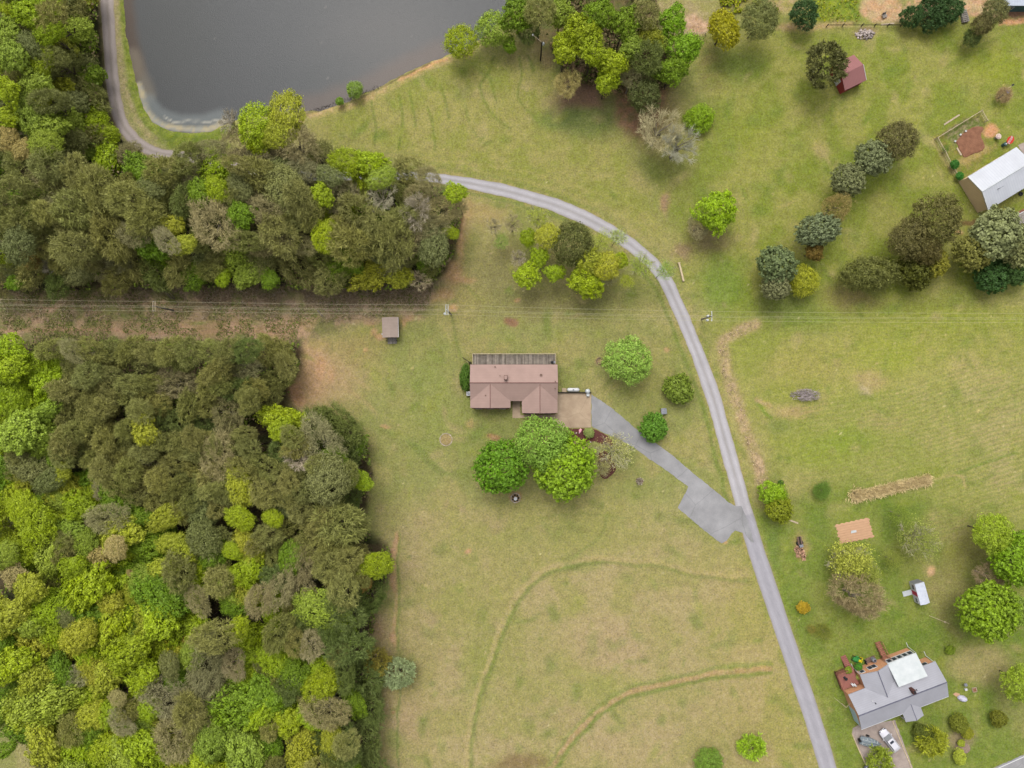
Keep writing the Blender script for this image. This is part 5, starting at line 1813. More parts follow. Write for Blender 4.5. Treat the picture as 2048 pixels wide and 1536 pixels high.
# fascia boards
fb = MB()
for (a, b, y) in ((ex0, -.28, -4.44), (1.84, ex1, -5.41), (ex0, ex1, ey1)):
    fb.box(a, b, y - .03 if y < 0 else y, y if y < 0 else y + .03, ev - .2, ev - .01)
fb.build('fascia', M['wood_dark'], root)
for x_ in (-6.2, -4.0, -1.8):
    window(root, x_, -4.62, 1.0, 1.1, 1.2, 0, -1)
for x_ in (3.4, 6.6):
    window(root, x_, -5.56, 1.0, 1.3, 1.2, 0, -1)
d = MB().box(.1, 1.0, ey0 + .24, ey0 + .3, .1, 2.1).build('door', M['white_paint'], root)
MB().box(.88, .94, ey0 + .18, ey0 + .24, 1.0, 1.1).build('handle', M['steel'], d)
for y_ in (2.0, -1.0):
    window(root, -7.43, y_, 1.1, 1.0, 1.1, -1, 0)
for x_ in (-5, -1, 3, 6.5):
    window(root, x_, ey1 - .35, 1.3, 1.2, 1.0, 0, 1)
garage = MB().box(8.23, 8.28, -4.6, -1.4, .1, 2.3).build('garage_door', M['white_paint'], root)
# chimney and vents
cx, cy = P(1011.5, 755, 4.4).x, P(1011.5, 755, 4.4).y
ch = MB().box(cx - .30, cx + .30, cy - .42, cy + .42, 3.2, 4.75).build('chimney', M['brick_dark'], root)
MB().box(cx - .24, cx + .24, cy - .34, cy + .36, 4.75, 4.86).build('chimney_cap', M['shingle'], ch)
for (x_, y_, s_) in ((990, 733.5, .09), (1082, 750, .16), (1110, 763, .08), (1110, 777, .08), (971, 790.5, .08), (1000, 751, .06)):
    q_ = P(x_, y_, 3.6)
    if y_ < 766:
        zr = ev + (ey1 - q_.y) * .42
    else:
        zr = ev + 1.0
    MB().lathe((q_.x, q_.y, 0), [(s_, zr - .2), (s_, zr + .25), (s_ * 1.5, zr + .26), (s_ * 1.4, zr + .34)], 10).build('roof_vent', M['rust'], root)
# rear deck
rt = root
dk = MB()
n = 112
for i in range(n):
    x0_ = -7.35 + i * (15.5 / n)
    dk.box(x0_, x0_ + 15.5 / n - .012, 3.32, 5.62, .92 + (i % 3) * .004, 1.0 + (i % 3) * .004)
dk.build('deck_boards', M['deck_grey'], rt)
dj = MB()
for x_ in np.linspace(-7.2, 8.0, 8):
    dj.box(x_ - .06, x_ + .06, 3.4, 5.55, .72, .91)
    dj.box(x_ - .07, x_ + .07, 5.42, 5.56, 0, .72)
dj.build('deck_frame', M['wood_grey'], rt)
for nm_, (a, b) in (('deck_rail', ((-7.35, 5.68), (8.15, 5.68))), ('deck_rail', ((8.21, 5.68), (8.21, 3.75))), ('deck_rail', ((-7.41, 5.68), (-7.41, 3.75)))):
    rl = MB()
    L_ = math.hypot(b[0] - a[0], b[1] - a[1])
    rl.bar((*a, 1.92), (*b, 1.92), .06, None, 4)
    rl.bar((*a, 1.15), (*b, 1.15), .035, None, 4)
    k_ = int(L_ / 1.9) + 1
    for i in range(k_ + 1):
        t = i / k_
        rl.box(-.05, .05, -.05, .05, .7, 1.9, 0, (a[0] + (b[0] - a[0]) * t, a[1] + (b[1] - a[1]) * t, 0))
    k_ = int(L_ / .16)
    for i in range(k_):
        t = (i + .5) / k_
        rl.box(-.015, .015, -.015, .015, 1.15, 1.9, 0, (a[0] + (b[0] - a[0]) * t, a[1] + (b[1] - a[1]) * t, 0))
    rl.build(nm_, M['wood_pale'], rt)
# items by the house
root = empty('deck_grill', (7.55, 4.1, 1.01), 0, 'small black grill in the right end corner of the rear deck', 'grill')
MB().lathe((0, 0, 0), [(.06, 0), (.06, .5), (.26, .55), (.3, .75), (.24, .95), (.05, 1.0)], 12).build('grill_bowl', M['black'], root)
MB().box(.3, .6, -.2, .2, .7, .74).box(.42, .48, -.05, .05, 0, .7).build('side_shelf', M['steel'], root)
root = empty('air_conditioner', P(937.5, 787), 0, 'white outdoor air conditioner unit at the left wall of the brown house', 'air conditioner')
MB().box(-.38, .38, -.4, .4, .06, .85).build('cabinet', M['white_paint'], root, .03)
MB().lathe((0, 0, 0), [(.3, .851), (.3, .88), (.1, .90)], 16).build('fan_grille', M['steel'], root)
MB().box(-.45, .45, -.45, .45, 0, .06).build('base_slab', M['concrete'], root)
root = empty('utility_meter', (-7.43 - .12, -4.0, 0), 0, 'small pale meter box on the left wall of the brown house near its front corner', 'meter box')
MB().box(-.09, .0, -.16, .16, 1.2, 1.7).build('box', M['steel'], root)
MB().bar((-.04, 0, 0), (-.04, 0, 1.2), .03).build('conduit', M['steel'], root)
root = empty('service_mast', (-8.1, 4.3, 0), 0, 'dark leaning wooden brace at the rear left corner of the brown house', 'brace')
MB().bar((.5, -.5, 2.2), (-1.3, .75, .0), .07, .07, 6).build('timber', M['wood_dark'], root)
MB().box(-.12, .3, -.35, -.1, 0, .9).build('stacked_block', M['wood_dark'], root)
# propane tank
q_ = P(1146.5, 779.5, .6)
root = empty('propane_tank', (q_.x, q_.y, 0), 0, 'white horizontal propane tank behind the retaining wall of the concrete pad', 'propane tank')
mb = MB()
prof = [(.02, -1.18), (.16, -1.15), (.27, -1.05), (.33, -.9), (.34, -.7), (.34, .7), (.33, .9), (.27, 1.05), (.16, 1.15), (.02, 1.18)]
n = 20
vs, fs = [], []
for r_, x_ in prof:
    for i in range(n):
        t = 2 * math.pi * i / n
        vs.append((x_, r_ * math.cos(t), .62 + r_ * math.sin(t)))
for j in range(len(prof) - 1):
    for i in range(n):
        fs.append((j * n + i, (j + 1) * n + i, (j + 1) * n + (i + 1) % n, j * n + (i + 1) % n))
fs += [tuple(range(n)), tuple(range(len(prof) * n - 1, (len(prof) - 1) * n - 1, -1))]
mb.add(vs, fs)
mb.build('tank_shell', M['white_paint'], root, 0, True)
MB().lathe((0, 0, .92), [(.15, 0), (.17, .08), (.10, .14), (.02, .15)], 14).build('valve_dome', M['steel'], root)
for s_ in (-.7, .7):
    MB().box(s_ - .07, s_ + .07, -.28, .28, 0, .33).build('foot', M['concrete'], root)
# retaining wall
q0, q1 = P(1116, 785.5), P(1182, 786.5)
root = empty('retaining_wall', (q0.x, q0.y + .05, 0), 0, 'low dark timber retaining wall along the top of the concrete pad', 'wall')
L_ = q1.x - q0.x
for k_ in range(3):
    MB().box(0 if k_ != 1 else .04, L_ - (.05 if k_ != 1 else 0), -.1 + .012 * k_, .1 - .012 * k_, .16 * k_ + .005, .16 * k_ + .155).build('timber', M['wood_dark'], root)
flat_sheet('tank_slab', [(1124, 776.3), (1133, 776.3), (1133, 784), (1124, 784)], .12, M['concrete'], thick=.14)
# grill at pad
root = empty('patio_grill', P(1174.5, 782), 0, 'grey covered grill with a side table at the top right corner of the concrete pad', 'grill')
MB().box(-.45, .45, -.28, .28, .12, .85).build('cabinet', M['steel'], root, .02)
mb = MB()
mb.lathe((0, 0, .85), [(.42, 0), (.42, .12), (.3, .26), (.1, .3)], 14)
mb.build('lid', M['metal_flat'], root, 0, True)
root = empty('storage_box', P(1175.3, 789, 0), 0, 'small grey plastic storage box in front of the patio grill', 'box')
MB().box(-.26, .26, -.3, .3, .05, .6).build('box_body', M['steel'], root, .03)
MB().box(-.28, .28, -.32, .32, .6, .66).build('lid', M['metal_flat'], root, .02)
# flamingo coloured garden flag, stones
root = empty('garden_flag', P(1157, 866), 0, 'pink garden flag on a thin white pole in the mulch bed', 'flag')
MB().bar((0, 0, .07), (.02, .03, 2.1), .03).build('pole', M['white_paint'], root)
MB().slab([(.0, .05, 1.1), (.28, .25, 1.3), (.48, .8, 1.7), (.22, 1.0, 1.8), (-.1, .7, 1.6)], .03).build('cloth', M['pink'], root)
for i, (x_, y_, wh) in enumerate(((1147, 867, 'left of the garden flag'), (1152.5, 866, 'touching the garden flag pole'), (1156, 879, 'below the garden flag'), (1181, 884, 'below the small pale bush'),
                                  (1169, 883, 'between flag and bush at the bed edge'))):
    root = empty('garden_stone', P(x_, y_, .05), i, f'pale rounded garden stone in the mulch bed {wh}', 'stone', 'stones in the mulch bed')
    MB().lathe((0, 0, 0), [(.10, 0), (.17, .08), (.16, .2), (.08, .28)], 8).build('stone_body', M['stone'], root)
# lawn ornaments
def ring(name, px, py, r_, tube, mat, label, cat, n=30, seed=1):
    rgx = random.Random(seed)
    rt_ = empty(name, P(px, py), 0, label, cat)
    mb = MB()
    for i in range(n):
        t = 2 * math.pi * i / n
        s_ = tube * rgx.uniform(.75, 1.2)
        mb.box(-s_, s_, -s_ * .8, s_ * .8, -.02, s_ * 1.1, t + rgx.uniform(-.2, .2), (r_ * math.cos(t), r_ * math.sin(t), 0))
    mb.build('stone_ring', mat, rt_)
    return rt_


ring('stone_ring', 892, 879, 1.16, .075, M['stone'], 'round bare flower ring edged with pale stones on the lawn', 'flower ring', 44, 3)
rt_ = ring('fountain_bed', 1031, 996, .86, .09, M['stone'], 'stone ringed bed with a white birdbath below the left maple', 'birdbath', 26, 4)
MB().lathe((0, 0, 0), [(.22, 0), (.1, .1), (.08, .6), (.3, .72), (.34, .8), (.25, .78), (.05, .76)], 16).build('birdbath_bowl', M['white_paint'], rt_)
mb = MB()
for k_ in range(7):
    t = k_ * .9
    mb.lathe((.55 * math.cos(t), .55 * math.sin(t), 0), [(.16, 0), (.2, .1), (.1, .25)], 7)
mb.build('small_plants', M['wood_dark'], rt_)
root = empty('well_cover', P(1326, 822), .1, 'small grey box shaped well cover between the two round shrubs', 'well cover')
MB().box(-.45, .45, -.5, .5, 0, .8).build('box_body', M['rust'], root)
MB().slab([(-.52, -.56, .88), (0, -.56, 1.0), (0, .56, 1.0), (-.52, .56, .88)], .05).slab([(0, -.56, 1.0), (.52, -.56, .88), (.52, .56, .88), (0, .56, 1.0)], .05).build('lid', M['steel'], root)
root = empty('fire_ring', P(1200, 722), 0, 'small ring of pinkish bricks on the lawn left of the light green tree', 'fire ring')
mb = MB()
for i in range(11):
    t = 2 * math.pi * i / 11
    mb.box(-.16, .16, -.07, .07, 0, .16, t + 1.57, (.6 * math.cos(t), .6 * math.sin(t), 0))
mb.build('bricks', M['rust'], root)
# white beam
a, b = P(1357.5, 527), P(1366.5, 563)
root = empty('white_beam', (a + b) / 2, math.atan2(b.y - a.y, b.x - a.x), 'long pale concrete beam lying in the grass right of the road bend', 'beam')
MB().box(-1.78, 1.78, -.17, .17, 0, .4).build('beam_body', M['concrete_edge'], root, .02)
MB().box(-1.95, -1.79, -.25, .25, 0, .45).build('end_block', M['concrete_edge'], root)

# ---- small shed left of the house
q_ = P(784, 656)
root = empty('garden_shed', (q_.x, q_.y, 0), math.radians(1.5), 'small brown roofed shed with a wooden ramp below the power lines', 'shed')
walls_gable(-1.36, 1.36, -1.78, 1.78, 1.95, .5, 'y').build('wall', M['rust'], root)
roof_part('roof', gable(-1.5, 1.5, -1.95, 1.85, 2.0, .62, 'y'), M['shingle_old'], root, .08)
MB().box(1.38, 1.56, -1.92, 1.82, 1.82, 1.97).build('fascia', M['white_paint'], root)
MB().box(-.55, .55, -1.83, -1.78, .2, 1.9).build('door', M['wood_dark'], root)
mb = MB()
for k_ in range(9):
    mb.box(-.85 + k_ * .19, -.85 + k_ * .19 + .175, -3.0, -1.85, .02, .16)
mb.build('ramp', M['wood_grey'], root)
for s_ in (-1, 1):
    MB().box(s_ * .95 - .05, s_ * .95 + .05, -2.5, -2.4, 0, 1.0).build('post', M['wood_dark'], root)
root = empty('gas_bottle', P(766.8, 669), 0, 'white gas bottle against the left wall of the small brown shed', 'gas bottle')
MB().lathe((0, 0, 0), [(.18, 0), (.2, .1), (.2, .9), (.12, 1.05), (.05, 1.12)], 12).build('bottle', M['white_paint'], root)

# ---- red shed, top right
def at_local(name, c_px, zc_, ang, label, cat):
    q_ = P(*c_px, zc_)
    return empty(name, (q_.x, q_.y, 0), ang, label, cat)


# corners at eave height: B(1734,161.5) C(1689.7,182) ; depth direction up-left
B_, C_ = P(1733, 160, 2.2), P(1690, 181, 2.2)
u_ = (B_ - C_).normalized()
ang = math.atan2(u_.y, u_.x)
root = empty('red_shed', ((B_ + C_) / 2 + Vector((-u_.y, u_.x, 0)) * 2.65) * Vector((1, 1, 0)) if False else (((B_ + C_) / 2 + Vector((-u_.y, u_.x, 0)) * 2.65).x, ((B_ + C_) / 2 + Vector((-u_.y, u_.x, 0)) * 2.65).y, 0),
             ang, 'maroon roofed red shed half under the dark olive tree at the top right', 'shed')
hl = (B_ - C_).length / 2
walls_gable(-hl + .2, hl - .2, -2.5, 2.5, 2.1, 1.0, 'x').build('wall', M['red_paint'], root)
roof_part('roof', gable(-hl, hl, -2.65, 2.65, 2.15, 1.15, 'x'), M['shingle_red'], root, .1)
MB().slab([(hl - .02, -2.65, 2.2), (hl + .06, -2.65, 2.2), (hl + .06, 0, 3.34), (hl - .02, 0, 3.34)], .14).build('fascia', M['white_paint'], root)
MB().box(-hl + .14, -hl + .2, -.8, .8, .1, 2.0).build('door', M['white_paint'], root)
MB().box(-1.0, 1.0, -2.56, -2.5, .9, 1.7).build('shutter', M['wood_dark'], root)

# ---- white barn, right
a0 = P(1936, 353.2, 3.0)      # west eave, north side
a1 = P(1976.8, 420, 3.0)      # west eave, south side
u_ = Vector((math.cos(math.radians(30.5)), math.sin(math.radians(30.5)), 0))
W_ = (a1 - a0).length
mid_ = (a0 + a1) / 2
root = empty('white_barn', (mid_.x, mid_.y, 0), math.atan2(-(a1 - a0).x, (a1 - a0).y) + math.pi, 'white metal roofed barn with a tan end wall at the right edge', 'barn')
root.rotation_euler.z = math.atan2(a0.y - a1.y, a0.x - a1.x) - math.pi / 2
LB = 10.6
LX = P(2033.5, 294.6, 3.0)
LB = (LX - a0).length
walls_gable(.12, LB - .1, -W_ / 2 + .18, W_ / 2 - .18, 2.9, 1.0, 'x').build('wall', M['tan_metal'], root)
roof_part('roof', gable(0, LB, -W_ / 2, W_ / 2, 3.0, 1.15, 'x'), M['metal_white'], root, .07)
mb = MB()
for s_ in (-1, 1):
    mb.slab([(-.06, s_ * W_ / 2, 3.03), (.08, s_ * W_ / 2, 3.03), (.08, 0, 4.2), (-.06, 0, 4.2)][::s_], .2)
mb.build('roof_trim', M['white_paint'], root)
MB().bar((0, 0, 4.19), (LB, 0, 4.19), .07, None, 6).build('ridge_cap', M['metal_flat'], root)
MB().bar((2.9, -1.1, 3.5), (2.9, -1.1, 4.5), .06).bar((2.9, -1.1, 4.4), (3.5, -1.1, 4.7), .04).build('roof_pipe', M['steel'], root)
MB().box(-.02, .0, -W_ / 2 + .1, W_ / 2 - .1, 0, .1).build('wall_foot', M['concrete_edge'], root) if False else None
MB().box(3.0, 5.6, -W_ / 2 + .10, -W_ / 2 + .18, .05, 2.4).build('door', M['wood_dark'], root)
for x_ in (2.0, 6.0, 9.0):
    window(root, x_, W_ / 2 - .18, 1.2, 1.0, .8, 0, 1)
root = empty('tyre', P(2041, 388), .4, 'old black tyre against the lower wall of the white barn', 'tyre')
MB().lathe((0, 0, 0), [(.22, .02), (.38, .02), (.42, .1), (.38, .2), (.22, .2), (.2, .1)], 18).build('tyre_ring', M['black'], root)
# flatbed trailer at right edge
root = empty('flatbed_trailer', P(2052, 432, .8), math.radians(27), 'grey flatbed trailer with a white side rail at the right edge below the barn', 'trailer')
root.location.z = 0
MB().box(-3.2, 3.2, -.85, .85, .72, .82).build('deck', M['wood_grey'], root)
MB().box(-3.25, 3.25, -1.0, -.86, .7, .98).box(-3.25, 3.25, .86, 1.0, .7, .9).build('side_rail', M['white_paint'], root)
MB().bar((-3.2, 0, .7), (-4.4, 0, .5), .08).build('tow_bar', M['steel'], root)
for s_ in (-1, 1):
    for x_ in (-.4, .5):
        w_ = MB().bar((x_, s_ * .7, .36), (x_, s_ * .9, .36), .36, None, 16).build('wheel', M['black'], root)
root = empty('timber_stack', P(2052, 421, 0), math.radians(27), 'stack of brown timber beside the flatbed trailer', 'timber')
mb = MB()
for i in range(6):
    mb.box(-2.2, 2.2, -.5 + i * .17, -.5 + i * .17 + .15, .01, .16 + .02 * (i % 3))
mb.build('planks', M['wood_brown'], root)

# garden fence
def fence(name, pts_px, label, step=1.6, hh=1.1, mat='wood_pale', z=0):
    rt_ = empty(name, P(*pts_px[0]), 0, label, 'fence')
    o_ = rt_.location
    for a_, b_ in zip(pts_px[:-1], pts_px[1:]):
        a_, b_ = P(*a_) - o_, P(*b_) - o_
        L_ = (b_ - a_).length
        k_ = max(1, int(L_ / step))
        mb = MB()
        for zz in (.45, .8, hh - .05):
            mb.bar(a_ + Vector((0, 0, zz)), b_ + Vector((0, 0, zz)), .03 if zz < 1 else .055, None, 4)
        mb.build('rail', M[mat], rt_)
        for i in range(k_):
            c_ = a_.lerp(b_, i / k_)
            MB().box(-.06, .06, -.06, .06, 0, hh + .1, 0, tuple(c_)).build('post', M[mat], rt_)
    c_ = P(*pts_px[-1]) - o_
    MB().box(-.06, .06, -.06, .06, 0, hh + .1, 0, tuple(c_)).build('post', M[mat], rt_)
    return rt_


fence('garden_fence', [(1968, 245), (1957, 225), (1869, 279), (1884, 306), (1899, 336), (1916, 362)], 'pale wire and post fence round the vegetable plot beside the white barn')
for i, (x0_, y0_, x1_, y1_, lb) in enumerate(((1888, 250, 1919, 230, 'pale plank lying in the grass outside the garden fence'), (1913, 296, 1922, 311, 'pale plank beside the dark garden bed'),
                                              (1762, 50, 1788, 47.5, 'pale board at the foot of the bare clay plot'), (1575, 1039, 1596, 1047, 'pale plank in the grass right of the olive shrub'),
                                              (1580, 0, 1581, 0.5, ''))):
    if not lb:
        continue
    a, b = P(x0_, y0_), P(x1_, y1_)
    L_ = (b - a).length / 2
    root = empty('plank', (a + b) / 2, math.atan2(b.y - a.y, b.x - a.x), lb, 'plank')
    MB().box(-L_, L_, -.1, .1, .03, .09).box(-L_, L_ * .96, .11, .2, .03, .08).build('board', M['wood_pale'], root)
for i, (x_, y_, wh) in enumerate(((1919.5, 270, 'upper left edge'), (1930, 263, 'top edge'), (1909, 283, 'left corner'))):
    root = empty('plant_pot', P(x_, y_), 0, f'small white plant pot at the {wh} of the dark garden bed', 'plant pot', 'pots by the garden bed')
    MB().lathe((0, 0, 0), [(.12, 0), (.17, .28), (.19, .3), (.15, .3), (.14, .24)], 10).build('pot', M['white_paint'], root)
# red octagonal sign laid facing up
q_ = P(2021, 280)
root = empty('stop_sign', (P(2010, 285).x, P(2010, 285).y, 0), 0, 'red octagonal stop sign with white lettering leaning on a black post', 'sign')
o_ = root.location
c3 = P(2021, 280, 1.2) - Vector((o_.x, o_.y, 0))
MB().bar((0, 0, 0), (c3.x * .96, c3.y * .96, 1.1), .06, None, 6).build('post', M['black'], root)
R_ = .78
Rm = Matrix.Rotation(math.radians(70), 4, 'Z')
tilt = Matrix.Translation(c3) @ Matrix.Rotation(math.radians(18), 4, 'X') @ Rm
oc = [Vector((R_ * math.cos(math.radians(22.5 + 45 * i)), R_ * math.sin(math.radians(22.5 + 45 * i)) * .9, 0)) for i in range(8)]
mb = MB()
mb.add([tilt @ (v_ + Vector((0, 0, -.03))) for v_ in oc] + [tilt @ v_ for v_ in oc], [tuple(range(7, -1, -1)), tuple(range(8, 16))] + [(i, (i + 1) % 8, 8 + (i + 1) % 8, 8 + i) for i in range(8)])
pl = mb.build('sign_plate', M['red_sign'], root)


def text_mesh(name, s, size, mat, parent, mw, ext=.006):
    cu = bpy.data.curves.new(name, 'FONT')
    cu.body = s
    cu.size = size
    cu.align_x = 'CENTER'
    cu.align_y = 'CENTER'
    cu.extrude = ext
    cu.offset = size * .02
    t_ = bpy.data.objects.new(name, cu)
    COL.objects.link(t_)
    dg = bpy.context.evaluated_depsgraph_get()
    me_ = bpy.data.meshes.new_from_object(t_.evaluated_get(dg))
    bpy.data.objects.remove(t_)
    me_.name = name
    me_.materials.clear()
    me_.materials.append(mat)
    me_.transform(mw)
    o_ = bpy.data.objects.new(name, me_)
    COL.objects.link(o_)
    o_.parent = parent
    return o_


text_mesh('lettering', 'STOP', .60, M['white_paint'], pl, tilt @ Matrix.Translation((0, 0, .012)))
root = empty('flower_pot', P(1991, 276), 0, 'white flowering potted plant left of the red stop sign', 'potted plant')
MB().lathe((0, 0, 0), [(.22, 0), (.3, .45), (.33, .5), (.26, .48)], 14).build('pot', M['steel'], root)
me = CM['shrub'][0]
o = bpy.data.objects.new('blossoms', me)
COL.objects.link(o)
o.parent = root
o.location = (0, 0, .75)
o.scale = (.5, .5, .4)
o.color = C(236, 216, 210, k=.85)
root = empty('covered_bin', P(2005, 291), .5, 'dark teal covered bin between the potted plant and the white barn', 'bin')
MB().lathe((0, 0, 0), [(.3, 0), (.34, .8), (.3, .9), (.05, .96)], 14).build('bin_body', M['teal'], root)
MB().box(-.1, .1, -.1, .1, .96, 1.0).build('handle', M['white_paint'], root)
root = empty('weather_vane', P(2005, 183), 0, 'thin pale pole with a black wind spinner beside the round dead bed', 'wind spinner')
MB().bar((0, 0, 0), (.1, .1, 1.6), .03).bar((-.9, -.4, 1.55), (.7, .4, 1.65), .03).build('pole', M['wood_pale'], root)
MB().slab([(.5, .2, 1.75), (.95, .45, 1.78), (.9, .75, 1.75), (.55, .6, 1.72)], .06).build('spinner', M['black'], root)
root = empty('blue_bowl', P(2014, 184), 0, 'small blue grey bowl on the upper side of the round dead bed', 'bowl')
MB().lathe((0, 0, 0), [(.15, 0), (.32, .2), (.36, .28), (.28, .24), (.05, .2)], 14).build('bowl_body', simple('blue_glaze', C(150, 155, 205)), root)

# ---- top right building
q_ = P(2007, 11, 2.4)
root = empty('grey_building', (q_.x, q_.y, 0), math.radians(-.5), 'low building with a pale blue grey roof cut by the top right corner', 'building')
MB().box(.15, 9.0, .15, 6, 0, 2.35).build('wall', M['teal'], root)
roof_part('roof', [[(0, 0, 2.4), (9.2, 0, 2.4), (9.2, 6.2, 3.2), (0, 6.2, 3.2)]], striped('blue_grey_roofing', C(200, 208, 222), C(184, 192, 208), .5, 0), root, .1)
window(root, 2, .15, .9, 1.0, .8, 0, -1)
# pallets, rocks, boards
root = empty('pallet_stack', P(1927, 34), math.radians(8), 'leaning stack of grey pallets and boards beside the clipped evergreens', 'pallets')
for k_ in range(3):
    mb = MB()
    for j in range(7):
        mb.box(-.6, .6, -1.15 + j * .35, -1.15 + j * .35 + .2, .12 + k_ * .17, .15 + k_ * .17, .06 * k_, (0, 0, 0))
    for s_ in (-.5, 0, .5):
        mb.box(s_ - .05, s_ + .05, -1.15, 1.15, .02 + k_ * .17, .12 + k_ * .17, .06 * k_, (0, 0, 0))
    mb.build('pallet', M['wood_grey'], root)
root = empty('rock_pile', P(1729, 69), 0, 'oval pile of pale broken rocks above the red shed', 'rock pile')
mb = MB()
rgx = random.Random(8)
for i in range(130):
    t, rr_ = rgx.uniform(0, 6.28), math.sqrt(rgx.random())
    s_ = rgx.uniform(.09, .26)
    x_, y_ = 1.85 * rr_ * math.cos(t), .95 * rr_ * math.sin(t)
    z_ = .45 * (1 - rr_ ** 2)
    mb.lathe((x_, y_, z_), [(s_ * .6, -.08), (s_ * rgx.uniform(.8, 1.1), s_ * .4), (s_ * .5, s_ * .9)], rgx.choice([4, 5, 6]))
mb.build('rocks', simple('rock_rubble', C(215, 200, 192), C(150, 138, 132), 2, .9, .1, 0, 0, .35), root)
root = empty('yard_chair', P(1767, 33), .4, 'small grey wooden chair frame on the bare clay plot', 'chair')
MB().box(-.4, .4, -.4, .4, .35, .4).build('seat', M['wood_grey'], root)
MB().box(-.4, .4, .36, .42, .4, .9).build('backrest', M['wood_grey'], root)
for sx_ in (-.35, .35):
    for sy_ in (-.35, .35):
        MB().box(sx_ - .04, sx_ + .04, sy_ - .04, sy_ + .04, 0, .35).build('leg', M['wood_grey'], root)
fence('post_fence', [(1292, 70.5), (1360, 70), (1410, 70)], 'low pale rail fence under the trees at the top middle', 2.4, .9)
fence('wire_fence', [(1652, 54), (1684, 53), (1722, 53), (1800, 53)], 'thin dark fence at the foot of the flowering weed plot', 2.0, .9, 'wood_dark')

# ---- burn pile
root = empty('branch_pile', P(1611, 790), 0, 'heap of grey cut branches in the right hand field', 'branch pile')
mb = MB()
rgx = random.Random(18)
for i in range(300):
    x_ = rgx.gauss(0, 1.15)
    x_ = max(-2.5, min(2.5, x_))
    y_ = rgx.uniform(-1, 1) * 1.15 * math.sqrt(max(.05, 1 - (x_ / 2.9) ** 2))
    z_ = .9 * max(0, 1 - (x_ / 2.9) ** 2) * rgx.uniform(.1, 1)
    an = rgx.gauss(.1, .45)
    L_ = rgx.uniform(.4, 1.2)
    dz = rgx.uniform(-.2, .25)
    dv = Vector((math.cos(an) * L_, math.sin(an) * L_, dz))
    c_ = Vector((x_, y_, z_ + .15))
    mb.bar(c_ - dv * .5, c_ + dv * .5, rgx.uniform(.025, .06), .018, 4)
mb.build('branches', M['stick'], root)

# ---- wood splitter / lumber at the road
root = empty('log_trailer', P(1597.5, 1082), math.radians(10), 'grey brown wheeled log splitter beside the road in the neighbour yard', 'log splitter')
MB().box(-.4, .4, -.9, .95, .45, .58).build('frame', M['rust'], root)
MB().box(-.12, .12, -.7, 1.0, .58, .8).build('beam', M['wood_dark'], root)
MB().box(-.35, .35, -1.0, -.5, .6, 1.0).build('engine', M['steel'], root, .03)
for s_ in (-1, 1):
    MB().bar((s_ * .42, -.3, .3), (s_ * .58, -.3, .3), .3, None, 14).build('wheel', M['black'], root)
for j, (x_, y_, a_, lb) in enumerate(((1594, 1103, 12, 'left row of split reddish firewood below the log splitter'), (1604, 1106, 15, 'right longer row of split reddish firewood below the log splitter'))):
    root = empty('firewood_row', P(x_, y_), math.radians(a_ + 3), lb, 'firewood')
    mb = MB()
    rgx = random.Random(j)
    for i in range(60):
        x0_, y0_ = rgx.uniform(-.32, .32), rgx.uniform(-1.0 - .25 * j, 1.0 + .25 * j)
        z_ = rgx.choice([0, .16, .3]) * (1 if abs(x0_) < .25 else .4)
        mb.box(-.22, .22, -.07, .07, z_ + .01, z_ + .14, rgx.uniform(-.3, .3) + 1.5 * (i % 2), (x0_, y0_, 0))
    mb.build('logs', simple('split_wood_%s' % 'ab'[j], C(228, 184, 152), C(184, 140, 114), 3, .9, .1, 0, 0, .25), root)
root = empty('bucket', P(1603, 1090), 0, 'pale upturned bucket between the log splitter and the firewood', 'bucket')
MB().lathe((0, 0, 0), [(.24, 0), (.2, .36), (.18, .38)], 14).build('bucket_body', M['concrete_edge'], root)

# ---- white playhouse
ax_, ay_ = P(1830.8, 1168.3, 2.0), P(1842.5, 1210, 2.0)
bx_ = P(1847, 1164.4, 2.0)
u_ = (ay_ - ax_).normalized()
root = empty('playhouse', (((ay_ + bx_) / 2).x, ((ay_ + bx_) / 2).y, 0), math.atan2(u_.y, u_.x) + math.pi / 2, 'white playhouse with a red door and a short ramp in the neighbour yard', 'playhouse')
hl = (ay_ - ax_).length / 2
hw = (bx_ - ax_).length / 2 + .12
MB().box(-hw + .02, hw - .02, -hl + .02, hl - .02, 0, 1.95).build('wall', M['white_paint'], root)
roof_part('roof', gable(-hw, hw, -hl, hl, 1.99, .22, 'y'), M['white_roof'], root, .05)
MB().box(-hw + .04, hw - .04, hl - .01, hl + .015, .1, 1.8).build('end_panel', M['grey_siding'], root)
dd_ = MB().box(-hw - .03, -hw + .02, -.42, .42, .1, 1.8).build('door', M['red_sign'], root)
dd_.data.materials[0] = simple('dark_red_door', C(200, 60, 84))
MB().box(-hw - .06, -hw - .03, -.36, -.3, .9, 1.0).build('handle', M['steel'], dd_)
for y_ in (-1.3, 1.25):
    window(root, -hw + .02, y_, .9, .8, .55, -1, 0, None, 'white_paint', 2)
mb = MB()
for k_ in range(8):
    mb.box(-hw - 1.75 + k_ * .215, -hw - 1.75 + k_ * .215 + .2, -.48, .48, .04, .12 + .01 * k_)
mb.build('ramp', M['metal_flat'], root)
bpy.data.objects[root.children[-1].name].data.materials[0] = simple('pale_ramp_boards', C(205, 188, 190), C(180, 160, 162), 3)

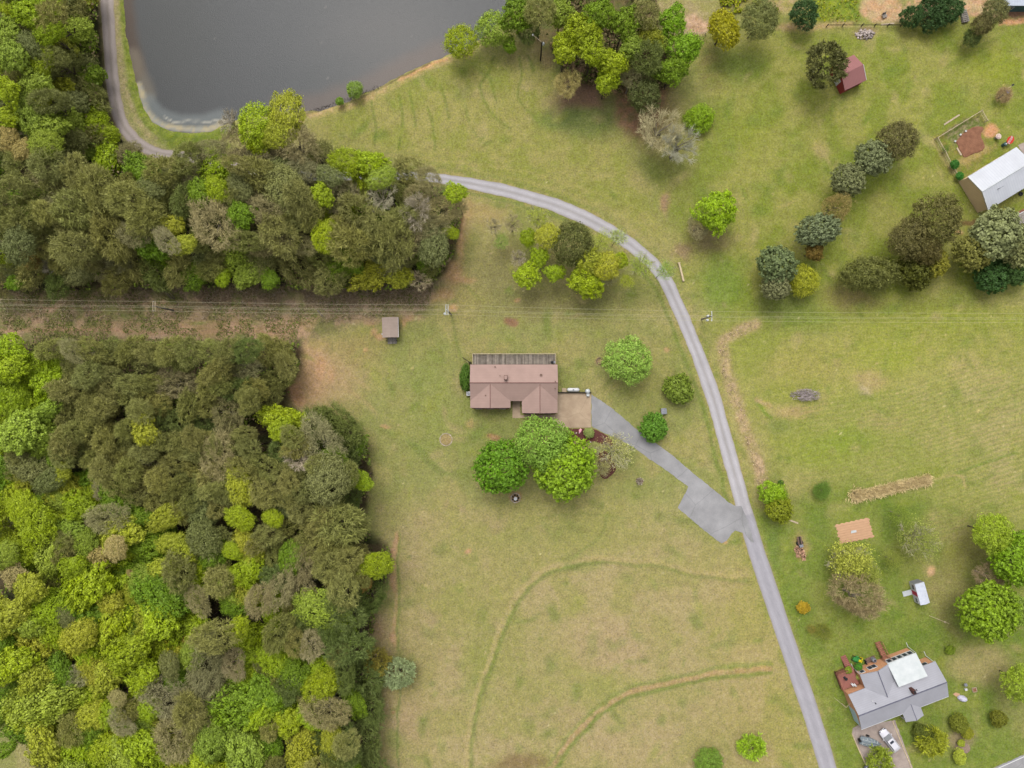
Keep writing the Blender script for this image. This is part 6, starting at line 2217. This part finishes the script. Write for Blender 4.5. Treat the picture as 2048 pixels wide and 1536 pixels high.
# ---- grey roofed neighbour house
c_ = P(1797, 1391, 2.7)
root = empty('neighbour_house', (c_.x, c_.y, 0), math.radians(20.9), 'grey shingled house with a white metal roofed sunroom and red deck at the lower right', 'house')
x0_, x1_, y0_, y1_ = -8.7, 8.7, -3.48, 3.48
ev = 2.7
roof_part('roof', gable(x0_, x1_, y0_, y1_, ev, 1.45, 'x'), M['shingle_grey'], root)
MB().bar((x0_, 0, ev + 1.46), (x1_, 0, ev + 1.46), .10, None, 6).build('ridge_cap', M['ridge_grey'], root)
walls_gable(x0_ + .15, x1_ - .3, y0_ + .3, y1_ - .18, ev - .17, 1.2, 'x').build('wall', M['brick_orange'], root)
# rear left wing
m_ = (-5.33 + .6) / 2
roof_part('wing_roof', [[(-5.33, 3.3, ev + .005), (-5.33, 6.2, ev + .005), (m_, 6.2, ev + 1.05), (m_, 1.1, ev + 1.05)][::-1],
                        [(.6, 3.3, ev + .005), (m_, 1.1, ev + 1.05), (m_, 6.2, ev + 1.05), (.6, 6.2, ev + .005)][::-1]], M['shingle_grey'], root)
MB().bar((m_, 1.1, ev + 1.07), (m_, 6.2, ev + 1.07), .08, None, 6).build('ridge_cap', M['ridge_grey'], root)
walls_gable(-5.18, .5, 3.2, 6.12, ev - .16, .9, 'y').build('wing_wall', M['brick_orange'], root)
# sunroom with white metal roof
roof_part('sunroom_roof', [[(.15, 6.3, 2.75), (.15, 2.2, 3.95), (5.85, 2.2, 3.95), (5.85, 6.3, 2.75)]], M['metal_flat'], root, .08)
mb = MB()
mb.box(.3, 5.7, 3.2, 6.22, 0, 1.1)
mb.build('sunroom_base', M['brick_orange'], root)
mb = MB()
mb.box(.32, 5.68, 3.2, 6.2, 1.1, 2.66)
mb.build('sunroom_wall', M['white_paint'], root)
for k_ in range(5):
    window(root, .9 + k_ * 1.05, 6.2, 1.5, .8, .95, 0, 1)
# gutter
mb = MB()
mb.box(x0_, x1_, y0_ - .08, y0_, ev - .16, ev - .02)
mb.box(x1_, x1_ + .07, y0_, y1_, ev - .3, ev - .15)
mb.build('gutter', M['white_paint'], root)
window(root, -2.4, 6.12, 1.2, 1.6, 1.0, 0, 1, None, 'white_paint', 2)
window(root, -4.5, 6.12, 1.6, .8, .7, 0, 1)
window(root, 6.9, 3.3, 1.6, .9, .7, 0, 1)
MB().box(x0_ + .10, x0_ + .15, y0_ + .4, 0, .05, 2.4).build('side_wall', M['blue_siding'], root)
MB().box(-7.9, -3.6, y0_ + .24, y0_ + .3, .05, 2.3).build('garage_door', M['white_paint'], root)
fd = MB().box(1.0, 1.9, y0_ + .24, y0_ + .3, .05, 2.1).build('door', M['white_paint'], root)
MB().box(1.78, 1.84, y0_ + .18, y0_ + .24, 1.0, 1.1).build('handle', M['steel'], fd)
# porch
roof_part('porch_roof', [[(-.47, -5.15, ev - .02), (1.3, -5.15, ev + .68), (1.3, -1.8, ev + .68), (-.47, -3.4, ev - .02)],
                         [(1.3, -5.15, ev + .68), (3.1, -5.15, ev - .02), (3.1, -3.4, ev - .02), (1.3, -1.8, ev + .68)]], M['shingle_grey'], root, .1)
MB().bar((1.3, -5.15, ev + .7), (1.3, -1.9, ev + .7), .06, None, 6).build('ridge_cap', M['ridge_grey'], root)
for s_ in (-.3, 2.9):
    MB().box(s_ - .08, s_ + .08, -5.05, -4.89, 0, ev - .12).build('porch_post', M['white_paint'], root)
MB().box(-.5, 3.1, -5.1, -3.2, .02, .15).build('porch_floor', M['concrete'], root)
# chimney and vents
q3 = Vector((2.1, 1.35))
chm = MB().box(1.9, 2.45, .45, 1.25, 3.2, 4.9).build('chimney', M['brick_dark'], root)
MB().box(2.0, 2.35, .55, 1.15, 4.9, 5.0).build('chimney_cap', M['black'], chm)
for (a_, b_) in ((-5.2, 1.4), (-4.9, .9), (3.0, .6)):
    zr = ev + (3.48 - b_) * .415
    MB().lathe((a_, b_, 0), [(.09, zr - .2), (.09, zr + .25), (.02, zr + .27)], 8).build('roof_vent', M['black'] if a_ > -5 else M['white_paint'], root)
# skirting downspouts
for (a_, b_) in ((8.5, 3.36), (5.95, 6.15), (-5.28, 6.2)):
    MB().bar((a_, b_, ev - .2), (a_, b_ + .25, .1), .06).bar((a_, b_ + .25, .1), (a_, b_ + 1.1, .06), .06).build('downspout', M['white_paint'], root)
# steps from the sunroom
mb = MB()
for k_ in range(9):
    mb.box(.35, 1.35, 9.3 - k_ * .33 - .3, 9.3 - k_ * .33, .1 * k_ + .03, .1 * k_ + .12)
mb.build('steps', M['wood_brown'], root)
mb = MB()
for s_ in (.3, 1.4):
    mb.bar((s_, 9.3, .95), (s_, 6.3, 1.95), .06, None, 4)
    for k_ in range(5):
        mb.box(-.04, .04, -.04, .04, 0, .95 + k_ * .25, 0, (s_, 9.25 - k_ * .72, 0))
mb.build('stair_rail', M['wood_brown'], root)
# red deck
MB().box(-8.95, -5.5, 3.62, 7.1, .85, .95).build('deck', M['deck_red'], root)
mb = MB()
for (a_, b_) in (((-8.95, 3.6), (-8.95, 7.1)), ((-8.95, 7.1), (-6.9, 7.1))):
    mb.bar((*a_, 1.85), (*b_, 1.85), .07, None, 4)
    k_ = 12
    for i in range(k_ + 1):
        t = i / k_
        mb.box(-.03, .03, -.03, .03, .3, 1.85, 0, (a_[0] + (b_[0] - a_[0]) * t, a_[1] + (b_[1] - a_[1]) * t, 0))
mb.build('deck_rail', M['wood_brown'], root)
MB().box(-8.9, -8.78, 3.7, 7.0, .02, .84).build('deck_skirt', M['wood_dark'], root)
mb = MB()
for k_ in range(7):
    mb.box(-6.75, -5.7, 7.12 + k_ * .3, 7.12 + k_ * .3 + .28, .05, .80 - k_ * .11)
mb.build('deck_steps', M['deck_red'], root)
HM = root.matrix_basis if False else Matrix.Translation((c_.x, c_.y, 0)) @ Matrix.Rotation(math.radians(20.9), 4, 'Z')


def hp(x, y, z=0):
    return HM @ Vector((x, y, z))


A_ = math.radians(20.9)
root = empty('deck_table', hp(-7.7, 5.7, .955), A_, 'small black round table in the middle of the red deck', 'table')
MB().lathe((0, 0, 0), [(.25, 0), (.05, .05), (.05, .6), (.3, .66), (.3, .7)], 14).build('table_body', M['black'], root)
for j, (a_, b_, wh) in enumerate(((-6.9, 4.2, 'left'), (-6.5, 4.0, 'right'))):
    root = empty('deck_chair', hp(a_, b_, .955), A_ + .3, f'{wh} one of the two small white chairs on the red deck', 'chair', 'white deck chairs')
    MB().box(-.16, .16, -.18, .18, .35, .4).build('seat', M['white_paint'], root)
    MB().box(-.16, .16, -.22, -.18, .4, .8).build('backrest', M['white_paint'], root)
    for sx_ in (-.13, .13):
        for sy_ in (-.14, .14):
            MB().box(sx_ - .02, sx_ + .02, sy_ - .02, sy_ + .02, 0, .35).build('leg', M['white_paint'], root)
root = empty('heat_pump', P(1744.5, 1317.5), A_, 'round grey heat pump on a slab behind the grey roofed house', 'heat pump')
MB().lathe((0, 0, 0), [(.40, .08), (.42, .75), (.36, .95), (.3, 1.0), (.05, .98)], 18).build('cabinet', M['steel'], root)
MB().lathe((0, 0, 0), [(.2, 1.0), (.2, 1.03), (.02, 1.05)], 12).build('fan_grille', M['black'], root)
MB().box(-1.3, .6, -.55, .5, 0, .07).build('base_slab', M['rust'], root)
root = empty('cellar_hatch', P(1737.5, 1330), A_, 'small white hatch box against the orange rear wall', 'hatch')
MB().slab([(-.45, -.35, .55), (.45, -.35, .55), (.45, .35, .4), (-.45, .35, .4)], .4).build('hatch_lid', M['white_paint'], root)
for j, (x_, y_) in enumerate(((1729, 1321), (1730.5, 1325.5))):
    root = empty('gas_cylinder', P(x_, y_), 0, ('upper' if j == 0 else 'lower') + ' of the two small dark gas cylinders beside the heat pump slab', 'gas cylinder')
    MB().lathe((0, 0, 0), [(.14, 0), (.16, .1), (.16, .5), (.08, .62), (.06, .7)], 12).build('cylinder', M['black'], root)
root = empty('lawn_tractor', P(1712, 1317.5), math.radians(160), 'green lawn tractor with a bright yellow seat behind the grey roofed house', 'lawn tractor')
MB().box(-.1, .95, -.3, .3, .35, .82).build('bonnet', M['green_paint'], root, .06)
MB().box(-.75, -.1, -.42, .42, .38, .52).build('body', M['green_paint'], root, .04)
st = MB()
st.box(-.62, -.2, -.24, .24, .56, .68).box(-.7, -.6, -.24, .24, .66, 1.0)
st.build('seat', M['yellow_paint'], root, .04)
MB().box(-.25, .35, -.62, .62, .14, .3).build('mower_deck', M['green_paint'], root, .03)
MB().bar((.0, 0, .8), (-.12, 0, 1.02), .03).build('steering_column', M['black'], root)
for x_, rr_ in ((.7, .2), (-.5, .28)):
    for s_ in (-1, 1):
        w_ = MB().bar((x_, s_ * .34, rr_), (x_, s_ * .5, rr_), rr_, None, 14).build('wheel', M['black'], root)
        MB().bar((x_, s_ * .5, rr_), (x_, s_ * .515, rr_), rr_ * .5, None, 10).build('rim', M['yellow_paint'], w_)
root = empty('yellow_barrow', P(1719.8, 1316), 0.5, 'bright yellow tub beside the green lawn tractor', 'tub')
MB().lathe((0, 0, 0), [(.2, 0), (.34, .4), (.36, .42), (.3, .4), (.16, .1)], 14).build('tub_body', M['yellow_paint'], root)
root = empty('green_tub', P(1719, 1323), 0.5, 'small green tub below the yellow one behind the house', 'tub')
MB().lathe((0, 0, 0), [(.18, 0), (.28, .3), (.3, .32), (.24, .3), (.14, .1)], 14).build('tub_body', M['green_paint'], root)
# items east of the neighbour house
root = empty('kettle_grill', P(1925.5, 1366), .3, 'dark round grill standing on the grass right of the grey roofed house', 'grill')
MB().lathe((0, 0, .6), [(.1, 0), (.3, .12), (.33, .25), (.26, .42), (.04, .5)], 14).build('grill_bowl', M['steel'], root)
for k_ in range(3):
    t = k_ * 2.09
    MB().bar((.1 * math.cos(t), .1 * math.sin(t), .65), (.3 * math.cos(t), .3 * math.sin(t), 0), .02).build('leg', M['black'], root)
root = empty('white_box', P(1930.5, 1378), .3, 'small white box below the round grill', 'box')
MB().box(-.22, .22, -.2, .2, 0, .35).build('box_body', M['white_paint'], root, .02)
root = empty('square_planter', P(1948, 1379), .2, 'square pale framed planter right of the small white box', 'planter')
for a_ in range(4):
    t = a_ * math.pi / 2
    MB().box(-.42, .42, .34, .42, 0, .25, t).build('planter_side', M['wood_pale'], root)
MB().box(-.335, .335, -.335, .335, 0, .18).build('soil', M['dirt_dark'], root)
root = empty('tarp_pile', P(1924, 1396.5), -.3, 'small heap under a pale lavender tarp on bare clay beside the grey roofed house', 'covered pile')
mb = MB()
mb.lathe((0, 0, 0), [(.98, 0), (.9, .3), (.6, .6), (.2, .7)], 9)
o = mb.build('tarp', simple('lavender_tarp', C(212, 210, 228), C(190, 188, 205), 2), root)
o.scale = (1, .62, 1)
bed('clay_patch', [(1906, 1388), (1913, 1385), (1920, 1388), (1916, 1393), (1910, 1392)], .04, M['dirt'], kind='structure')
bed('mulch_patch', [(1912, 1488), (1926, 1484), (1940, 1492), (1938, 1504), (1924, 1508), (1911, 1500)], .05, simple('pale_mulch', C(168, 146, 128), C(130, 110, 96), 5, .95), kind='structure')

# ---- vehicles
def wheel_set(root, xs, hw_, r_):
    for x_ in xs:
        for s_ in (-1, 1):
            w_ = MB().bar((x_, s_ * (hw_ - .20), r_), (x_, s_ * (hw_ + .0), r_), r_, None, 18).build('wheel', M['black'], root)
            MB().bar((x_, s_ * (hw_ + .0), r_), (x_, s_ * (hw_ + .012), r_), r_ * .6, None, 14).build('rim', M['steel'], w_)


def car(px, py, ang, L_, Wd, mat, label, sunroof=True):
    root = empty('parked_car', P(px, py), ang, label, 'car')
    hl, hw_ = L_ / 2, Wd / 2
    st = [(-hl, .55, .62, .82), (-hl + .12, .38, .86, .94), (-hl + .8, .34, .95, 1.0), (0, .32, .96, 1.0), (hl - 1.2, .32, .92, 1.0), (hl - .35, .36, .80, .93), (hl, .5, .64, .74)]
    vs, fs = [], []
    for (x_, zb, zt, k_) in st:
        vs += [(x_, -hw_ * k_, zb), (x_, -hw_ * k_ * .99, zb + (zt - zb) * .65), (x_, -hw_ * k_ * .84, zt), (x_, 0, zt + .04), (x_, hw_ * k_ * .84, zt), (x_, hw_ * k_ * .99, zb + (zt - zb) * .65), (x_, hw_ * k_, zb), (x_, 0, zb - .05)]
    for j in range(len(st) - 1):
        for i in range(8):
            fs.append((j * 8 + i, (j + 1) * 8 + i, (j + 1) * 8 + (i + 1) % 8, j * 8 + (i + 1) % 8))
    fs += [tuple(range(8)), tuple(range(len(st) * 8 - 1, len(st) * 8 - 9, -1))]
    mb = MB()
    mb.add(vs, fs)
    body = mb.build('body', mat, root, .0, True)
    # glasshouse
    gx = [(-hl + .55, .93, .80), (-hl + 1.0, 1.40, .66), (hl - 1.85, 1.42, .66), (hl - 1.15, .94, .80)]
    mb = MB()
    vs, fs = [], []
    for (x_, z_, k_) in gx:
        vs += [(x_, -hw_ * k_, z_), (x_, hw_ * k_, z_)]
    base = [(-hl + .55, -hw_ * .84, .86), (-hl + .55, hw_ * .84, .86), (hl - 1.15, -hw_ * .84, .86), (hl - 1.15, hw_ * .84, .86)]
    vs += base
    fs = [(0, 2, 3, 1), (2, 4, 5, 3), (4, 6, 7, 5), (0, 8, 10, 6, 4, 2), (1, 3, 5, 7, 11, 9), (0, 1, 9, 8), (6, 10, 11, 7)]
    mb.add(vs, fs)
    mb.build('window_glass', M['glass'], root)
    rf = MB().slab([(-hl + .98, -hw_ * .67, 1.45), (hl - 1.83, -hw_ * .67, 1.47), (hl - 1.83, hw_ * .67, 1.47), (-hl + .98, hw_ * .67, 1.45)], .05).build('roof', mat, root)
    if sunroof:
        MB().box(hl - 2.65, hl - 2.2, -hw_ * .45, hw_ * .45, 1.47, 1.485).build('sunroof', M['glass'], rf)
    for s_ in (-1, 1):
        MB().box(hl - 1.55, hl - 1.38, s_ * hw_ if s_ > 0 else -hw_ - .16, hw_ + .16 if s_ > 0 else -hw_, .92, 1.06).build('mirror', mat, root)
        MB().box(hl - .22, hl - .06, s_ * hw_ * .62 - .16, s_ * hw_ * .62 + .16, .60, .72).build('headlight', M['glass'], root)
    wheel_set(root, (-hl + .85, hl - .85), hw_ * .97, .33)
    return root


ang = math.atan2(-(1461 - 1497), (1762 - 1790.5))
car(1775.5, 1477, ang, 4.9, 1.72, M['car_white'], 'white car with a dark sunroof parked on the driveway of the grey roofed house')
car(1742, 1549, math.radians(118), 4.6, 1.8, M['car_grey'], 'dark slate car cut by the bottom edge beside the spiky olive bush', False)
# boat
q_ = P(1736, 1480)
root = empty('covered_boat', (q_.x, q_.y, 0), math.radians(-12), 'small boat under a wrinkled grey tarp on a trailer in the driveway', 'boat')
st = [(-2.0, .72, .55, .9), (-1.2, .82, .45, 1.05), (-.2, .84, .42, 1.1), (.8, .66, .45, 1.05), (1.5, .38, .55, .98), (2.0, .06, .75, .92)]
vs, fs = [], []
rgx = random.Random(3)
for (x_, w_, zb, zt) in st:
    vs += [(x_, -w_ * .5, zb), (x_, -w_, zb + .3), (x_, -w_ * .96, zt - .1), (x_, -w_ * .5, zt + rgx.uniform(-.03, .08)), (x_, 0, zt + .12 + rgx.uniform(-.05, .05)),
           (x_, w_ * .5, zt + rgx.uniform(-.03, .08)), (x_, w_ * .96, zt - .1), (x_, w_, zb + .3), (x_, w_ * .5, zb), (x_, 0, zb - .1)]
for j in range(len(st) - 1):
    for i in range(10):
        fs.append((j * 10 + i, (j + 1) * 10 + i, (j + 1) * 10 + (i + 1) % 10, j * 10 + (i + 1) % 10))
fs += [tuple(range(10)), tuple(range(len(st) * 10 - 1, len(st) * 10 - 11, -1))]
mb = MB()
mb.add(vs, fs)
mb.build('boat_cover', M['grey_tarp'], root)
MB().box(-2.25, -1.95, -.22, .22, .5, 1.35).build('outboard_motor', M['black'], root, .04)
mb = MB()
for x_ in (-1.5, -.8, -.1, .6, 1.2):
    mb.bar((x_, -.7, 1.05), (x_, .7, 1.05), .03)
for s_ in (-.35, .35):
    mb.bar((-1.8, s_, 1.17), (1.2, s_ * .6, 1.17), .025)
mb.build('strap', M['metal_flat'], root)
fr_ = MB()
for s_ in (-.75, .75):
    fr_.bar((-1.7, s_, .38), (1.2, s_ * .5, .38), .05)
fr_.bar((1.2, 0, .4), (2.5, 0, .45), .06)
fr_.bar((-.4, -.85, .36), (-.4, .85, .36), .05)
fr_.build('trailer_frame', M['steel'], root)
for s_ in (-1, 1):
    MB().bar((-.4, s_ * .86, .3), (-.4, s_ * 1.02, .3), .3, None, 16).build('wheel', M['black'], root)
# clothes prop near the round tree
a, b = P(1858, 1231), P(1898, 1247)
root = empty('fallen_pole', (a + b) / 2, math.atan2(b.y - a.y, b.x - a.x), 'thin pale pole lying on the grass between the playhouse and the house', 'pole')
L_ = (b - a).length / 2
MB().bar((-L_, 0, .06), (L_, 0, .08), .05).box(L_ * .5, L_ * .62, -.15, .15, .03, .16).build('pole_body', M['wood_pale'], root)
root = empty('clothes_line_post', P(1684, 1407), 0, 'thin pale forked post on the lawn left of the grey roofed house', 'post')
MB().bar((0, 0, 0), (0, 0, 1.6), .05).bar((0, 0, 1.6), (-2.3, 1.9, 1.7), .03).bar((0, 0, 1.6), (.9, 1.0, 1.7), .03).build('post_body', M['wood_pale'], root)
root = empty('brush_log', P(641, 627), math.radians(-48), 'short pale log in the dead brush left of the small shed', 'log')
MB().bar((-.8, 0, .25), (.8, 0, .2), .14, .1, 8).build('log_body', M['bark_pale'], root)
root = empty('snag', P(868, 480), math.radians(0), 'pale broken tree stem at the right edge of the upper left wood', 'dead stem')
MB().bar((0, 0, 0), (-.4, 1.6, 8.5), .13, .07, 8).build('stem', M['bark_pale'], root)
for k_, (x_, y_) in enumerate(((345, 598), (400, 575))):
    root = empty('dead_stems', P(x_, y_), 0, ('left' if k_ == 0 else 'right') + ' cluster of pale broken stems at the top of the power line clearing', 'dead stems')
    mb = MB()
    rgx = random.Random(k_)
    for i in range(5):
        t = rgx.uniform(-.6, .6)
        mb.bar((t, 0, 0), (t * 1.6 + rgx.uniform(-.3, .3), rgx.uniform(.4, 1.6), rgx.uniform(2, 4.5)), .07, .03, 5)
    mb.build('stems', M['bark_pale'], root)
# rocks in the ditch
rs_ = random.Random(77)
dc = curve(DITCH, 8)
for i in range(60):
    x_, y_ = dc[rs_.randrange(len(dc))]
    x_ += rs_.gauss(0, 4)
    y_ += rs_.gauss(0, 4)
root = empty('ditch_stones', P(1480, 800), 0, 'loose pale stones lining the dry ditch beside the road', 'stones')
mb = MB()
o_ = root.location
for i in range(170):
    x_, y_ = dc[rs_.randrange(len(dc))]
    q_ = P(x_ + rs_.gauss(0, 5), y_ + rs_.gauss(0, 4)) - o_
    s_ = rs_.uniform(.04, .11)
    mb.lathe((q_.x, q_.y, -.08), [(s_, 0), (s_ * 1.1, .06 + s_ * .6), (s_ * .4, .14 + s_ * 1.4)], rs_.choice([4, 5, 6]))
mb.build('stones', simple('ditch_stone', C(225, 200, 172), C(190, 162, 136), 2, .95, .05, 0, 0, .35), root)['kind'] = 'stuff'
# floating debris line at the shore
root = empty('shore_debris', P(655, 217), 0, 'dark twigs and litter floating along the pond shore', 'debris')
mb = MB()
o_ = root.location
for i in range(130):
    t = rs_.random()
    x_ = 612 + t * 150 + rs_.gauss(0, 3)
    y_ = 226 - t * 52 + rs_.gauss(0, 2)
    q_ = P(x_, y_) - o_
    an = rs_.uniform(0, 3.14)
    L_ = rs_.uniform(.1, .45)
    mb.bar((q_.x, q_.y, -.33), (q_.x + L_ * math.cos(an), q_.y + L_ * math.sin(an), -.26), .035, .02, 4)
mb.build('twigs', M['wood_dark'], root)['kind'] = 'stuff'

# ---- utility poles and wires
def pole(px, py, h, label, arm, lean=(0, 0), mat='wood_grey', double=True, arm_mat='wood_brown', cans=0):
    """px, py: where the top shows"""
    q_ = P(px, py, h)
    root = empty('utility_pole', (q_.x, q_.y, 0), 0, label, 'utility pole')
    MB().bar((0, 0, 0), (0, 0, h), .16, .11, 10).build('pole', M[mat], root)
    for s_ in ((-.2, .2) if double else (0.16,)):
        mb = MB().box(s_ - .05, s_ + .05, -arm, arm, h - .45, h - .31)
        mb.build('cross_arm', M[arm_mat], root)
    for y_ in (-arm + .1, 0, arm - .1):
        MB().lathe((0, y_, h - .31 if y_ else h), [(.05, 0), (.07, .12), (.03, .2)], 8).build('insulator', M['white_paint'], root)
    for i in range(cans):
        MB().lathe((-.45 + .1 * i, -.35 + .75 * i - .3, h - 1.5), [(.2, 0), (.22, .1), (.22, .65), (.15, .78), (.05, .82)], 12).build('transformer', M['metal_flat'], root)
    return root


PO = [(-160, 604, 7.5), (306, 612, 7.5), (893.5, 619, 8.5), (1423, 632, 6.5), (2240, 636, 7.5)]
pole(306, 612, 7.5, 'utility pole with a brown double cross arm in the brushy clearing', .95, arm_mat='wood_pale')
pole(893.5, 619, 8.5, 'utility pole with a pale double cross arm above the brown house', .95, arm_mat='metal_flat', cans=1)
pole(1423, 632, 6.5, 'utility pole with two transformers right of the road', .9, double=False, arm_mat='metal_flat', cans=2)
q_ = P(1084, 84, 7)
root = empty('yard_light_pole', (q_.x, q_.y, 0), 0, 'dark pole with a long pale lamp arm at the edge of the top wood', 'light pole')
MB().bar((0, 0, 0), (0, 0, 7), .15, .11, 10).build('pole', M['wood_dark'], root)
MB().bar((0, 0, 6.9), (-1.6, 1.15, 7.2), .06, .05).build('lamp_arm', M['wood_pale'], root)
MB().lathe((-1.65, 1.2, 7.05), [(.05, 0), (.17, .05), (.15, .2), (.04, .26)], 12).build('lamp_head', M['white_paint'], root)
MB().lathe((.28, 0, 6.0), [(.2, 0), (.22, .1), (.22, .6), (.1, .75)], 12).build('transformer', M['metal_flat'], root)
for wi, (dy, zz, nm_) in enumerate(((.85, -.12, 'uppermost'), (.0, .18, 'second from the top'), (-.12, -1.1, 'third from the top'), (-.85, -.12, 'lowest'))):
    root = empty('power_cable', (0, 0, 0), 0, f'{nm_} of the thin power cables strung across the whole view', 'power cable', 'power cables')
    mb = MB()
    for (a0_, a1_) in zip(PO[:-1], PO[1:]):
        A1, B1 = P(a0_[0], a0_[1], a0_[2]), P(a1_[0], a1_[1], a1_[2])
        pv = None
        N_ = 14
        for i in range(N_ + 1):
            t = i / N_
            q_ = A1.lerp(B1, t) + Vector((0, dy, zz - 4 * t * (1 - t) * 1.2))
            if pv is not None:
                mb.bar(pv, q_, .015, None, 4)
            pv = q_
    mb.build('cable', M['wire'], root)

print('trees', NTREE, 'objects', len(bpy.data.objects), 'dup labels', [k for k, v in ALL_LABELS.items() if v > 1][:10])
